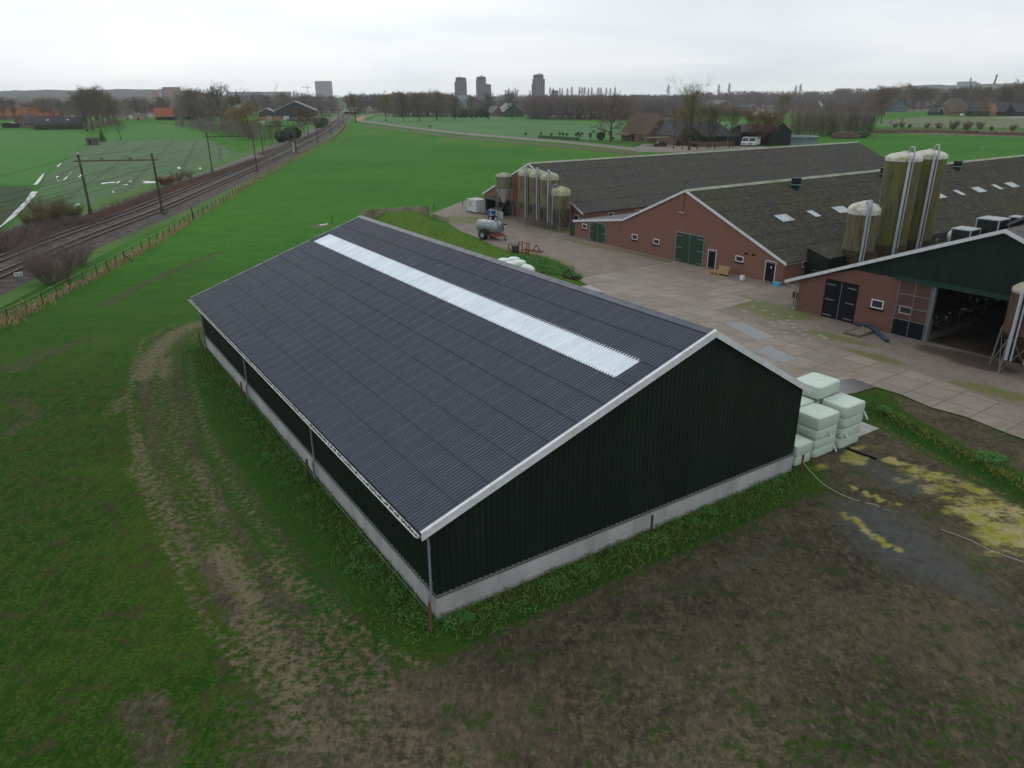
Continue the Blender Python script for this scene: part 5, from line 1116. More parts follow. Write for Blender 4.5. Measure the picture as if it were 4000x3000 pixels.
# ---------------------------------------------------------------- catenary portals
m_mast = mat('mast_steel', (.075, .062, .050), (.045, .040, .034), 5, rough=.8, c3=(.085, .085, .03), s3=1.4, lo3=.5, hi3=.68)
m_beam = mat('lichen_beam', (.15, .135, .045), (.09, .085, .035), 5, rough=.85); m_ins = mat('pale_insulator', (.34, .34, .32), rough=.5)
m_found = mat('foundation', (.10, .10, .085), (.07, .07, .055), 3, rough=.95)
def lattice(b, p, q, w0, w1, n_, t_, axis):
    """two chords with zigzag bracing from p to q, in the plane of axis"""
    p, q, ax = Vector(p), Vector(q), Vector(axis)
    b.beam(p+ax*w0/2, q+ax*w1/2, t_, t_*1.3); b.beam(p-ax*w0/2, q-ax*w1/2, t_, t_*1.3)
    for i in range(n_):
        a0, a1 = i/n_, (i+1)/n_; s_ = 1 if i % 2 else -1
        b.beam(p.lerp(q, a0)+ax*s_*(w0+(w1-w0)*a0)/2, p.lerp(q, a1)-ax*s_*(w0+(w1-w0)*a1)/2, t_*.6)
def portal(label, c, rz, half=5.35, vflip=1, mb=m_beam):
    t = thing('overhead_line_portal', label, 'portal', c, rz, 'overhead line portals over the railway')
    for s_ in (-1, 1):
        x = s_*half; b = MB(); lattice(b, (x, 0, .45), (x, 0, 8.3), .62, .30, 15, .075, (0, 1, 0)); lattice(b, (x+.12, 0, .45), (x+.12, 0, 8.3), .55, .28, 15, .04, (0, 1, 0)); b.beam((x, 0, 8.2), (x, 0, 9.35), .28, .24); b.box(x-.16, x+.2, -.34, .34, .4, 1.2); b.build('mast', m_mast, t)
        b = MB(); b.box(x-.55, x+.6, -.55, .55, -.1, .45); b.build('foundation', m_found, t)
        b = MB(); b.box(x-.25, x+.25, -.2, .2, 8.12, 8.2); b.beam((x, .35, 5.7), (x-s_*.5, .3, 5.75), .08); b.build('bracket', m_ins, t)
    b = MB(); lattice(b, (-half-.8, 0, 8.42), (half+.8, 0, 8.42), .42, .42, 26, .09, (0, 1, 0)); b.box(-half-.8, half+.8, -.2, .2, 8.30, 8.36); b.build('beam', mb, t)
    b = MB()
    for x in (-2.1, 2.1): b.lathe([(.26, 0), (.18, .12), (.05, .2), (.02, .34)], 8, (x, 0, 8.62)); b.beam((x-.35, 0, 8.6), (x+.35, 0, 8.6), .07)
    b.build('insulator', m_mast, t)
    b = MB(); x1 = .45*vflip; b.beam((-.9*vflip, 0, 8.25), (x1, 0, 6.5), .075); b.beam((.05*vflip+.2*vflip, 0, 8.25), (x1, 0, 6.5), .07); b.beam((x1, 0, 6.5), (x1+.03, 0, 5.35), .12)
    for s_ in (-1, 1): b.beam((x1, 0, 5.6), (x1+s_*1.5, 0, 5.55), .035); b.beam((s_*half, 0, 5.9), (s_*2.3, 0, 5.75), .04)
    b.build('hanger', m_ins, t)
    return t
def nearest(p): return min(range(len(fine_track)), key=lambda i: (fine_track[i]-p).length)
PORT = []
for k, (pl, pr_, lab) in enumerate((((356, 846), (635, 839), 'nearest overhead line portal, two birds sitting on it, lichen yellow beam'), ((830, 677), (1004, 672), 'second overhead line portal along the railway, left of the signal'), ((1028, 605), (1157, 599), 'third overhead line portal, just behind the railway signal'), (None, (1241, 557), 'fourth overhead line portal in front of the dark green shrubs'), (None, (1293, 523), 'fifth overhead line portal where the line bends'), (None, (1325.5, 500), 'sixth overhead line portal by the lumber hall'), (None, (1343, 485), 'farthest overhead line portal near the level crossing'))):
    r_ = at(*pr_); i = nearest(r_); d, nr = norm2(fine_track, i)
    if pl: l_ = at(*pl); c = (l_+r_)*.5; half = (r_-l_).length/2; nr = (r_-l_).normalized()
    else: half = 5.35; c = r_-nr*half
    rz_ = math.atan2(nr.y, nr.x); PORT.append((c, rz_)); portal(lab, c, rz_, half, 1 if k != 1 else -1, m_beam if k == 0 else m_mast)
def pw(k, x, z): c, rz_ = PORT[k]; return c+Vector((math.cos(rz_)*x, math.sin(rz_)*x, z))
d0 = (PORT[0][0]-PORT[1][0])
for x, z, lab, r_, sg in ((-2.1, 5.5, 'contact wire above the farther track', .022, 0), (2.1, 5.5, 'contact wire above the nearer track', .022, 0), (-2.1, 6.7, 'carrying cable above the farther track', .022, .7), (2.1, 6.7, 'carrying cable above the nearer track', .022, .7), (-5.3, 9.2, 'feeder cable along the farther mast tops', .020, .9), (5.3, 9.2, 'feeder cable along the nearer mast tops', .020, .9)):
    pts = [pw(0, x, z)+Vector((d0.x, d0.y, 0))]+[pw(k, x, z) for k in range(len(PORT))]
    wire('overhead_wire', lab, pts, r_, mat('dark_wire', (.03, .03, .03), rough=.6), 'overhead wire', sg, n=10, group='overhead wires of the railway')
# signal, sign, birds
sp_ = at(1149, 602); sg = thing('railway_signal', 'black railway signal on a pole with red and white lower bands', 'signal', sp_, PORT[2][1])
b = MB(); b.tube([(0, 0, 0), (0, 0, .5)], .12, 8); b.tube([(0, 0, 3.6), (0, 0, 6.2)], .09, 8); b.beam((.25, 0, 2.6), (.25, 0, 5.4), .05); b.box(-.5, .1, -.35, .0, 4.1, 4.2); b.build('pole', m_dark, sg)
b = MB(); b.tube([(0, 0, .5), (0, 0, 1.9)], .125, 10); b.tube([(0, 0, 2.3), (0, 0, 3.6)], .125, 10); b.build('white_band', m_white, sg)
b = MB(); b.tube([(0, 0, 1.9), (0, 0, 2.3)], .12, 10); b.build('dark_band', mat('signal_grey', (.10, .09, .09)), sg)
b = MB(); b.prism([(-.75+.38*math.cos(a), .38*math.sin(a)) if 0 else (-.4+.42*math.cos(a), .55*math.sin(a)) for a in np.linspace(0, 2*math.pi, 18)[:-1]], -.1, .1)
hd_ = b.build('signal_head', m_dark, sg); hd_.rotation_euler = (R(90), 0, 0); hd_.location = (-.1, 0, 5.7); hd_.scale = (1, 1.5, 1)
b = MB(); b.lathe([(0, 0), (.09, 0), (.09, .04), (0, .04)], 10); o = b.build('lamp', m_ins, sg); o.rotation_euler = (R(90), 0, 0); o.location = (-.4, -.12, 5.8)
kp = at(85, 1122); ks = thing('kilometre_sign', 'small white kilometre sign on a thin post beside the ballast', 'sign', kp, math.atan2(-kp.x, kp.y)*1+R(10))
b = MB(); b.tube([(0, 0, -.1), (0, 0, 1.25)], .03, 6); b.build('post', m_gal, ks)
b = MB(); b.box(-.36, .36, -.02, .02, 1.15, 1.52); pl_ = b.build('plate', m_white, ks)
b = MB()
for x0, x1, z0, z1 in ((-.27, -.22, 1.23, 1.44), (-.17, -.05, 1.40, 1.44), (-.09, -.05, 1.32, 1.40), (-.17, -.05, 1.30, 1.335), (-.17, -.13, 1.23, 1.30), (-.13, -.05, 1.23, 1.265), (.02, .06, 1.23, 1.27), (.12, .16, 1.23, 1.44), (.22, .26, 1.23, 1.44), (.16, .22, 1.40, 1.44), (.16, .22, 1.23, 1.27)): b.box(x0, x1, -.03, -.021, z0, z1)
b.build('digits', m_dark, pl_)
m_gull = mat('gull_white', (.62, .62, .60), (.48, .49, .50), 8)
for pos, lab, s_ in ((pw(0, -5.3, 9.37), 'white gull perched on the left mast top of the nearest portal', 1.0), (pw(0, -4.45, 8.63), 'small white bird sitting on the beam of the nearest portal', .6)):
    g_ = thing('gull', lab, 'bird', pos, R(200)); g_.scale = (s_,)*3
    skinned('body', [(-.24, 0, .10), (-.12, 0, .13), (0, 0, .15), (.12, 0, .20), (.17, 0, .29), (.23, 0, .31), (.29, 0, .30)], [(0, 1), (1, 2), (2, 3), (3, 4), (4, 5), (5, 6)], [.02, .06, .085, .075, .05, .045, .012], m_gull, g_, root=2)
    b = MB(); b.tube([(0, .03, 0), (0, .03, .1)], .008, 5); b.tube([(0, -.03, 0), (0, -.03, .1)], .008, 5); b.build('legs', m_dark, g_)
# ---------------------------------------------------------------- fence between railway and meadow
fpx = [(-60, 1300), (67.8, 1247), (135.6, 1211), (303, 1120), (402, 1073), (479, 1023), (642, 933), (755, 858), (859, 799), (1007.5, 705), (1121, 642), (1192.6, 596.6), (1278.7, 556.8), (1333, 520.6), (1352, 488)]
fpath = smooth_path([at(x, y) for x, y in fpx], 3)
fposts = resample(fpath, 2.75)
fc = thing('rail_fence', 'wooden post and wire fence running along the railway side of the meadow', 'fence', fposts[0])
O = Vector(fc.location); b2 = MB(); nposts = 0
for i, p in enumerate(fposts):
    h = 1.25*rnd.uniform(.92, 1.06); q = p-O; lean = Vector((rnd.uniform(-.06, .06), rnd.uniform(-.06, .06), h))
    bb = MB() if i < 98 else b2
    bb.tube([q+Vector((0, 0, -.1)), q+lean], [.055, .05], 6)
    if i < 98: bb.build('post', m_post, fc)
if b2.v: b2.build('far_posts', m_post, fc, kind='stuff')
top = [p-O+Vector((0, 0, 1.18)) for p in fposts]
b = MB(); b.tube(top, .026, 5, 0, False); b.build('top_wire', mat('straw_wire', (.30, .255, .17), (.22, .19, .13), 3, rough=.8), fc)
for z in (.8, .45): b = MB(); b.tube([p-O+Vector((0, 0, z)) for p in fposts], .008, 4, 0, False); b.build('lower_wire', m_wire, fc)
pb = at(485, 1021); b = MB(); b.beam((pb.x-O.x, pb.y-O.y, .9), (pb.x-O.x+1.1, pb.y-O.y-.3, 0), .1); b.build('brace_post', m_post, fc)
for px, py in ((755, 858), (153, 0)):
    if py: p = at(px, py); b = MB(); b.tube([(0, 0, -.1), (0, 0, 1.75)], .085, 8); tag(b.build('straining_post', mat('dark_post', (.03, .03, .022)), loc=p), 'tall dark straining post standing out in the railway fence', 'post')
# ---------------------------------------------------------------- dry grass and scrub strips
def blades(name, spots, m, label=None, cat=None, h=(.4, .9), w=.03, lean=.35, kind='stuff', **kw):
    b = MB()
    for (x, y, z, s_) in spots:
        hh = rnd.uniform(*h)*s_; a = rnd.uniform(0, 6.28); lx_, ly_ = rnd.gauss(0, lean)*hh, rnd.gauss(0, lean)*hh; dx, dy = math.cos(a)*w, math.sin(a)*w
        b.v += [(x-dx, y-dy, z-.03), (x+dx, y+dy, z-.03), (x+lx_*.45+dx*.6, y+ly_*.45+dy*.6, z+hh*.62), (x+lx_, y+ly_, z+hh)]
        k = len(b.v); b.f += [[k-4, k-3, k-2], [k-4, k-2, k-1]]; b.m += [0, 0]; b.s += [False, False]
    return b.build(name, m, kind=kind, **kw)
sp = []
for i, p in enumerate(resample(fpath, .5)):
    d, r = norm2(fpath, min(int(i*.5/3)+1, len(fpath)-2)); nb = 34 if p.y < 62 else (16 if p.y < 110 else 7)
    for _ in range(nb):
        o = rnd.gauss(-.55 if p.y < 60 else -.2, .85 if p.y < 60 else .4); q = p+r*o+d*rnd.uniform(-.3, .3); sp.append((q.x, q.y, 0, rnd.uniform(.6, 1.25)*(1.0 if p.y < 62 else .75)))
blades('dry_grass', sp, mat('straw_grass', (.46, .34, .20), (.30, .215, .12), .8, .3, .7, .95, c3=(.10, .11, .035), s3=.25, lo3=.55, hi3=.7), h=(.35, .95), w=.035)
# ================================================================ bare winter trees
m_bark = mat('bark', (.060, .050, .040), (.040, .034, .028), 4, rough=.95, c3=(.055, .062, .030), s3=1.0, lo3=.5, hi3=.7)
def twigm(name, c, k=.72): return mat(name, c, tuple(x*k for x in c), .6, rough=.95, jitter=.18)
TW = dict(grey=twigm('grey_twigs', (.150, .130, .112)), brown=twigm('brown_twigs', (.205, .150, .112)), purple=twigm('purple_twigs', (.200, .150, .136)), yellow=twigm('willow_twigs', (.290, .220, .085)), olive=twigm('olive_twigs', (.190, .165, .085)), rust=twigm('rust_twigs', (.225, .130, .085)))
def cone(b, p, q, r0, r1, n_=3):
    d = q-p
    if d.length < 1e-5: return
    a = d.orthogonal().normalized(); c = d.cross(a).normalized(); k = len(b.v)
    for (o, r) in ((p, r0), (q, r1)):
        for j in range(n_): t = 2*math.pi*j/n_; b.v.append(tuple(o+a*(math.cos(t)*r)+c*(math.sin(t)*r)))
    for j in range(n_): b.f.append([k+j, k+(j+1) % n_, k+n_+(j+1) % n_, k+n_+j]); b.m.append(0); b.s.append(True)
def tree_proto(seed, h, spread, tr, bole, limbs, l2, l3, l4, up=.55, tw=.03, fork=False, droop=0.0, leader=True):
    """bare tree: returns trunk and crown builders. h height, spread crown radius, tr trunk radius, bole height of the clean stem"""
    rr = random.Random(seed); T, Cb = MB(), MB()
    pts = [Vector((0, 0, -.2))]; n_ = 7; x = y = 0
    topz = h*(.86 if leader else .55)
    for i in range(1, n_+1):
        x += rr.gauss(0, .018*h/n_*2); y += rr.gauss(0, .018*h/n_*2); pts.append(Vector((x, y, topz*i/n_)))
    T.tube(pts, [tr*(1.35 if i == 0 else 1)*(1-.86*(i/n_)**.9) for i in range(n_+1)], 8)
    def stem(z):
        t = min(max(z/topz, 0), .999)*n_; i = int(t); return pts[i].lerp(pts[i+1], t-i) if i+1 < len(pts) else pts[-1]
    def grow(b, p, d, L, r, depth, counts):
        k = 3 if depth < 2 else 2; q = p; dd = d.copy(); nodes = [(p, d)]
        for i in range(k):
            dd = (dd+Vector((rr.gauss(0, .16), rr.gauss(0, .16), rr.gauss(.06, .12)-droop*depth*.25))).normalized(); q2 = q+dd*(L/k)
            rb = r*(1-.75*i/k); rc = r*(1-.75*(i+1)/k); cone(b, q, q2, max(rb, tw*.5), max(rc, tw*.42), 5 if depth == 0 else 3); q = q2; nodes.append((q, dd.copy()))
        if not counts: return
        for c in range(counts[0]):
            t = rr.uniform(.22, 1.0)*k; i = min(int(t), k-1); p2 = nodes[i][0].lerp(nodes[i+1][0], t-i); bd = nodes[i+1][1]
            side = bd.orthogonal().normalized(); side.rotate(Matrix.Rotation(rr.uniform(0, 6.283), 3, bd)); nd = (bd*rr.uniform(.55, .95)+side*rr.uniform(.5, .95)+Vector((0, 0, .22-droop*.5))).normalized()
            grow(Cb, p2, nd, L*rr.uniform(.42, .66), r*.48, depth+1, counts[1:])
    for i in range(limbs):
        f = (i+rr.random()*.7)/limbs; z = bole+(topz*.97-bole)*f; az = i*2.399+rr.uniform(-.4, .4)
        w = math.sin(math.pi*min(.18+f*.80, 1))**.6; e_ = up+f*.55; L = spread*w*rr.uniform(.85, 1.12)/max(math.cos(min(e_, 1.2)), .45)
        L = min(L, (h-z)*1.15+.4)
        grow(T, stem(z), Vector((math.cos(az)*math.cos(e_), math.sin(az)*math.cos(e_), math.sin(e_))), L, tr*.42*(1-.6*f)+.015, 0, (l2, l3, l4))
    return T, Cb
PROTO = {}; WIDE = 1.10
def proto(key, tm, *a, bark=m_bark, **k):
    T, Cb = tree_proto(*a, **k); zs_ = sorted(p[2] for p in Cb.v); PROTO[key] = (T.mesh(key+'_trunk', bark), Cb.mesh(key+'_crown', TW[tm]), zs_[int(len(zs_)*.965)])
#                      seed  h  spread  tr  bole limbs l2 l3 l4
proto('oak', 'brown', 1, 15, 6.5, .36, 3.2, 13, 7, 6, 4, up=.25, tw=.062)
proto('oak_b', 'purple', 2, 15, 6.0, .34, 3.0, 14, 7, 6, 4, up=.35, tw=.062)
proto('round', 'olive', 3, 12, 4.8, .28, 2.4, 14, 7, 6, 4, up=.45, tw=.062)
proto('ash', 'grey', 4, 17, 4.6, .32, 4.5, 16, 6, 6, 4, up=.6, tw=.062)
proto('ash_b', 'brown', 5, 16, 4.2, .30, 3.0, 16, 6, 6, 4, up=.7, tw=.062)
proto('tallvase', 'olive', 6, 17, 4.6, .34, 2.6, 15, 6, 5, 3, up=.85, tw=.04)
proto('slim', 'grey', 7, 12, 2.4, .16, 3.2, 12, 5, 4, 3, up=.6, tw=.05)
proto('slim_b', 'olive', 8, 13, 2.7, .18, 2.6, 13, 5, 4, 3, up=.7, tw=.05)
proto('willow', 'yellow', 9, 11, 4.6, .30, 1.8, 15, 8, 7, 4, up=.45, tw=.05, droop=.35)
proto('rustoak', 'rust', 10, 11, 4.0, .24, 2.0, 14, 8, 7, 4, up=.4, tw=.06)
proto('poplar', 'grey', 11, 20, 1.9, .22, 2.5, 22, 5, 4, 3, up=1.05, tw=.05)
def shrub_proto(key, tw, seed, h, rad, stems, l2=6, l3=4, twk=.03, lean=.55):
    rr = random.Random(seed); T, Cb = MB(), MB()
    for i in range(stems):
        a = rr.uniform(0, 6.283); r0 = rad*.35*math.sqrt(rr.random()); p = Vector((math.cos(a)*r0, math.sin(a)*r0, -.05)); d = Vector((math.cos(a)*lean*rr.uniform(.2, 1.1), math.sin(a)*lean*rr.uniform(.2, 1.1), 1)).normalized(); L = h*rr.uniform(.6, 1.05)
        q = p
        for k in range(3):
            d2 = (d+Vector((rr.gauss(0, .1), rr.gauss(0, .1), 0))).normalized(); q2 = q+d2*L/3; cone(T, q, q2, twk*(1.1-.3*k), twk*(.8-.3*k), 3)
            for c in range(l2):
                t = rr.random(); pp = q.lerp(q2, t); dd = (d2+Vector((rr.gauss(0, .5), rr.gauss(0, .5), rr.gauss(.2, .3)))).normalized(); LL = L*rr.uniform(.15, .38); e_ = pp+dd*LL; cone(Cb, pp, e_, twk*.55, twk*.35, 3)
                for _ in range(l3):
                    pp2 = pp.lerp(e_, rr.random()); d3 = (dd+Vector((rr.gauss(0, .6), rr.gauss(0, .6), rr.gauss(.15, .4)))).normalized(); cone(Cb, pp2, pp2+d3*LL*rr.uniform(.3, .7), twk*.42, twk*.3, 3)
            q = q2; d = d2
    PROTO[key] = (T.mesh(key+'_stems', TW[tw]), Cb.mesh(key+'_twigs', TW[tw]), h)
shrub_proto('bush_olive', 'olive', 21, 4.0, 3.6, 85, 5, 3, .026, .62)
shrub_proto('bush_purple', 'purple', 22, 3.6, 2.6, 50, 5, 3, .016, .62)
shrub_proto('bush_brown', 'brown', 23, 2.2, 1.6, 36, 5, 4, .03, .7)
shrub_proto('bush_rust', 'rust', 24, 2.4, 1.8, 40, 6, 5, .045, .6)
shrub_proto('thicket', 'purple', 25, 9.0, 3.4, 14, 6, 4, .05, .28)
shrub_proto('thicket_b', 'brown', 26, 8.0, 3.4, 14, 6, 4, .05, .30)
# leafy evergreens
m_leafd = mat('dark_evergreen', (.050, .092, .045), (.085, .135, .060), 1.2, rough=.8, jitter=.15); m_leafg = mat('hedge_green', (.040, .090, .028), (.07, .13, .038), 1.5, rough=.8, jitter=.1)
def leafball(b, c, r, n_, size, rr, zs=1.0, gap=True):
    blobs = [Vector((rr.gauss(0, .45), rr.gauss(0, .45), rr.gauss(-.35, .4))) for _ in range(26)]
    for _ in range(n_):
        while True:
            v = Vector((rr.uniform(-1, 1), rr.uniform(-1, 1), rr.uniform(-1, 1)))
            if .25 < v.length < 1 and min((v-q).length for q in blobs) < .62: break
        p = Vector(c)+Vector((v.x*r, v.y*r, v.z*r*zs)); t = Vector((rr.gauss(0, 1), rr.gauss(0, 1), rr.gauss(0, 1))).normalized()*size; u = t.orthogonal().normalized()*size*rr.uniform(.4, .8)
        k = len(b.v); b.v += [tuple(p-t), tuple(p+u), tuple(p+t), tuple(p-u)]; b.f.append([k, k+1, k+2, k+3]); b.m.append(0); b.s.append(False)
def leaf_proto(key, m, seed, h, r, n_, size, zs=None, trunk=.12, conic=False):
    rr = random.Random(seed); T, Cb = MB(), MB(); T.tube([(0, 0, -.1), (0, 0, h*.6)], [trunk, trunk*.5], 7)
    if conic:
        for i in range(n_):
            f = rr.random()**.7; z = h*(1-f*.94); rad = r*f*rr.uniform(.55, 1.05); a = rr.uniform(0, 6.283); p = Vector((math.cos(a)*rad, math.sin(a)*rad, z)); t = Vector((math.cos(a), math.sin(a), -.45)).normalized()*size*(.6+f); u = Vector((-math.sin(a), math.cos(a), 0))*size*.45
            k = len(Cb.v); Cb.v += [tuple(p-t*.5), tuple(p+u), tuple(p+t), tuple(p-u)]; Cb.f.append([k, k+1, k+2, k+3]); Cb.m.append(0); Cb.s.append(False)
    else: leafball(Cb, (0, 0, h*.49), r, n_, size, rr, zs or h*.52/r)
    PROTO[key] = (T.mesh(key+'_trunk', m_bark), Cb.mesh(key+'_leaves', m), h)
leaf_proto('fir', m_leafd, 31, 6, 1.7, 1500, .32, conic=True)
leaf_proto('evergreen', m_leafd, 32, 6, 2.6, 2200, .28)
leaf_proto('shrub_green', m_leafg, 33, 2.2, 1.3, 1300, .16, trunk=.05)
leaf_proto('topiary', m_leafd, 34, .9, .48, 420, .12, trunk=.03)
def plant(key, name, label, cat, p, h=None, rz=None, sc=1.0, group=None, part=('trunk', 'crown'), wide=1.0):
    tm, cm, h0 = PROTO[key]; s_ = (h/h0 if h else 1.0)*sc
    t = thing(name, label, cat, p, rnd.uniform(0, 6.28) if rz is None else rz, group); t.scale = (s_*wide*WIDE, s_*wide*WIDE, s_)
    for nm, me_ in zip(part, (tm, cm)):
        o = bpy.data.objects.new(nm, me_); COL.objects.link(o); o.parent = t; KIDS.setdefault(t.name, []).append(o)
    return t
def ptree(key, bx, by, ty, label, group=None, name='bare_tree', cat='tree', wide=1.0, tx=None, part=('trunk', 'crown')):
    return plant(key, name, label, cat, at(bx, by), max(.5, hgt(bx, by, tx or bx, ty)), group=group, wide=wide, part=part)
# ---- near scrub
sh_ = ('stems', 'twigs')
ptree('bush_olive', 205, 872, 776, 'big olive brown bush between the ditch and the railway', None, 'willow_bush', 'bush', 1.12, part=sh_)
ptree('bush_olive', 140, 890, 822, 'lower olive bush at the left end of the big ditch bush', None, 'willow_bush', 'bush', 1.1, part=sh_)
ptree('bush_olive', 290, 858, 800, 'olive bush joining the right end of the big ditch bush', None, 'willow_bush', 'bush', 1.0, part=sh_)
ptree('bush_purple', 215, 1100, 952, 'purple brown many stemmed bush beside the railway fence', None, 'willow_bush', 'bush', 1.15, part=sh_)
ptree('bush_purple', 160, 1062, 968, 'left hand part of the purple brown bush overlapping the track', None, 'willow_bush', 'bush', 1.0, part=sh_)
ptree('bush_purple', 300, 1040, 950, 'smaller purple bush leaning to the right of the bigger one', None, 'willow_bush', 'bush', 1.2, part=sh_)
ptree('bush_brown', 30, 960, 905, 'reddish brown bramble bush at the left picture edge', None, 'bramble_bush', 'bush', 1.7, part=sh_)
ptree('bush_brown', 80, 935, 890, 'brown bramble bush below the big ditch bush', None, 'bramble_bush', 'bush', 1.7, part=sh_)
ptree('bush_rust', 650, 722, 688, 'rust red leafed bush beside the nearest portal', None, 'rusty_bush', 'bush', 1.5, part=sh_)
ptree('bush_purple', 697, 706, 668, 'grey bare bush right of the rust red bush', None, 'bare_bush', 'bush', 1.2, part=sh_)
ptree('bush_purple', 738, 694, 664, 'narrow grey bush farther along the railway scrub', None, 'bare_bush', 'bush', 1.0, part=sh_)
scr = MB()
def scrub(path_px, halfw, n_, h, tm, name):
    b = MB(); P = resample(smooth_path([at(*p) for p in path_px], 2), .5)
    for _ in range(n_):
        i = rnd.randrange(1, len(P)-1); d, r = norm2(P, i); q = P[i]+r*rnd.gauss(0, halfw); hh = h*rnd.uniform(.3, 1.1)
        e_ = q+Vector((rnd.gauss(0, .4)*hh, rnd.gauss(0, .4)*hh, hh)); q.z = -.05; cone(b, q, e_, .03, .014, 3)
        for _k in range(2): m_ = q.lerp(e_, rnd.uniform(.3, .9)); cone(b, m_, m_+Vector((rnd.gauss(0, .5)*hh*.5, rnd.gauss(0, .5)*hh*.5, hh*.35)), .018, .012, 3)
    b.build(name, tm, kind='stuff')
scrub([(330, 880), (400, 852), (470, 816), (540, 790), (600, 768), (680, 736), (760, 712), (860, 682), (960, 648), (1010, 628)], 1.1, 5200, .9, TW['brown'], 'bramble_scrub')
scrub([(330, 884), (470, 822), (600, 774), (760, 718), (960, 652)], .8, 2600, .7, TW['rust'], 'bramble_scrub')
scrub([(-20, 1000), (60, 960), (160, 905), (330, 870)], 1.5, 2600, 1.2, TW['purple'], 'bramble_scrub')
scrub([(1010, 610), (1100, 578), (1200, 540), (1262, 512)], 1.0, 1500, 1.0, TW['brown'], 'bramble_scrub')
# ---- left and centre trees, one object each
G1 = 'tall trees along the lane in the left distance'
for i, (k, bx, by, ty, w, lab) in enumerate((('ash', 341, 514, 362, .8, 'leftmost big tree of the left lane clump'), ('oak', 362, 508, 348, .85, 'tallest tree in the left lane clump, wide bare crown'), ('ash_b', 384, 500, 346, .9, 'tall tree in the middle of the left lane clump'), ('oak_b', 405, 497, 356, .8, 'purple twigged tree right of the clump middle'), ('round', 428, 492, 380, .9, 'rounded lower tree on the right of the left clump'), ('ash_b', 446, 488, 392, .9, 'last low tree right of the left clump'), ('oak_b', 330, 500, 385, .8, 'low purple tree left behind the left lane clump'))):
    ptree(k, bx, by, ty, lab, G1, wide=w)
ptree('slim', 472, 548, 425, 'single slim young tree on the field edge', None, wide=1.0)
ptree('fir', 401, 553, 503, 'small dark fir tree beside the field hut', None, 'fir_tree', 'tree')
G2 = 'trees around the far left farmhouses'
for k, bx, by, ty, lab in (('ash', 20, 470, 385, 'leftmost bare tree above the orange roofs'), ('ash_b', 58, 468, 388, 'second bare tree above the orange roofs'), ('oak', 160, 466, 388, 'broad bare tree behind the orange roofs'), ('ash', 185, 466, 386, 'tall bare tree right of the broad one behind orange roofs'), ('oak_b', 215, 468, 384, 'purple tree at the right end of the orange roofs'), ('ash', 245, 470, 392, 'bare tree right of the slate farmhouse roof'), ('round', 275, 474, 400, 'rounded bare tree behind the slate roof end'), ('rustoak', 120, 464, 408, 'rusty brown tree peeping over the orange roofs')): ptree(k, bx, by, ty, lab, G2)
for k, bx, by, ty, lab in (('oak', 498, 470, 388, 'bare tree left of the red roofed house'), ('ash', 540, 466, 384, 'tall bare tree behind the white caravan'), ('oak_b', 575, 466, 386, 'purple bare tree behind the red roofed house'), ('ash_b', 640, 462, 380, 'tall bare tree above the red roof'), ('oak', 672, 462, 392, 'wide bare tree right above the red roof'), ('rustoak', 610, 462, 404, 'rusty tree directly behind the red roof')): ptree(k, bx, by, ty, lab, 'trees behind the red roofed house')
G3 = 'big trees left of the railway'
for k, bx, by, ty, w, lab in (('oak_b', 745, 476, 352, .85, 'leftmost big tree left of the railway'), ('ash_b', 765, 480, 350, .9, 'second big tree left of the railway'), ('oak', 790, 484, 356, .85, 'third big tree left of the railway, brown crown'), ('oak_b', 826, 490, 358, .8, 'dense purple tree before the tallest railway tree'), ('ash', 869, 502, 338, 1.1, 'tallest slender tree left of the railway'), ('round', 934, 523, 376, 1.05, 'round topped oak tree left of the railway with dark trunk'), ('willow', 975, 541, 412, .9, 'yellow twigged willow in front of the lumber hall'), ('oak_b', 900, 512, 430, 1.0, 'low purple tree between the tallest tree and the round one')): ptree(k, bx, by, ty, lab, G3, wide=w)
for k, bx, by, ty, lab in (('slim', 1037, 566, 500, 'thin bare tree in the scrub beside the third portal'), ('slim_b', 1058, 568, 476, 'bare tree with crossing twigs beside the third portal'), ('slim', 1066, 566, 490, 'thin tree right beside the crossing twig tree'), ('ash_b', 1090, 556, 470, 'brown scrub tree behind the railway signal'), ('rustoak', 1188, 521, 428, 'reddish brown tree in front of the lumber hall'), ('oak_b', 1230, 505, 440, 'low purple tree right of the lumber hall')): ptree(k, bx, by, ty, lab, 'trees along the railway scrub')
for bx, by, ty, lab in ((1128, 550, 486, 'dark green evergreen shrub behind the signal'), (1155, 542, 482, 'dark green shrub right of the signal'), (1250, 500, 448, 'dark evergreen where the railway bends'), (1268, 492, 452, 'last dark evergreen before the level crossing'), (1100, 556, 500, 'dull green shrub left of the signal')): ptree('evergreen', bx, by, ty, lab, 'evergreen shrubs by the railway', 'evergreen_shrub', 'shrub', wide=1.0)
G4 = 'trees behind the lumber hall'
for k, bx, by, ty, lab in (('oak_b', 1005, 450, 366, 'purple tree behind the left end of the lumber hall'), ('ash', 1045, 448, 372, 'bare tree behind the lumber hall roof'), ('ash_b', 1110, 446, 364, 'tree behind the lumber hall ridge'), ('oak', 1165, 444, 362, 'olive tree right behind the hall gable'), ('oak_b', 1215, 444, 368, 'wide purple tree right behind the lumber hall'), ('oak', 1255, 442, 374, 'brown tree right of the purple wide one'), ('ash_b', 1300, 440, 376, 'tree left of the far level crossing')): ptree(k, bx, by, ty, lab, G4, wide=1.15)
ptree('round', 1390, 478, 378, 'round bare tree right of the railway where the red road bends', None, wide=1.0)
G5 = 'roadside trees in a row across the meadow'
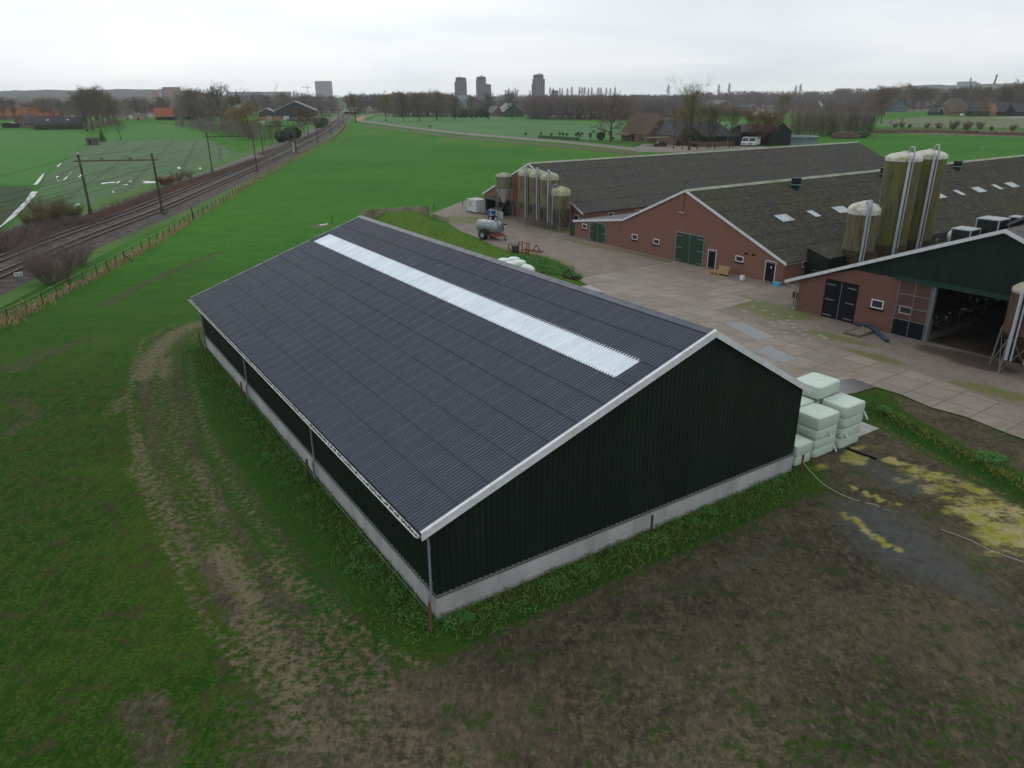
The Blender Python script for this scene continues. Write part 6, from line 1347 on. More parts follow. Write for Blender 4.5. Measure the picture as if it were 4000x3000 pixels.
for i, (x, y, ty, k, lab) in enumerate(((300, 617, 340, 'round', 'first tree of the roadside row, near the small houses'), (485, 613, 318, 'ash', 'second tree of the roadside row'), (660, 611, 325, 'ash_b', 'third tree of the roadside row'), (847, 606, 300, 'oak', 'fourth and broadest tree of the roadside row'), (1042, 602, 350, 'ash', 'fifth tree of the roadside row, before the conifer hedge'), (1232, 600, 350, 'ash_b', 'sixth tree of the roadside row, before the conifer hedge'), (1410, 599, 322, 'ash', 'seventh tree of the roadside row, right of the hedge'), (1660, 592, 288, 'ash', 'last and tallest tree of the roadside row'))): ptree(k, 1400+.3617*x, 250+.3617*y, 250+.3617*ty, lab, G5, wide=.95)
for x in range(7): ptree('evergreen', 1400+.3617*(1040+x*58), 250+.3617*578, 250+.3617*(472-6*(x % 3)), 'one of the dark conifers forming the tall hedge beyond the meadow', 'dark conifer hedge', 'conifer', 'tree', wide=.75)
Q = lambda x, y: (2100+.3617*x, 250+.3617*y)
ptree('oak', *Q(790, 835), Q(0, 345)[1], 'big bare oak with moss green trunk beside the tiled farmhouse', None, wide=1.05)
G6 = 'bare trees lining the lane by the farmhouse barn'
for x, y, ty, k, lab in ((1465, 915, 470, 'slim_b', 'first lane tree, right of the carport'), (1560, 920, 560, 'slim', 'short lane tree beside the biggest one'), (1635, 930, 225, 'tallvase', 'biggest lane tree with upright spreading limbs'), (1720, 915, 420, 'slim_b', 'thin lane tree right of the biggest one'), (1840, 912, 400, 'slim_b', 'tall thin lane tree before the barn wall'), (1862, 912, 520, 'slim', 'thin twin stem beside the tall lane tree'), (1912, 912, 430, 'slim_b', 'lane tree with brown leaves at its foot'), (2070, 906, 440, 'slim_b', 'lane tree left of the motorhome shed'), (2110, 904, 560, 'slim', 'last thin lane tree before the motorhome shed')): ptree(k, *Q(x, y), Q(0, ty)[1], lab, G6, wide=1.0)
ptree('willow', *Q(1640, 850), Q(0, 470)[1], 'yellow willow behind the biggest lane tree', None, wide=1.0)
Q2 = lambda x, y: (2700+.3617*x, 250+.3617*y)
for x, y, ty, k, lab in ((690, 885, 520, 'rustoak', 'rust brown tree in front of the motorhome shed'), (835, 878, 540, 'rustoak', 'smaller rust brown tree at the dark shed corner'), (940, 760, 500, 'ash_b', 'brown tree behind the dark shed'), (970, 600, 340, 'round', 'bare tree with bird nests beyond the sheds'), (2050, 640, 260, 'ash_b', 'big leaning tree at the thicket right end'), (1975, 620, 330, 'oak', 'brown tree right of the alder thicket')): ptree(k, *Q2(x, y), Q2(0, ty)[1], lab, 'trees round the motorhome shed', wide=1.0)
for i, x in enumerate(range(1120, 1960, 62)): ptree('thicket' if i % 2 else 'thicket_b', *Q2(x, 768+(i % 3)*8), Q2(0, 470+(i*37 % 50))[1], 'one of the slender alders in the thicket beside the log pile', 'alder thicket beside the log pile', 'alder_tree', 'tree', wide=.8)
ptree('evergreen', *Q2(1850, 800), Q2(0, 690)[1], 'dark bramble mound at the right end of the log pile', None, 'bramble_bush', 'bush', wide=1.25)
ptree('evergreen', *Q2(1490, 775), Q2(0, 722)[1], 'small dark green shrub left of the log pile', None, 'evergreen_shrub', 'shrub')
Q3 = lambda x, y: (3300+.3165*x, 250+.3165*y)
for i, (x, y, ty) in enumerate(((560, 785, 690), (620, 785, 730), (690, 783, 670), (710, 785, 720), (915, 790, 745), (1000, 792, 730), (1080, 795, 750), (1160, 795, 725), (1235, 797, 745), (1320, 805, 700), (1405, 805, 750), (1490, 812, 710), (1545, 812, 750), (1675, 805, 715), (1950, 820, 770), (2055, 825, 750), (2130, 825, 760))): ptree('bush_brown' if i % 2 else 'slim', *Q3(x, y), Q3(0, ty)[1], 'low bare shrub in the row along the far ditch on the right', 'row of low bare shrubs by the far ditch', 'bare_shrub', 'shrub')
for x, y, ty, lab in ((795, 790, 728, 'left dark round shrub in the far ditch row'), (1808, 822, 755, 'right dark round shrub in the far ditch row')): ptree('evergreen', *Q3(x, y), Q3(0, ty)[1], lab, 'dark round shrubs', 'evergreen_shrub', 'shrub', wide=.8)
for i, (x, y, ty, k, w) in enumerate(((480, 640, 290, 'ash_b', 1.2), (420, 640, 330, 'oak', 1.0), (720, 560, 255, 'oak', 1.1), (600, 570, 300, 'ash', 1), (850, 560, 300, 'ash_b', 1), (940, 560, 290, 'ash', 1.1), (1050, 560, 300, 'ash_b', 1), (1190, 575, 360, 'round', .9), (1330, 580, 300, 'ash', 1), (1440, 580, 290, 'ash_b', 1.1), (1560, 585, 280, 'ash', 1), (1680, 590, 290, 'ash_b', 1), (1790, 590, 300, 'oak', 1), (1900, 600, 270, 'ash', 1), (2010, 600, 290, 'ash_b', 1), (2110, 600, 220, 'ash', 1.2), (2190, 605, 280, 'oak_b', 1.1), (1700, 640, 420, 'oak_b', 1), (1960, 600, 380, 'oak_b', 1))): ptree(k, *Q3(x, y), Q3(0, ty)[1], 'bare tree in the tall row behind the far right farmhouses', 'tall tree row behind the far right farms', wide=w)
for i, x in enumerate(range(1510, 1760, 40)): ptree('evergreen', *Q3(x, 645), Q3(0, 560+(i % 3)*8)[1], 'one of the round conifers beside the far right thatched house', 'round conifers by the thatched house', 'conifer', 'tree', wide=.9)
# ---- far woods that read as one mass
def wood(px0, px1, by, ty, depth, n_, tm, seed, slv=90, wmul=1.0, shape=1.0, by1=None):
    rr = random.Random(seed); b = MB()
    for _ in range(n_):
        f = rr.random(); px = px0+(px1-px0)*f; yb = by+((by1 or by)-by)*f; g = at(px, yb); k = 1+rr.random()*depth/max(g.y, 1); g = Vector((g.x*k, g.y*k, 0))
        hh = CAM_H+ray(px, ty).z/ray(px, ty).y*g.y if False else max(5.0, (at(px, yb).y*k*ray(px, ty).z/ray(px, ty).y+CAM_H))*rr.uniform(.62, 1.0)
        r = hh*rr.uniform(.20, .34)*wmul; cone(b, g, g+Vector((0, 0, hh*.7)), .02*hh, .006*hh, 3)
        for _k in range(slv):
            a = rr.uniform(0, 6.283); rad = r*math.sqrt(rr.random()); z = hh*rr.uniform(.16, .92); e_ = math.sqrt(max(0, 1-((z/hh-.55)/.5)**2))*shape+.12
            p = g+Vector((math.cos(a)*rad*e_, math.sin(a)*rad*e_, z)); d = Vector((math.cos(a)*.5*rr.random(), math.sin(a)*.5*rr.random(), 1))*hh*rr.uniform(.06, .15); w_ = Vector((rr.gauss(0, 1), rr.gauss(0, 1), 0)).normalized()*hh*.014*rr.uniform(.6, 1.6)
            m = len(b.v); b.v += [tuple(p-w_), tuple(p+w_), tuple(p+d)]; b.f.append([m, m+1, m+2]); b.m.append(0); b.s.append(False)
    return b.build('woodland', tm, kind='stuff')
WD = [twigm('wood_brown', (.215, .178, .158)), twigm('wood_grey', (.195, .178, .168)), twigm('wood_purple', (.215, .168, .160))]
wood(-80, 800, 412, 374, 500, 620, WD[1], 51, 80)
wood(-80, 660, 446, 392, 200, 330, WD[2], 52, 100)
wood(-80, 560, 462, 408, 40, 70, WD[0], 63, 100)
wood(335, 460, 512, 474, 25, 60, WD[0], 71, 110, by1=490)
wood(690, 1010, 500, 462, 20, 110, WD[0], 72, 110, by1=548)
wood(640, 1390, 410, 370, 420, 520, WD[1], 53, 80)
wood(690, 880, 474, 382, 60, 80, WD[0], 54, 130)
wood(990, 1330, 446, 372, 60, 110, WD[2], 64, 120)
wood(1340, 2900, 412, 366, 300, 900, WD[1], 55, 80)
wood(1370, 1530, 440, 362, 90, 120, WD[1], 61, 130)
wood(1535, 1770, 456, 356, 45, 150, WD[0], 56, 170)
wood(1760, 2080, 446, 384, 60, 130, WD[1], 65, 110)
wood(2070, 2480, 466, 366, 60, 260, WD[2], 57, 170, by1=470)
wood(2060, 2130, 464, 380, 30, 40, WD[0], 62, 150)
wood(2440, 2740, 460, 366, 60, 170, WD[1], 58, 130)
wood(2700, 3560, 426, 352, 260, 560, WD[1], 59, 100)
wood(3060, 3420, 440, 372, 60, 120, WD[2], 66, 110)
wood(3250, 4080, 424, 342, 200, 480, WD[2], 60, 100)
for i, (px, ty) in enumerate(((2148, 342), (2160, 345), (2186, 344), (2195, 346), (2215, 346), (2232, 340), (2262, 340), (2272, 342), (2282, 341), (2297, 344), (2310, 343), (2335, 342), (2345, 343), (2366, 344), (2382, 345), (2400, 341), (2606, 333), (2802, 332), (2842, 326), (3100, 336), (3118, 330), (1975, 352), (1985, 350), (2070, 355))): 
    g = at(px, 412); plant('poplar', 'poplar_tree', 'one of the narrow poplars rising above the far wood', 'tree', g, max(12, CAM_H+g.y*ray(px, ty).z/ray(px, ty).y), group='narrow poplars above the far wood', wide=.62)
# ---- weeds and grass by the new barn
sp = []
for _ in range(9000):
    s_ = rnd.random()
    if s_ < .5: x, y = rnd.uniform(0, BW), -.05-abs(rnd.gauss(0, .75))
    else: x, y = -.05-abs(rnd.gauss(0, .9)), rnd.uniform(-.8, BL)
    p = bw(x, y); sp.append((p.x, p.y, gz(p.x, p.y), rnd.uniform(.5, 1.1)))
blades('grass_tuft', sp, mat('tall_grass', (.080, .175, .030), (.15, .165, .045), .7, .3, .7, .9), h=(.08, .34), w=.018, lean=.6)
b = MB(); rr = random.Random(5)
for _ in range(85):
    if rr.random() < .45: x, y = rr.uniform(.3, BW-1), -.2-abs(rr.gauss(0, .5))
    else: x, y = -.3-abs(rr.gauss(0, .7)), rr.choice([rr.uniform(-.5, 7), rr.uniform(9, 22), rr.uniform(22, 30)])
    p = bw(x, y, 0); leafball(b, (p.x, p.y, .10), rr.uniform(.25, .6), rr.randint(60, 160), .045, rr, .4)
b.build('nettle_weeds', mat('weed_leaves', (.050, .155, .038), (.085, .20, .045), 1.5, rough=.8), kind='stuff')
sp = []
for _ in range(26000):
    i = rnd.randrange(len(mw)); px_, py_ = rnd.uniform(min(q[0] for q in mw), max(q[0] for q in mw)), rnd.uniform(min(q[1] for q in mw), max(q[1] for q in mw))
    if cover_at(px_, py_, moundm) > .4: sp.append((px_, py_, gz(px_, py_), rnd.uniform(.5, 1.3)))
for _ in range(3000):
    k = rnd.randrange(len(ditch_c)-1); a_, c_ = at(*ditch_c[k]), at(*ditch_c[k+1]); q = a_.lerp(c_, rnd.random()); o = rnd.choice((1, 1, -1))*rnd.uniform(.5, 1.0); q += Vector(((c_-a_).normalized().y, -(c_-a_).normalized().x, 0))*o; sp.append((q.x, q.y, gz(q.x, q.y), rnd.uniform(.5, 1.1)))
blades('grass_tuft', sp, mat('heap_grass', (.150, .190, .034), (.20, .19, .050), .4, .3, .7, .9, c3=(.07, .15, .03), s3=.25), h=(.10, .28), w=.028, lean=.6)
b = MB()
for _ in range(70):
    p = at(rnd.uniform(2010, 2260), rnd.uniform(1010, 1085)); 
    if cover_at(p.x, p.y, moundm) > .3: leafball(b, (p.x, p.y, gz(p.x, p.y)+.2), rnd.uniform(.4, .8), 130, .08, rr, .5)
for px, py, r in ((3850, 1790, .75), (3890, 1790, .6), (3450, 1600, .4)):
    p = at(px, py); leafball(b, (p.x, p.y, gz(p.x, p.y)+.1), r, 420, .06, rr, .4)
b.build('nettle_weeds', mat('weed_leaves', (.030, .095, .026)), kind='stuff')
# ================================================================ distant buildings
m_slate = mat('slate_roof', (.055, .055, .062), (.042, .042, .048), 1.2, rough=.8); m_tiles = mat('orange_tiles', (.30, .105, .055), (.22, .075, .042), 1.5, rough=.85)
m_rtiles = mat('red_tiles', (.34, .095, .050), (.27, .075, .042), 1.5, rough=.85); m_btile = mat('brown_tiles', (.125, .078, .058), (.09, .058, .045), 1.6, rough=.9, c3=(.10, .085, .045), s3=.25, lo3=.5, hi3=.7)
m_black = mat('tarred_boards', (.014, .014, .015), (.022, .022, .022), 2, rough=.8); m_hbrick = brickmat('house_brick', (.20, .10, .075), (.15, .075, .058), (.14, .12, .10))
m_greyroof = mat('grey_roof', (.16, .175, .18), (.12, .13, .135), .8, rough=.7); m_thatch = mat('thatch', (.125, .100, .072), (.09, .073, .055), 2, rough=1, bump=.4)
m_teal = mat('teal_sheet', (.085, .145, .150), (.07, .12, .125), 1, rough=.6); m_rend = mat('pale_render', (.36, .27, .22), (.30, .23, .19), 2, rough=.9)
def house(name, label, cat, c, rz, w, l, eave, ridge, mw_, mr, hip=0.0, wins=(), door=None, chim=False, over=.35, verge_m=None, lights=(), group=None):
    """gable roofed building: gables at y=0 and y=l, width w along x, origin at the near left corner.
    wins: (side, pos, width, z0, z1) with side f (y=0), l (x=0), r (x=w)"""
    t = thing(name, label, cat, (c[0], c[1], 0), rz, group); b = MB()
    hw = w/2; P = [(0, -.3), (w, -.3), (w, eave), (hw, ridge-.12), (0, eave)]
    if hip: zc = ridge-(ridge-eave)*hip; xx = hw*(1-hip) ; P = [(0, -.3), (w, -.3), (w, eave), (w-xx, zc-.1), (xx, zc-.1), (0, eave)]
    b.gable(P, 0, .25); b.gable(P, l-.25, l); b.box(0, .25, .25, l-.25, -.3, eave); b.box(w-.25, w, .25, l-.25, -.3, eave); b.build('wall', mw_, t)
    b = MB(); th = .14; s_ = (ridge-eave)/hw; ze = eave-over*s_
    if hip:
        zc = ridge-(ridge-eave)*hip; xx = hw*(1-hip); hy = hw*hip*1.1
        for th_ in (0, th):
            pass
        V_ = [(-over, -over, ze), (-over, l+over, ze), (xx, l+over, zc), (xx, -over, zc), (hw, hy, ridge), (hw, l-hy, ridge), (w+over, -over, ze), (w+over, l+over, ze), (w-xx, l+over, zc), (w-xx, -over, zc)]
        V2 = [(x, y, z+th) for x, y, z in V_]; k = len(V_)
        F_ = [(0, 3, 4, 5, 2, 1), (6, 7, 8, 5, 4, 9), (3, 9, 4), (2, 5, 8)]
        b.add(V_+V2, F_+[tuple(i+k for i in f[::-1]) for f in F_]+[(0, 1, 1+k, k), (6, 6+k, 7+k, 7), (0, k, 3+k, 3), (3, 3+k, 9+k, 9), (9, 9+k, 6+k, 6), (1, 2, 2+k, 1+k), (2, 8, 8+k, 2+k), (8, 7, 7+k, 8+k)])
    else:
        b.gable([(-over, ze), (hw, ridge), (hw, ridge+th*1.1), (-over, ze+th)], -over, l+over); b.gable([(hw, ridge), (w+over, ze), (w+over, ze+th), (hw, ridge+th*1.1)], -over, l+over)
    rf_ = b.build('roof', mr, t)
    if chim: b = MB(); b.box(hw-.4, hw+.4, l*.55, l*.55+.7, ridge-.5, ridge+1.0); b.build('chimney', m_hbrick, rf_)
    if verge_m:
        for y0 in (-over-.05, l+over):
            b = MB(); b.gable([(-over, ze-.12), (hw, ridge-.12), (hw, ridge+.18), (-over, ze+.18)], y0, y0+.05); b.gable([(hw, ridge-.12), (w+over, ze-.12), (w+over, ze+.18), (hw, ridge+.18)], y0, y0+.05); b.build('verge_board', verge_m, t)
    for (sd, p0, ww, z0, z1) in wins:
        if sd == 'f': window(t, p0, p0+ww, z0, z1, 0, 'x', -1, sill=False, bars=1 if ww > 1.3 else 0)
        elif sd == 'l': window(t, p0, p0+ww, z0, z1, 0, 'y', -1, sill=False, bars=1 if ww > 1.3 else 0)
        else: window(t, p0, p0+ww, z0, z1, w, 'y', 1, sill=False, bars=1 if ww > 1.3 else 0)
    for (sd, y0, ll, f0, f1) in lights:
        b = MB(); q = lambda f: ((-over+(hw+over)*f) if sd == 'l' else (w+over-(hw+over)*f), ze+(ridge-ze)*f+th+.03)
        a_, c_ = q(f0), q(f1); b.add([(a_[0], y0, a_[1]), (a_[0], y0+ll, a_[1]), (c_[0], y0+ll, c_[1]), (c_[0], y0, c_[1])], [(0, 1, 2, 3) if sd == 'r' else (3, 2, 1, 0)]); b.build('skylight', mat('far_skylight', (.55, .58, .60)), rf_)
    if door:
        sd, p0, ww, z1 = door; b = MB()
        if sd == 'f': b.box(p0, p0+ww, -.04, .06, 0, z1)
        elif sd == 'l': b.box(-.04, .06, p0, p0+ww, 0, z1)
        else: b.box(w-.06, w+.04, p0, p0+ww, 0, z1)
        b.build('door', m_bdoor, t)
    return t
def mper(px, py): g = at(px, py)-EYE; return g.dot(_F)/FPX      # metres per photo pixel at that ground point
VX = R(0)
def place(px, py): return at(px, py)
# --- left distance
k = mper(137, 507)
house('farmhouse', 'low brick farm building with long slate roof behind a clipped hedge at the far left', 'farmhouse', place(330, 500), R(90+14), 9, 200*k, 3.0, 6.2, m_hbrick, m_slate, lights=(('l', 55*k, 9*k, .45, .6), ('l', 128*k, 10*k, .45, .6)))
house('farmhouse', 'brick gable with a wide white window at the left end of the slate roofed farm', 'house', place(62, 498), R(8), 58*k, 14, 3.2, 7.2, m_hbrick, m_slate, wins=(('f', 33*k, 26*k, .9, 2.6), ('f', 12*k, 7*k, .2, 2.4)))
house('barn', 'open dark carport building left of the brick gable', 'shed', place(8, 500), R(10), 50*k, 8, 2.4, 3.0, m_black, m_greyroof)
b = MB(); rr = random.Random(9); h0, h1 = at(137, 508), at(328, 505)
hd_ = thing('hedge', 'long clipped dark hedge in front of the slate roofed farm', 'hedge', h0, math.atan2(h1.y-h0.y, h1.x-h0.x)); HL = (h1-h0).length
b.box(0, HL, .1, 1.0, 0, 2.5)
for _ in range(3500): x, z = rr.uniform(0, HL), rr.uniform(0, 2.75); y = rr.uniform(-.1, 1.2) if z > 2.5 else rr.uniform(-.12, .15); leafball(b, (x, y, z), .001, 1, .2, rr)
b.build('leaves', m_leafd, hd_)
for i, (px, w_, lab) in enumerate(((-40, 150, 'left long orange tiled roof behind the bare trees'), (118, 115, 'right orange tiled roof behind the bare trees'))):
    kk = mper(px, 470); house('house', lab, 'house', place(px+w_, 466), R(97), 10, w_*kk, 3.2, 9.2, m_hbrick, m_tiles, group='orange roofed houses', chim=True)
kk = mper(650, 470)
house('house', 'small house with bright red tiled roof and white verge beyond the fields', 'house', place(690, 467), R(90+18), 9, 78*kk, 3.0, 8.6, m_hbrick, m_rtiles, verge_m=m_white, wins=(('l', 6, 1.6, 1, 2.2), ('l', 12, 1.6, 1, 2.2)), chim=False)
for px, py, w_, h_, m_, nm, lab in ((722, 467, 24, 2.6, mat('green_tarp', (.03, .16, .09)), 'green_shed', 'small green container right of the red roofed house'), (748, 468, 36, 3.2, m_black, 'dark_shed', 'dark flat shed right of the green container'), (645, 470, 60, 2.4, m_black, 'dark_shed', 'low dark shed in front of the red roofed house'), (540, 470, 40, 3.4, m_rend, 'pale_shed', 'pale low shed left of the red roofed house')):
    kk = mper(px, py); g = place(px-w_/2, py); t = thing(nm, lab, 'shed', g, R(6)); b = MB(); b.box(0, w_*kk, 0, 5, 0, h_); b.build('wall', m_, t); b = MB(); b.gable([(-.3, h_), (w_*kk+.3, h_+.05), (w_*kk+.3, h_+.2), (-.3, h_+.45)], -.3, 5.3); b.build('roof', m_greyroof, t); b = MB(); b.box(w_*kk*.4, w_*kk*.6, -.05, .02, 0, 2.0); b.build('door', m_gdoor, t)
kk = mper(545, 466); t = thing('caravan', 'white caravan parked left of the red roofed house', 'caravan', place(527, 464), R(4)); b = MB(); superbox(b, 34*kk, 2.2, 2.5, .25); b.build('body', m_white, t); b = MB(); b.box(-8*kk, 4*kk, -1.12, -1.05, 1.2, 1.9); b.build('window', m_glass, t)
# field hut
g = place(338, 566); hu = thing('field_hut', 'weathered field hut with sagging roof beside the little fir', 'hut', g, R(6)); kk = mper(338, 566); W_ = 32*kk
b = MB(); b.box(0, W_, 0, 3.2, 0, 2.3); b.build('wall', mat('grey_boards', (.13, .14, .12), (.09, .09, .075), 3, rough=.95), hu); b = MB(); b.gable([(-.3, 2.5), (W_*1.5, 2.9), (W_*1.5, 3.0), (-.3, 2.62)], -.4, 3.5); b.beam((W_*1.4, .1, 0), (W_*1.4, .1, 2.8), .12); b.build('roof', m_slate, hu); b = MB(); b.box(W_*.3, W_*.6, -.04, .01, 0, 1.9); b.build('door', m_black, hu)
# lumber hall and stacks
kk = mper(1150, 458); g = place(1072, 460); LWID = 161*kk
house('lumber_hall', 'large dark hall with pale grey roof and a wide black gable beside the railway', 'hall', g, R(14), LWID, 60, 5.2, 12.6, mat('dark_cladding', (.035, .040, .046), (.028, .032, .037), 1, rough=.6), m_greyroof, verge_m=m_white, door=('f', LWID*.55, 7, 4.0))
house('lumber_hall', 'small dark side hall at the left of the lumber hall', 'hall', place(1012, 461), R(14), 60*kk, 30, 4.2, 7.4, mat('dark_cladding', (.035, .040, .046)), m_greyroof, verge_m=m_white)
for i, (px, py, w_, h_, c_, lab) in enumerate(((1022, 470, 30, 2.4, (.42, .17, .10), 'leftmost orange lumber stack in the yard'), (1052, 472, 22, 3.4, (.34, .30, .24), 'pale pointed lumber stack'), (1085, 468, 34, 2.6, (.40, .18, .11), 'long orange lumber stack'), (1118, 470, 22, 3.0, (.55, .56, .56), 'white wrapped lumber stack'), (1140, 474, 26, 2.4, (.10, .11, .14), 'dark lumber stack in the yard'), (1170, 468, 22, 2.6, (.44, .40, .34), 'cream lumber stack left of the yellow stack'), (1236, 462, 34, 2.2, (.56, .46, .22), 'yellow lumber stack by the railway'), (1240, 452, 20, 2.4, (.52, .42, .32), 'cream lumber pile behind the yellow stack'), (1024, 484, 28, 1.6, (.50, .52, .50), 'white low lumber stack in front'), (1062, 486, 20, 1.4, (.16, .13, .12), 'dark low lumber stack in front'))):
    kk = mper(px, py); t = thing('lumber_stack', lab, 'lumber stack', place(px, py), R(10+7*(i % 3)), 'lumber stacks beside the hall'); b = MB(); W_ = w_*kk
    for q in range(4): b.box(-W_/2+q*.1, W_/2-.1*(q % 2), 0, 2.4, h_*q/4+.03, h_*(q+1)/4-.06); b.box(-W_*.4, -W_*.34, .1, 2.3, h_*q/4-.04, h_*q/4+.03); b.box(W_*.34, W_*.4, .1, 2.3, h_*q/4-.04, h_*q/4+.03)
    b.build('boards', mat('lumber_%d' % i, c_, tuple(x*.8 for x in c_), .8), t)
# small houses where the road bends
for px, py, w_, l_, e_, r_, m_, rm, rz_, lab in ((1397, 446, 24, 14, 2.6, 6.4, m_black, mat('pale_roof', (.32, .33, .33), (.22, .23, .23), 2), 75, 'dark cottage with pale frosted roof at the road bend'), (1431, 445, 27, 12, 3.4, 7.6, m_rend, m_slate, 8, 'cottage with pinkish gable and three windows'), (1461, 443, 24, 12, 2.6, 6.0, m_hbrick, m_slate, 70, 'dark cottage right of the pink gable'), (1517, 445, 29, 12, 2.8, 8.2, m_hbrick, m_rtiles, 6, 'red gabled cottage behind the first roadside tree')):
    kk = mper(px, py); house('cottage', lab, 'cottage', place(px, py), R(rz_), w_*kk, l_, e_, r_, m_, rm, verge_m=m_white, wins=[('f', w_*kk*f-.7, 1.5, .8, 2.5) for f in (.25, .5, .75)], group='cottages at the road bend')
kk = mper(1968, 458); house('barn', 'greenish barn with pale roof behind the roadside trees', 'barn', place(1968, 456), R(10), 82*kk, 40, 4, 10, mat('dull_green_wall', (.06, .085, .07)), m_greyroof, verge_m=m_white)
kk = mper(1900, 452); house('barn', 'pale roofed low barn beside the greenish barn', 'barn', place(1925, 454), R(12), 40*kk, 30, 3, 7.5, m_hbrick, m_greyroof)
house('barn', 'low brick barn with blue grey roof behind the big oak', 'barn', place(*Q(930, 590)), R(96), 13, 330*.3617*mper(*Q(760, 590)), 3.2, 7.6, m_hbrick, mat('bluegrey_roof', (.18, .20, .24), (.14, .155, .19), 1), door=('l', 3, 3, 2.6))
# --- tiled farmhouse with garden
kk = mper(*Q(1190, 845)); fg = place(*Q(1408, 812)); fl = place(*Q(1190, 848)); rzf = math.atan2(fg.y-fl.y, fg.x-fl.x); FW = max(9.0, (fg-fl).length)
fh = house('farmhouse', 'farmhouse with huge brown tiled roof, half hipped brick gable and white windows', 'farmhouse', fl, R(24), 11.5, 19, 3.0, 10.2, m_hbrick, m_btile, hip=.38, wins=(('f', 5.0, 1.6, 4.2, 6.2), ('f', 3.0, .8, 5.2, 6.0), ('f', 7.8, .8, 5.2, 6.0), ('f', 3.6, 4.0, .5, 2.3), ('l', 2.0, 1.6, .8, 2.4), ('l', 7.0, 1.6, .8, 2.4), ('l', 12, 1.2, .8, 2.2), ('l', 15.5, 2.0, .7, 2.6)), door=('l', 10, 1.0, 2.2))
b = MB(); b.gable([(-.42, 3.05), (-3.2, .9+1.2), (-3.2, 2.25), (-.42, 3.2)], 9.5, 19.0); b.build('lean_roof', m_btile, fh)
hb = place(*Q(1795, 892)); 
house('barn', 'low brick barn with dark grey roof right of the lane trees', 'barn', place(*Q(1500, 878)), R(17), 300*.3617*mper(*Q(1650, 885)), 40, 3.4, 8.0, m_hbrick, m_slate, verge_m=m_cap, wins=(('f', 11, 2.4, .3, 2.9),))
kk = mper(*Q(1780, 890)); dbx_ = thing('side_barn', 'dark boarded wing with slate roof running right from the brick barn', 'barn', place(*Q(1790, 892)), R(20)); WL = 400*.3617*kk
b = MB(); b.box(0, WL, 0, 10, -.2, 1.5); b.build('base_wall', m_hbrick, dbx_); b = MB(); b.box(0, WL, .05, 9.95, 1.5, 3.4); b.build('boarding', m_black, dbx_); b = MB(); b.add([(-.4, -.6, 3.2), (WL+.4, -.6, 3.2), (WL-4.5, 6, 7.9), (-4, 6, 8.0), (-.4, -.6, 3.35), (WL+.4, -.6, 3.35), (WL-4.5, 6, 8.1), (-4, 6, 8.2), (-.4, 12, 3.2), (WL+.4, 12, 3.2)], [(3, 2, 1, 0), (4, 5, 6, 7), (0, 1, 5, 4), (7, 6, 9, 8), (5, 9, 6)]); b.build('roof', m_slate, dbx_)
cp = thing('carport', 'flat roofed carport beside the tiled farmhouse', 'carport', place(*Q(1200, 893)), R(4)); kk = mper(*Q(1200, 893)); WL = 245*.3617*kk
b = MB(); b.gable([(-.4, 2.75), (WL, 2.95), (WL, 3.1), (-.4, 2.9)], -.6, 5.5); b.build('roof', mat('mossy_flat', (.10, .115, .06), (.075, .085, .05), 1), cp)
for x in (.4, WL*.33, WL*.66, WL-.5):
    b = MB(); b.box(x, x+.14, 0, .14, 0, 2.85); b.box(x, x+.14, 4.6, 4.74, 0, 2.85); b.build('post', m_wood2, cp)
def car(label, c, rz, body, cat='car', scale=1.0, name='parked_car'):
    t = thing(name, label, cat, c, rz); t.scale = (scale,)*3; b = MB()
    P = [(-2.2, .35), (-2.25, .75), (-2.1, .95), (-1.75, 1.0), (-1.35, 1.5), (.3, 1.55), (1.05, 1.02), (2.0, .88), (2.25, .65), (2.2, .32)]
    n_ = len(P); vs = [(x, y*(.86 if z > 1.2 else 1.0), z) for y in (-.88, .88) for x, z in P]
    b.add(vs, [tuple(range(n_)), tuple(range(2*n_-1, n_-1, -1))]+[(i, n_+i, n_+(i+1) % n_, (i+1) % n_) for i in range(n_)]); b.build('body', body, t)
    b = MB(); b.add([(-1.2, -.80, 1.45), (-1.6, -.88, 1.04), (.95, -.89, 1.06), (.25, -.80, 1.5)], [(0, 1, 2, 3)]); b.add([(-1.2, .80, 1.45), (-1.6, .88, 1.04), (.95, .89, 1.06), (.25, .80, 1.5)], [(3, 2, 1, 0)]); b.add([(1.06, -.72, 1.04), (1.06, .72, 1.04), (.36, .7, 1.53), (.36, -.7, 1.53)], [(0, 1, 2, 3)]); b.build('window', m_glass, t)
    for x in (-1.35, 1.4):
        for y in (-.8, .8): b = MB(); b.tube([(x, y-.12, .34), (x, y+.12, .34)], .34, 14); b.build('wheel', m_tyre, t)
    for y in (-.62, .62): b = MB(); b.box(2.2, 2.27, y-.16, y+.16, .62, .76); b.build('headlight', m_ins, t)
    return t
car('dark car standing under the carport', place(*Q(1320, 892)), R(182), mat('navy_paint', (.012, .014, .022), rough=.25, spec=.6), scale=1.05)
car('white car parked before the round conifers at the far right farm', place(*Q3(1460, 642)), R(20), m_white, scale=1.1)
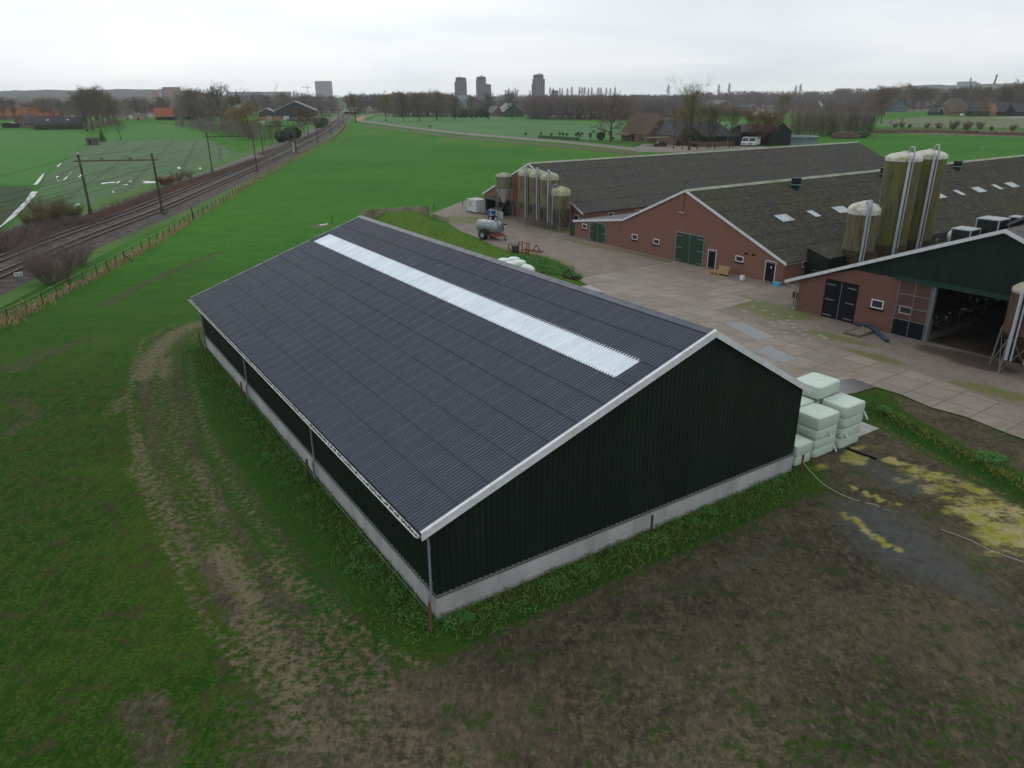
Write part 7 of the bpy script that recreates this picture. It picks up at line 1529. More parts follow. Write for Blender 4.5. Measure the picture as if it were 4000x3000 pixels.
# garden: hedge, topiary, fence
a0, a1 = place(*Q(0, 800)), place(*Q(420, 828)); gh = thing('hedge', 'low dark garden hedge along the lane before the farmhouse', 'hedge', a0, math.atan2(a1.y-a0.y, a1.x-a0.x)); HL = (a1-a0).length; b = MB(); rr = random.Random(4); b.box(0, HL, .1, 1.6, 0, .95)
for _ in range(1500): leafball(b, (rr.uniform(0, HL), rr.uniform(-.1, 1.7), rr.choice([rr.uniform(.1, 1.05), 1.0])), .001, 1, .16, rr)
b.build('leaves', m_leafd, gh)
for i, (x, y, ty) in enumerate(((-130, 780, 735), (35, 775, 735), (148, 785, 742), (238, 785, 735), (275, 790, 742), (315, 792, 745), (415, 800, 745), (438, 790, 728), (450, 818, 755), (480, 800, 735), (568, 812, 740), (570, 848, 760), (603, 790, 715), (695, 825, 780), (725, 790, 715), (1130, 850, 795), (812, 835, 785))):
    bx, by = Q(x, y); H_ = max(1.6, hgt(bx, by, bx, Q(0, ty)[1])); t = thing('topiary_tree', 'round clipped topiary tree on a thin stem in the farmhouse garden', 'topiary', at(bx, by), 0, 'round clipped topiary trees in the garden')
    b = MB(); b.tube([(0, 0, 0), (0, 0, H_*.7)], .06, 6); b.build('trunk', m_bark, t); b = MB(); leafball(b, (0, 0, H_-.55), .62, 260, .16, random.Random(i)); b.build('crown', m_leafd, t)
ptree('evergreen', *Q(680, 820), Q(0, 712)[1], 'shaggy dark palm like shrub in the farmhouse garden', None, 'evergreen_shrub', 'shrub'); ptree('rustoak', *Q(785, 800), Q(0, 722)[1], 'orange yellow shrub behind the big oak', None, 'orange_shrub', 'shrub')
ptree('shrub_green', *Q(1515, 885), Q(0, 830)[1], 'green shrub before the brick barn gable', None, 'green_shrub', 'shrub'); ptree('evergreen', *Q(1690, 895), Q(0, 855)[1], 'dark clipped shrub at the brick barn corner', None, 'evergreen_shrub', 'shrub', wide=2.0)
gpts = [at(*Q(x, y)) for x, y in ((430, 838), (640, 852), (880, 876), (1050, 885), (1120, 890))]
gp_ = resample(gpts, 1.6); t = thing('garden_fence', 'dark post and rail fence between lane and farmhouse garden', 'fence', gp_[0]); O = Vector(gp_[0])
for p in gp_[:60]: b = MB(); q = p-O; b.box(q.x-.07, q.x+.07, q.y-.07, q.y+.07, -.1, 1.15); b.build('post', m_wood2, t)
for z in (.5, .95): b = MB(); b.tube([p-O+Vector((0, 0, z)) for p in gp_], .05, 5, 0, False); b.build('rail', m_wood2, t)
# motorhome shed, motorhomes, tank, log pile
kk = mper(*Q2(540, 885)); ms_ = thing('motorhome_shed', 'open fronted black shed with grey roof sheltering two motorhomes', 'shed', place(*Q2(525, 885)), R(8)); WL = 330*.3617*kk
b = MB(); b.box(0, .3, 0, 9, 0, 4.6); b.box(0, WL+4, 8.7, 9, 0, 4.6); b.box(WL, WL+.3, 0, 8.7, 0, 4.6); b.gable([(WL+.3, 0), (WL+8, 0), (WL+8, 4.3), (WL+4.2, 7.2), (WL+.3, 4.7)], 0, .3); b.box(WL+7.7, WL+8, .3, 9, 0, 4.3); b.build('wall', m_black, ms_)
b = MB(); b.add([(-.5, -.8, 4.6), (WL+.6, -.8, 4.6), (WL-1.5, 4.5, 7.0), (1.4, 4.5, 7.0), (-.5, 9.6, 4.5), (WL+.6, 9.6, 4.5)], [(0, 1, 2, 3), (3, 2, 5, 4)]); b.gable([(WL-.3, 4.75), (WL+4.2, 7.45), (WL+4.2, 7.6), (WL-.3, 4.9)], -.4, 9.4); b.gable([(WL+4.2, 7.45), (WL+8.4, 4.2), (WL+8.4, 4.35), (WL+4.2, 7.6)], -.4, 9.4); b.build('roof', mat('dark_grey_roof', (.10, .095, .10), (.075, .072, .075), 1, rough=.8, c3=(.14, .08, .07), s3=.15), ms_)
for i, (x, lab) in enumerate(((578, 'left white motorhome under the black shed roof'), (655, 'right white motorhome under the black shed roof'))):
    t = thing('motorhome', lab, 'motorhome', place(*Q2(x, 888)), R(240-5*i), 'motorhomes under the shed'); b = MB()
    P = [(-5.4, .5), (-5.5, 2.9), (-1.4, 3.0), (-.4, 2.9), (.55, 1.55), (1.5, 1.2), (1.6, .45)]; n_ = len(P); vs = [(x_, y, z) for y in (-1.1, 1.1) for x_, z in P]; b.add(vs, [tuple(range(n_)), tuple(range(2*n_-1, n_-1, -1))]+[(j, n_+j, n_+(j+1) % n_, (j+1) % n_) for j in range(n_)]); b.build('body', m_white, t)
    b = MB(); b.add([(-.28, -.95, 2.72), (.50, -.98, 1.62), (.50, .98, 1.62), (-.28, .95, 2.72)], [(0, 1, 2, 3)]); b.v = [(x_+.03, y, z+.03) for x_, y, z in b.v]; b.build('windscreen', m_glass, t)
    b = MB(); b.box(1.55, 1.64, -.5, .5, .75, 1.05); b.build('grille', m_dark, t)
    for y in (-.8, .8): b = MB(); b.box(1.5, 1.62, y-.2, y+.2, .9, 1.12); b.build('headlight', m_ins, t)
    for x_ in (-3.8, .6):
        for y in (-.95, .95): b = MB(); b.tube([(x_, y-.12, .36), (x_, y+.12, .36)], .36, 12); b.build('wheel', m_tyre, t)
tc_ = at(3132, 566); st_ = thing('slurry_store', 'low round blue grey slurry store behind the back barn ridge', 'tank', (tc_.x, tc_.y+4, 0)); kk = mper(3132, 566); rS = 73*kk
b = MB(); b.lathe([(rS, 0), (rS, 2.6), (rS+.12, 2.62), (rS+.12, 2.8), (rS-.1, 2.8), (rS-.12, 0)], 48); b.build('tank_wall', mat('bluegrey_panels', (.22, .27, .31), (.17, .21, .24), .8, rough=.5), st_); b = MB(); b.lathe([(0, 1.7), (rS-.12, 1.7)], 48); b.build('slurry', mat('slurry', (.10, .12, .13), rough=.3), st_)
lp = thing('log_pile', 'long pile of felled logs at the edge of the right meadow', 'log pile', place(*Q2(1490, 808)), R(4)); kk = mper(*Q2(1490, 808)); LL_ = 260*.3617*kk; b = MB()
for _ in range(130): x = rnd.uniform(0, LL_); z = rnd.uniform(.1, 2.8)*(1-abs(x/LL_-.45)*.9); b.tube([(x, rnd.uniform(-.5, .5), z), (x+rnd.uniform(1.5, 4), rnd.uniform(-.6, .6), z+rnd.uniform(-.3, .3))], rnd.uniform(.12, .25), 6)
b.build('logs', mat('log_wood', (.20, .135, .10), (.11, .075, .06), 2, rough=.95), lp)
# --- right distance
kk = mper(*Q2(300, 520)); 
house('barn', 'long barn with pale grey roof and white light strips beyond the lane trees', 'barn', place(*Q2(265, 520)), R(20), 210*.3617*kk, 75, 4.2, 10.5, m_hbrick, m_greyroof, verge_m=m_white, lights=[('r', 6+i*10, 2.2, .05, .95) for i in range(7)])
house('barn', 'smaller white edged gable in front of the pale striped roof', 'barn', place(*Q2(620, 520)), R(12), 90*.3617*kk, 40, 4, 7.0, m_hbrick, m_slate, verge_m=m_white)
a0, a1 = place(*Q2(130, 560)), place(*Q2(640, 575)); hh_ = thing('hedge', 'long mid green hedge before the pale striped barn', 'hedge', a0, math.atan2(a1.y-a0.y, a1.x-a0.x)); HL = (a1-a0).length; b = MB(); rr = random.Random(14); b.box(0, HL, .3, 3, 0, 3.6)
for _ in range(2600): leafball(b, (rr.uniform(0, HL), rr.uniform(-.2, 3.2), rr.choice([rr.uniform(.1, 4.0), 3.8])), .001, 1, .4, rr)
b.build('leaves', m_leafg, hh_)
kk = mper(*Q2(1570, 500)); house('barn', 'blue grey roofed barn behind the alder thicket', 'barn', place(*Q2(1880, 500)), R(100), 22, 320*.3617*kk, 3.6, 9.5, m_black, mat('bluegrey_roof', (.18, .20, .24)), lights=(('l', 20, 3, .1, .9), ('l', 45, 3, .1, .9)))
kk = mper(*Q3(515, 590)); house('barn', 'teal sheet barn with a row of windows at the far right', 'barn', place(*Q3(512, 592)), R(6), 262*.3165*kk, 40, 5.5, 10.5, m_teal, m_slate, wins=[('f', (130+i*45)*.3165*kk, 34*.3165*kk, 1.8, 4.2) for i in range(2)])
kk = mper(*Q3(870, 560)); house('house', 'brick house with grey roof right of the teal barn', 'house', place(*Q3(868, 552)), R(10), 165*.3165*kk, 30, 3.4, 9.0, m_hbrick, m_slate, verge_m=m_white, wins=(('f', 4, 2, 2, 3.5), ('f', 12, 2, 2, 3.5)))
kk = mper(*Q3(1080, 545)); house('barn', 'low barn with green weathered gable at the far right', 'barn', place(*Q3(1070, 548)), R(8), 200*.3165*kk, 30, 3, 8.0, mat('weathered_green', (.09, .12, .08)), m_greyroof)
kk = mper(*Q3(1150, 640)); house('house', 'small dark gable with white verge beside the thatched house', 'shed', place(*Q3(1145, 632)), R(8), 75*.3165*kk, 12, 2.6, 5.6, m_black, m_slate, verge_m=m_white)
house('farmhouse', 'big thatched farmhouse with rounded roof at the far right', 'farmhouse', place(*Q3(1520, 628)), R(98), 13, 270*.3165*kk, 2.6, 12.2, m_hbrick, m_thatch, hip=.55, wins=(('l', 6, 2, 1, 2.2), ('l', 12, 2, 1, 2.2)))
house('house', 'orange brick house half hidden behind the round conifers', 'house', place(*Q3(1870, 638)), R(97), 10, 120*.3165*kk, 3.2, 9.0, mat('orange_brick', (.30, .14, .09)), mat('orange_roof', (.27, .13, .09)), chim=True)
house('barn', 'black barn with dark roof at the right picture edge', 'barn', place(*Q3(1970, 640)), R(15), 140*.3165*kk, 50, 3.0, 9.2, m_black, m_slate)
house('barn', 'black low wing right of the black barn', 'barn', place(*Q3(2330, 640)), R(96), 14, 240*.3165*kk, 3.0, 8.6, m_black, m_slate)
# --- towers and skyline
m_tb = mat('tower_brick', (.135, .095, .105), (.115, .082, .09), .2, rough=.9); m_tw = mat('tower_glass', (.33, .36, .41), (.28, .31, .36), .3, rough=.3); m_cop = mat('copper_roof', (.26, .40, .40), (.22, .34, .34), .3)
def block(t, Y, x0, x1, y1, dep, m, roof=None, win=True, flat=False):
    """tower volume between photo columns x0..x1 up to row y1 at distance Y"""
    a, c = far(x0, 365, Y), far(x1, 365, Y); top = far((x0+x1)/2, y1, Y).z; xa, xc = a.x-t.location.x, c.x-t.location.x; b = MB(); b.box(xa, xc, 0, dep, 0, top); w = b.build('volume', m, t)
    if roof:
        apex, pr = roof; za = far((x0+x1)/2, apex, Y).z; b = MB()
        xm = xa+(xc-xa)*pr; b.add([(xa-.5, -.5, top), (xc+.5, -.5, top), (xc+.5, dep+.5, top), (xa-.5, dep+.5, top), (xm, dep*.1, za), (xm, dep*.9, za)], [(0, 1, 4), (1, 2, 5, 4), (2, 3, 5), (3, 0, 4, 5)]); b.build('roof', m_cop, t)
    if win:
        n_ = max(2, int((xc-xa)/3.2)); fl = int((top-3)/3.1)
        for f in range(fl):
            b = MB()
            for i in range(n_):
                xx = xa+(xc-xa)*(i+.25)/n_; b.box(xx, xx+(xc-xa)/n_*.5, -.06, .02, 2.2+f*3.1, 3.9+f*3.1)
            for i in range(3): yy = dep*(i+.25)/3; b.box(xa-.06, xa+.02, yy, yy+dep*.15, 2.2+f*3.1, 3.9+f*3.1)
            b.build('window_row', m_tw, w)
TY = 1450
def tower(label, cx, Y=TY, group='three stepped brick towers on the skyline'): g = far(cx, 365, Y); return thing('tower_block', label, 'tower', (g.x, Y, 0), 0, group)
t = tower('left brick tower with flat green roof on the skyline', 1800); block(t, TY, 1781.5, 1820, 304, 18, m_tb, (298.5, .3)); block(t, TY+3, 1777, 1781.4, 319, 14, m_tb); block(t, TY+2, 1820.1, 1822.5, 318, 14, m_tb)
t = tower('middle brick tower with a lower wing on its right', 1878); block(t, TY, 1862, 1898, 302, 18, m_tb, (294, .6)); block(t, TY+3, 1860.3, 1861.9, 312, 14, m_tb); block(t, TY+1, 1898.1, 1918, 330.5, 16, m_tb, (326, .1))
t = tower('tallest brick tower with pointed roof, alone at the right', 2102); block(t, TY, 2083.5, 2122.5, 293.5, 18, m_tb, (285.5, .7)); block(t, TY+3, 2077, 2083.4, 329, 14, m_tb); block(t, TY+2, 2080, 2083.4, 309, 14, m_tb); block(t, TY+2, 2122.6, 2127.8, 308, 14, m_tb)
t = tower('pale high rise with balcony rows beyond the railway', 1262, 1500, 'pale buildings on the skyline'); block(t, 1500, 1233, 1291, 316.5, 20, mat('pale_facade', (.42, .38, .37), (.38, .345, .34), .2), None, True)
t = tower('small grey flat block peeping above the poplars', 2168, 1500, 'pale buildings on the skyline'); block(t, 1500, 2155, 2181, 353, 16, m_tb)
t = tower('reddish factory building on the left skyline', 640, 1900, 'pale buildings on the skyline'); block(t, 1900, 637, 687, 340, 30, mat('red_facade', (.32, .18, .17)), None, False); block(t, 1905, 624, 636.8, 347, 30, mat('blue_facade', (.30, .36, .42)), None, False); block(t, 1905, 597, 623.8, 353, 30, mat('red_facade', (.32, .18, .17)), None, False)
t = tower('long low grey hall on the skyline above the lumber hall', 1000, 1900, 'pale buildings on the skyline'); block(t, 1900, 885, 1010, 358.5, 40, mat('grey_facade', (.30, .32, .34)), None, False); block(t, 1905, 1010.1, 1120, 358, 40, mat('grey_facade', (.30, .32, .34)), None, False)
t = tower('wide teal roofed hall in front of the left brick tower', 1790, 1200, 'pale buildings on the skyline'); block(t, 1200, 1745, 1832, 372, 20, mat('teal_hall', (.26, .36, .38)), None, False)
t = tower('grey block with rooftop structure on the right skyline', 3788, 2300, 'pale buildings on the skyline'); block(t, 2300, 3760, 3807, 318, 40, mat('grey_facade', (.30, .32, .34)), None, False); block(t, 2305, 3807.2, 3817, 324, 40, mat('grey_facade', (.30, .32, .34)), None, False); block(t, 2310, 3774, 3777, 304, 6, mat('grey_facade', (.30, .32, .34)), None, False)
t = tower('faint pale block on the right skyline', 3295, 2300, 'pale buildings on the skyline'); block(t, 2300, 3278, 3320, 345, 30, mat('pale_facade', (.42, .38, .37)), None, False)
Yl = 1500; g = far(3876, 365, Yl); lm = thing('floodlight_mast', 'leaning stadium floodlight mast on the right skyline', 'mast', (g.x-4, Yl, 0)); zt = far(3880, 291, Yl).z; b = MB(); b.tube([(-1, 0, 0), (3.5, 0, zt-18)], [.9, .6], 8); b.build('pole', m_gal, lm); b = MB(); b.add([(2.2, 0, zt-18), (5.5, 0, zt-17.5), (7.2, 0, zt), (4.6, 0, zt), (2.2, 1.2, zt-18), (5.5, 1.2, zt-17.5), (7.2, 1.2, zt), (4.6, 1.2, zt)], [(0, 1, 2, 3), (7, 6, 5, 4), (0, 4, 5, 1), (1, 5, 6, 2), (2, 6, 7, 3), (3, 7, 4, 0)]); b.build('lamp_panel', mat('lamp_panel', (.16, .15, .14)), lm)
Yl = 1500; g = far(1050, 365, Yl); cr = thing('crane', 'faint orange mobile crane boom above the lumber hall', 'crane', (g.x, Yl, 0)); z0, z1 = far(1050, 360, Yl).z, far(1084, 328, Yl).z; x1 = far(1084, 328, Yl).x-g.x; b = MB(); lattice(b, (0, 0, 2), (x1, 0, z1), 1.6, 1.0, 22, .28, (0, 0, 1)); b.build('boom', mat('crane_orange', (.45, .20, .13)), cr); b = MB(); b.box(-4, 3, -2, 2, 0, 4); b.build('cab', mat('crane_orange', (.45, .20, .13)), cr)
g = far(1203, 365, 1700); cr = thing('crane', 'faint grey tower crane left of the pale high rise', 'crane', (g.x, 1700, 0)); zt = far(1203, 333, 1700).z; b = MB(); lattice(b, (0, 0, 0), (0, 0, zt), 1.4, 1.4, 26, .3, (1, 0, 0)); b.build('mast', m_gal, cr); b = MB(); lattice(b, (-14, 0, zt-4), (9, 0, zt-4), 1.2, .8, 20, .28, (0, 0, 1)); b.build('jib', m_gal, cr)
g = far(922.5, 365, 1700); ch = thing('church_spire', 'thin dark church spire on the skyline', 'church', (g.x, 1700, 0)); zt = far(922, 347, 1700).z; b = MB(); b.box(-2, 2, -2, 2, 0, zt-12); b.build('tower', m_tb, ch); b = MB(); b.lathe([(2.3, zt-12), (0, zt)], 8); b.build('spire', m_slate, ch)
# hills on both sides
def hill(px0, px1, ty, Y, seed, amp):
    rr = random.Random(seed); n_ = 150; b = MB(); vs = []; ph = [rr.uniform(0, 6) for _ in range(5)]
    for i in range(n_+1):
        f = i/n_; px = px0+(px1-px0)*f; z = far(px, ty, Y).z*min(1, 6*min(f+.02, 1-f+.02)); z += amp*(math.sin(f*9+ph[0])*1.5+math.sin(f*23+ph[1])+.5*math.sin(f*61+ph[2])+rr.uniform(-.5, .5)); x = far(px, 365, Y).x
        vs += [(x, Y-300, -1), (x, Y-120, z*.7), (x, Y, z), (x, Y+300, z*.9)]
    b.add(vs, [(4*i+j, 4*i+4+j, 4*i+5+j, 4*i+1+j) for i in range(n_) for j in range(3)], 0, False); b.build('hills', mat('wooded_hill', (.045, .045, .036), (.030, .034, .026), .02, rough=1), kind='structure')
hill(-500, 860, 352, 3300, 3, 1.6); hill(3500, 4500, 331, 3700, 5, 2.5)
sheet('forest_floor', [(-900, 452), (-80, 462), (300, 462), (560, 458), (800, 452), (1000, 446), (1330, 446), (1330, 412), (800, 408), (-900, 408)], mat('leaf_litter', (.095, .080, .062), (.07, .065, .045), .1), .025)
sheet('forest_floor', [(1540, 452), (1770, 455), (1900, 444), (2070, 450), (2070, 464), (2480, 471), (2740, 462), (3060, 440), (3440, 446), (3560, 436), (4300, 440), (5200, 440), (5200, 404), (1330, 404), (1380, 438)], mat('leaf_litter', (.075, .062, .048)), .027)
# --- road, people, lamps
m_road = mat('asphalt_lane', (.20, .175, .15), (.16, .14, .12), 1.0, rough=.9); m_red = mat('red_path', (.34, .155, .13), (.28, .13, .11), 1.0, rough=.9)
sheet('road', [(1390, 466), (1420, 453), (1460, 446), (1466, 449), (1430, 458), (1418, 470), (1450, 474), (1600, 494), (1800, 517), (2000, 533), (2200, 550), (2330, 562), (2480, 577), (2640, 590), (2760, 588), (2900, 580), (2960, 583), (2760, 600), (2500, 594), (2330, 573), (2200, 560), (2000, 543), (1800, 526), (1600, 502), (1440, 480), (1395, 474)], m_road, .06)
sheet('cycle_path', [(1390, 472), (1395, 459), (1418, 451), (1428, 453), (1417, 461), (1416, 472)], m_red, .09)
sheet('farm_yard', [(2520, 562), (2620, 566), (2720, 574), (2900, 572), (3000, 572), (2960, 583), (2760, 600), (2600, 592), (2480, 577)], mat('sandy_yard', (.24, .21, .17), (.19, .17, .14), 1), .05)
sheet('verge', [(1400, 486), (1600, 509), (1800, 534), (2000, 551), (2200, 568), (2400, 587), (2500, 600), (2500, 608), (2200, 577), (2000, 559), (1800, 541), (1600, 515), (1400, 491)], mat('brown_verge', (.085, .068, .042), (.055, .055, .026), .6), .05)
sheet('field', [(1440, 473), (1470, 455), (1560, 450), (1950, 456), (2120, 466), (2400, 480), (2900, 470), (2900, 500), (2500, 530), (2440, 548), (2200, 548), (2000, 531), (1800, 515), (1600, 492)], mat('far_field', (.036, .145, .022), (.028, .110, .018), .05, c3=(.05, .11, .03), s3=.02), .03)
sheet('ditch_bank', [(3400, 512), (3500, 505), (3800, 508), (4100, 512), (4300, 520), (4300, 545), (4100, 538), (3800, 530), (3500, 522), (3400, 521)], mat('reed_bank', (.15, .105, .07), (.08, .065, .04), .3, c3=(.05, .06, .025), s3=.1), .05)
sheet('field', [(3420, 470), (3600, 458), (3900, 456), (4300, 460), (4300, 500), (3800, 500), (3420, 492)], mat('mown_field', (.075, .125, .045), (.10, .12, .05), .05, c3=(.15, .12, .07), s3=.03), .03)
sheet('bare_field', [(3880, 459), (3990, 455), (4300, 455), (4300, 462), (3900, 462)], mat('bare_soil', (.26, .21, .18)), .06)
sp = []
P = resample([at(x, y) for x, y in ((3400, 518), (3600, 515), (3850, 524), (4150, 534))], 1.0)
for _ in range(5000): p = rnd.choice(P); sp.append((p.x+rnd.gauss(0, 1), p.y+rnd.gauss(0, 6), 0, rnd.uniform(.7, 1.3)))
blades('reeds', sp, mat('reed_straw', (.20, .135, .090), (.13, .09, .06), .2, c3=(.07, .06, .04), s3=.08), h=(.6, 1.5), w=.09)
m_jean = mat('denim', (.075, .115, .20), (.055, .085, .15), 6, rough=.9); m_jack = mat('dark_jacket', (.022, .022, .028), (.035, .035, .045), 5, rough=.9); m_skin = mat('skin', (.42, .25, .18), rough=.6); m_hair = mat('dark_hair', (.02, .016, .014), rough=.7)
def person(label, c, rz, jacket, legs_m, pose='stand', shoe=m_white):
    t = thing('person', label, 'person', c, rz); s_ = 1 if pose == 'stand' else 0
    if pose == 'stand':
        V_ = [(0, 0, .95), (0, 0, 1.2), (.02, 0, 1.45), (.02, 0, 1.54), (0, .10, .92), (.04, .11, .50), (-.02, .11, .09), (.13, .12, .05), (0, -.10, .92), (-.05, -.11, .50), (-.12, -.11, .09), (.03, -.12, .05), (.01, .2, 1.42), (.0, .27, 1.15), (.18, .22, .98), (.01, -.2, 1.42), (.02, -.27, 1.15), (.2, -.2, 1.0)]
        r_ = [.155, .15, .15, .07, .095, .07, .05, .045, .095, .07, .05, .045, .075, .055, .042, .075, .055, .042]
    else:
        V_ = [(0, 0, .98), (.1, 0, 1.22), (.2, 0, 1.45), (.22, 0, 1.55), (.05, .10, .95), (.38, .12, .75), (.28, .12, .35), (.4, .12, .32), (.05, -.10, .95), (.36, -.12, .62), (.2, -.12, .2), (.32, -.12, .18), (.2, .19, 1.4), (.42, .24, 1.2), (.6, .22, 1.1), (.2, -.19, 1.4), (.42, -.24, 1.2), (.6, -.22, 1.1)]
        r_ = [.155, .15, .15, .07, .095, .07, .05, .045, .095, .07, .05, .045, .075, .055, .042, .075, .055, .042]
    E_ = [(0, 1), (1, 2), (2, 3), (0, 4), (4, 5), (5, 6), (6, 7), (0, 8), (8, 9), (9, 10), (10, 11), (2, 12), (12, 13), (13, 14), (2, 15), (15, 16), (16, 17)]
    body = skinned('body', V_, E_, r_, [jacket, legs_m, m_skin, shoe], t, 2)
    for p in body.data.polygons: z = p.center.z; p.material_index = 3 if z < .11 and pose == 'stand' else (1 if z < .96 else (2 if z > 1.52 else 0))
    hx = V_[3][0]+.02
    b = MB(); b.lathe([(0, -.12), (.05, -.115), (.075, -.06), (.085, .0), (.08, .06), (.05, .105), (0, .115)], 14, (hx, 0, 1.67)); b.lathe([(.0, -.02), (.018, 0), (0, .03)], 6, (hx+.09, 0, 1.66)); b.build('head', m_skin, t)
    b = MB(); b.lathe([(.088, .0), (.09, .04), (.065, .1), (0, .128)], 14, (hx-.012, 0, 1.675)); b.build('hair', m_hair, t)
    for y, i in ((1, 14), (-1, 17)):
        b = MB(); q = Vector(V_[i]); b.tube([q, q+Vector((.06, 0, -.05)), q+Vector((.09, 0, -.08))], [.034, .042, .03], 7)
        for f in range(4): o = q+Vector((.09, (f-1.5)*.018, -.08)); b.tube([o, o+Vector((.04+.008*(1 if f in (1, 2) else 0), 0, -.03)), o+Vector((.05, 0, -.065))], [.0095, .009, .007], 5)
        b.tube([q+Vector((.05, -y*.03, -.04)), q+Vector((.09, -y*.05, -.05)), q+Vector((.11, -y*.045, -.08))], [.011, .010, .008], 5); b.build('hand', m_skin, t)
    return t
person('man in blue jeans and dark top half hidden behind the cattle barn corner', at(3100, 1206), R(200), m_jack, m_jean)
for i, (px, lab, jm) in enumerate(((1675, 'left of two cyclists riding side by side on the far lane', m_jack), (1681.5, 'right of two cyclists riding side by side on the far lane', mat('navy_coat', (.03, .04, .06))))):
    c = at(px, 499); rz_ = R(-58); person(lab, c, rz_, jm, m_jack, 'ride', m_dark)
    t = thing('bicycle', ['bicycle under the left cyclist', 'bicycle under the right cyclist'][i], 'bicycle', c, rz_)
    for x in (-.35, .72):
        b = MB(); b.tube([(x+.33*math.cos(a), 0, .34+.33*math.sin(a)) for a in np.linspace(0, 2*math.pi, 17)], .022, 5, 0, False); b.build('wheel', m_tyre, t)
    b = MB()
    for p, q in (((-.35, 0, .34), (-.05, 0, .9)), ((-.05, 0, .85), (.55, 0, .88)), ((.1, 0, .32), (-.05, 0, .88)), ((.1, 0, .32), (.55, 0, .85)), ((-.35, 0, .34), (.1, 0, .32)), ((.52, 0, 1.05), (.72, 0, .34)), ((.52, -.25, 1.08), (.52, .25, 1.08))): b.beam(p, q, .035)
    b.build('frame', m_dark, t); b = MB(); b.box(-.2, .06, -.07, .07, .9, .95); b.build('saddle', m_dark, t)
LP = None
for (px, py, tx, ty, lab, arm) in ((2292, 561, 2294, 499, 'street lamp on the lane left of the big oak', 1), (1738, 508, 1739, 472, 'thin lane lamp right of the cyclists', 1), (1973, 533, 1974, 482, 'thin lane lamp halfway along the meadow', 1), (2840, 570, 2846, 525, 'curved street lamp beside the motorhome shed', 1), (3831, 612, 3842, 570, 'curved street lamp behind the right barn ridge', 1), (2462, 440, 2466, 430, 'far street lamp beside the blue grey roof', 1), (1567, 490, 1567, 474, 'round white traffic sign on a thin post by the lane', 0)):
    H_ = max(3, hgt(px, py, tx, ty)); t = thing('street_lamp' if arm else 'traffic_sign', lab, 'street lamp' if arm else 'sign', at(px, py), R(10)); b = MB()
    if arm:
        b.tube([(0, 0, -.1), (0, 0, H_*.86), (.15, 0, H_*.95), (.7, 0, H_), (1.3, 0, H_*1.01)], [.09, .07, .06, .05, .05], 8); b.build('pole', m_gal, t); b = MB(); b.lathe([(0, 0), (.13, .03), (.16, .1), (.06, .17), (0, .18)], 10, (1.5, 0, H_*.985)); b.build('lamp_head', m_ins, t)
    else:
        b.tube([(0, 0, -.1), (0, 0, H_)], .04, 6); b.build('pole', m_gal, t); b = MB(); b.lathe([(0, 0), (.35, 0), (.35, .03), (0, .03)], 18); o = b.build('disc', m_white, t); o.rotation_euler = (R(90), 0, 0); o.location = (0, 0, H_)
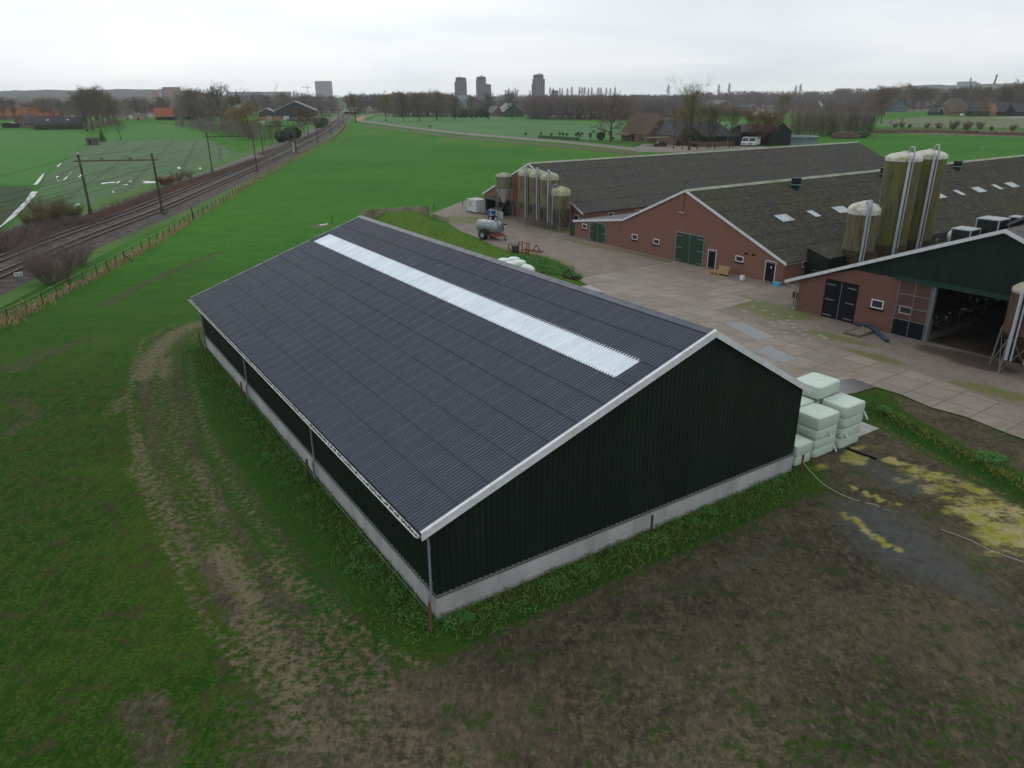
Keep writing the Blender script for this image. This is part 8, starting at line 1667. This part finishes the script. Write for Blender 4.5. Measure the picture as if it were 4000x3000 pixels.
# --- cows in the cattle barn
n = N('cow_hide'); v = n.coord(); oi = n.n('ShaderNodeObjectInfo'); ad = n.n('ShaderNodeVectorMath', operation='ADD'); n.l(v, ad.inputs[0]); n.l(oi.outputs['Random'], ad.inputs[1])
m_cow = n.out(n.mix(n.ramp(n.noise(ad.outputs[0], 1.9, 2, .4),   .61, .63), (.010, .009, .009), (.52, .50, .46)), .8)
def cow(label, x, y, rz, down=0.0):
    p = dbl(x, y, .03); t = thing('cow', label, 'cow', p, R(-54.21)+rz, 'cows in the cattle barn')
    V_ = [(-.85, 0, 1.15), (-.3, 0, 1.05), (.35, 0, 1.08), (.75, 0, 1.20), (1.05, 0, 1.22-down*.4), (1.30, 0, 1.15-down*.7), (1.55, 0, .98-down*.8), (-.85, .2, .95), (-.80, .22, .62), (-.92, .22, .42), (-.86, .22, .04), (-.85, -.2, .95), (-.80, -.22, .62), (-.92, -.22, .42), (-.86, -.22, .04), (.6, .2, .85), (.62, .2, .45), (.6, .2, .04), (.6, -.2, .85), (.62, -.2, .45), (.6, -.2, .04), (-1.02, 0, 1.2), (-1.08, 0, .8), (-1.06, 0, .4)]
    E_ = [(0, 1), (1, 2), (2, 3), (3, 4), (4, 5), (5, 6), (0, 7), (7, 8), (8, 9), (9, 10), (0, 11), (11, 12), (12, 13), (13, 14), (2, 15), (15, 16), (16, 17), (2, 18), (18, 19), (19, 20), (0, 21), (21, 22), (22, 23)]
    r_ = [.33, .40, .38, .28, .18, .14, .085, .17, .10, .055, .055, .17, .10, .055, .055, .13, .07, .055, .13, .07, .055, .05, .03, .04]
    skinned('body', V_, E_, r_, m_cow, t, 2)
    for s_ in (-1, 1): b = MB(); z = 1.22-down*.6; b.add([(1.16, s_*.1, z), (1.12, s_*.32, z-.03), (1.2, s_*.30, z-.10), (1.22, s_*.12, z-.06)], [(0, 1, 2, 3)]); b.build('ear', m_cow, t)
for x, y, rz_, dn, lab in ((9.9, 1.6, R(4), .3, 'cow nearest the opening, feeding through the bars'), (9.8, 3.6, R(-5), .6, 'second cow feeding behind the bars'), (9.8, 5.6, R(6), .2, 'third cow along the feed fence, white faced'), (9.9, 8.4, R(-3), .7, 'fourth cow along the feed fence'), (9.8, 12.0, R(5), .1, 'cow far inside at the feed fence'), (9.8, 16.5, R(0), .5, 'farthest cow at the left feed fence'), (19.1, 1.3, R(180), .4, 'cow at the right feed fence beside the silo'), (19.0, 6.4, R(176), .1, 'cow deeper inside at the right feed fence')): cow(lab, x, y, rz_, dn)
# ================================================================ haze
b = MB(); b.box(-4400, 4400, -300, 4300, -1.8, 84)
hz = b.build('haze', None or bpy.data.materials.new('haze_air'), kind='stuff'); hm_ = hz.data.materials[0]; hm_.use_nodes = True; t_ = hm_.node_tree; t_.nodes.clear()
o_ = t_.nodes.new('ShaderNodeOutputMaterial'); pv = t_.nodes.new('ShaderNodeVolumePrincipled'); pv.inputs['Color'].default_value = (.95, .975, 1.0, 1); pv.inputs['Density'].default_value = .00010; pv.inputs['Anisotropy'].default_value = .0; t_.links.new(pv.outputs[0], o_.inputs['Volume'])
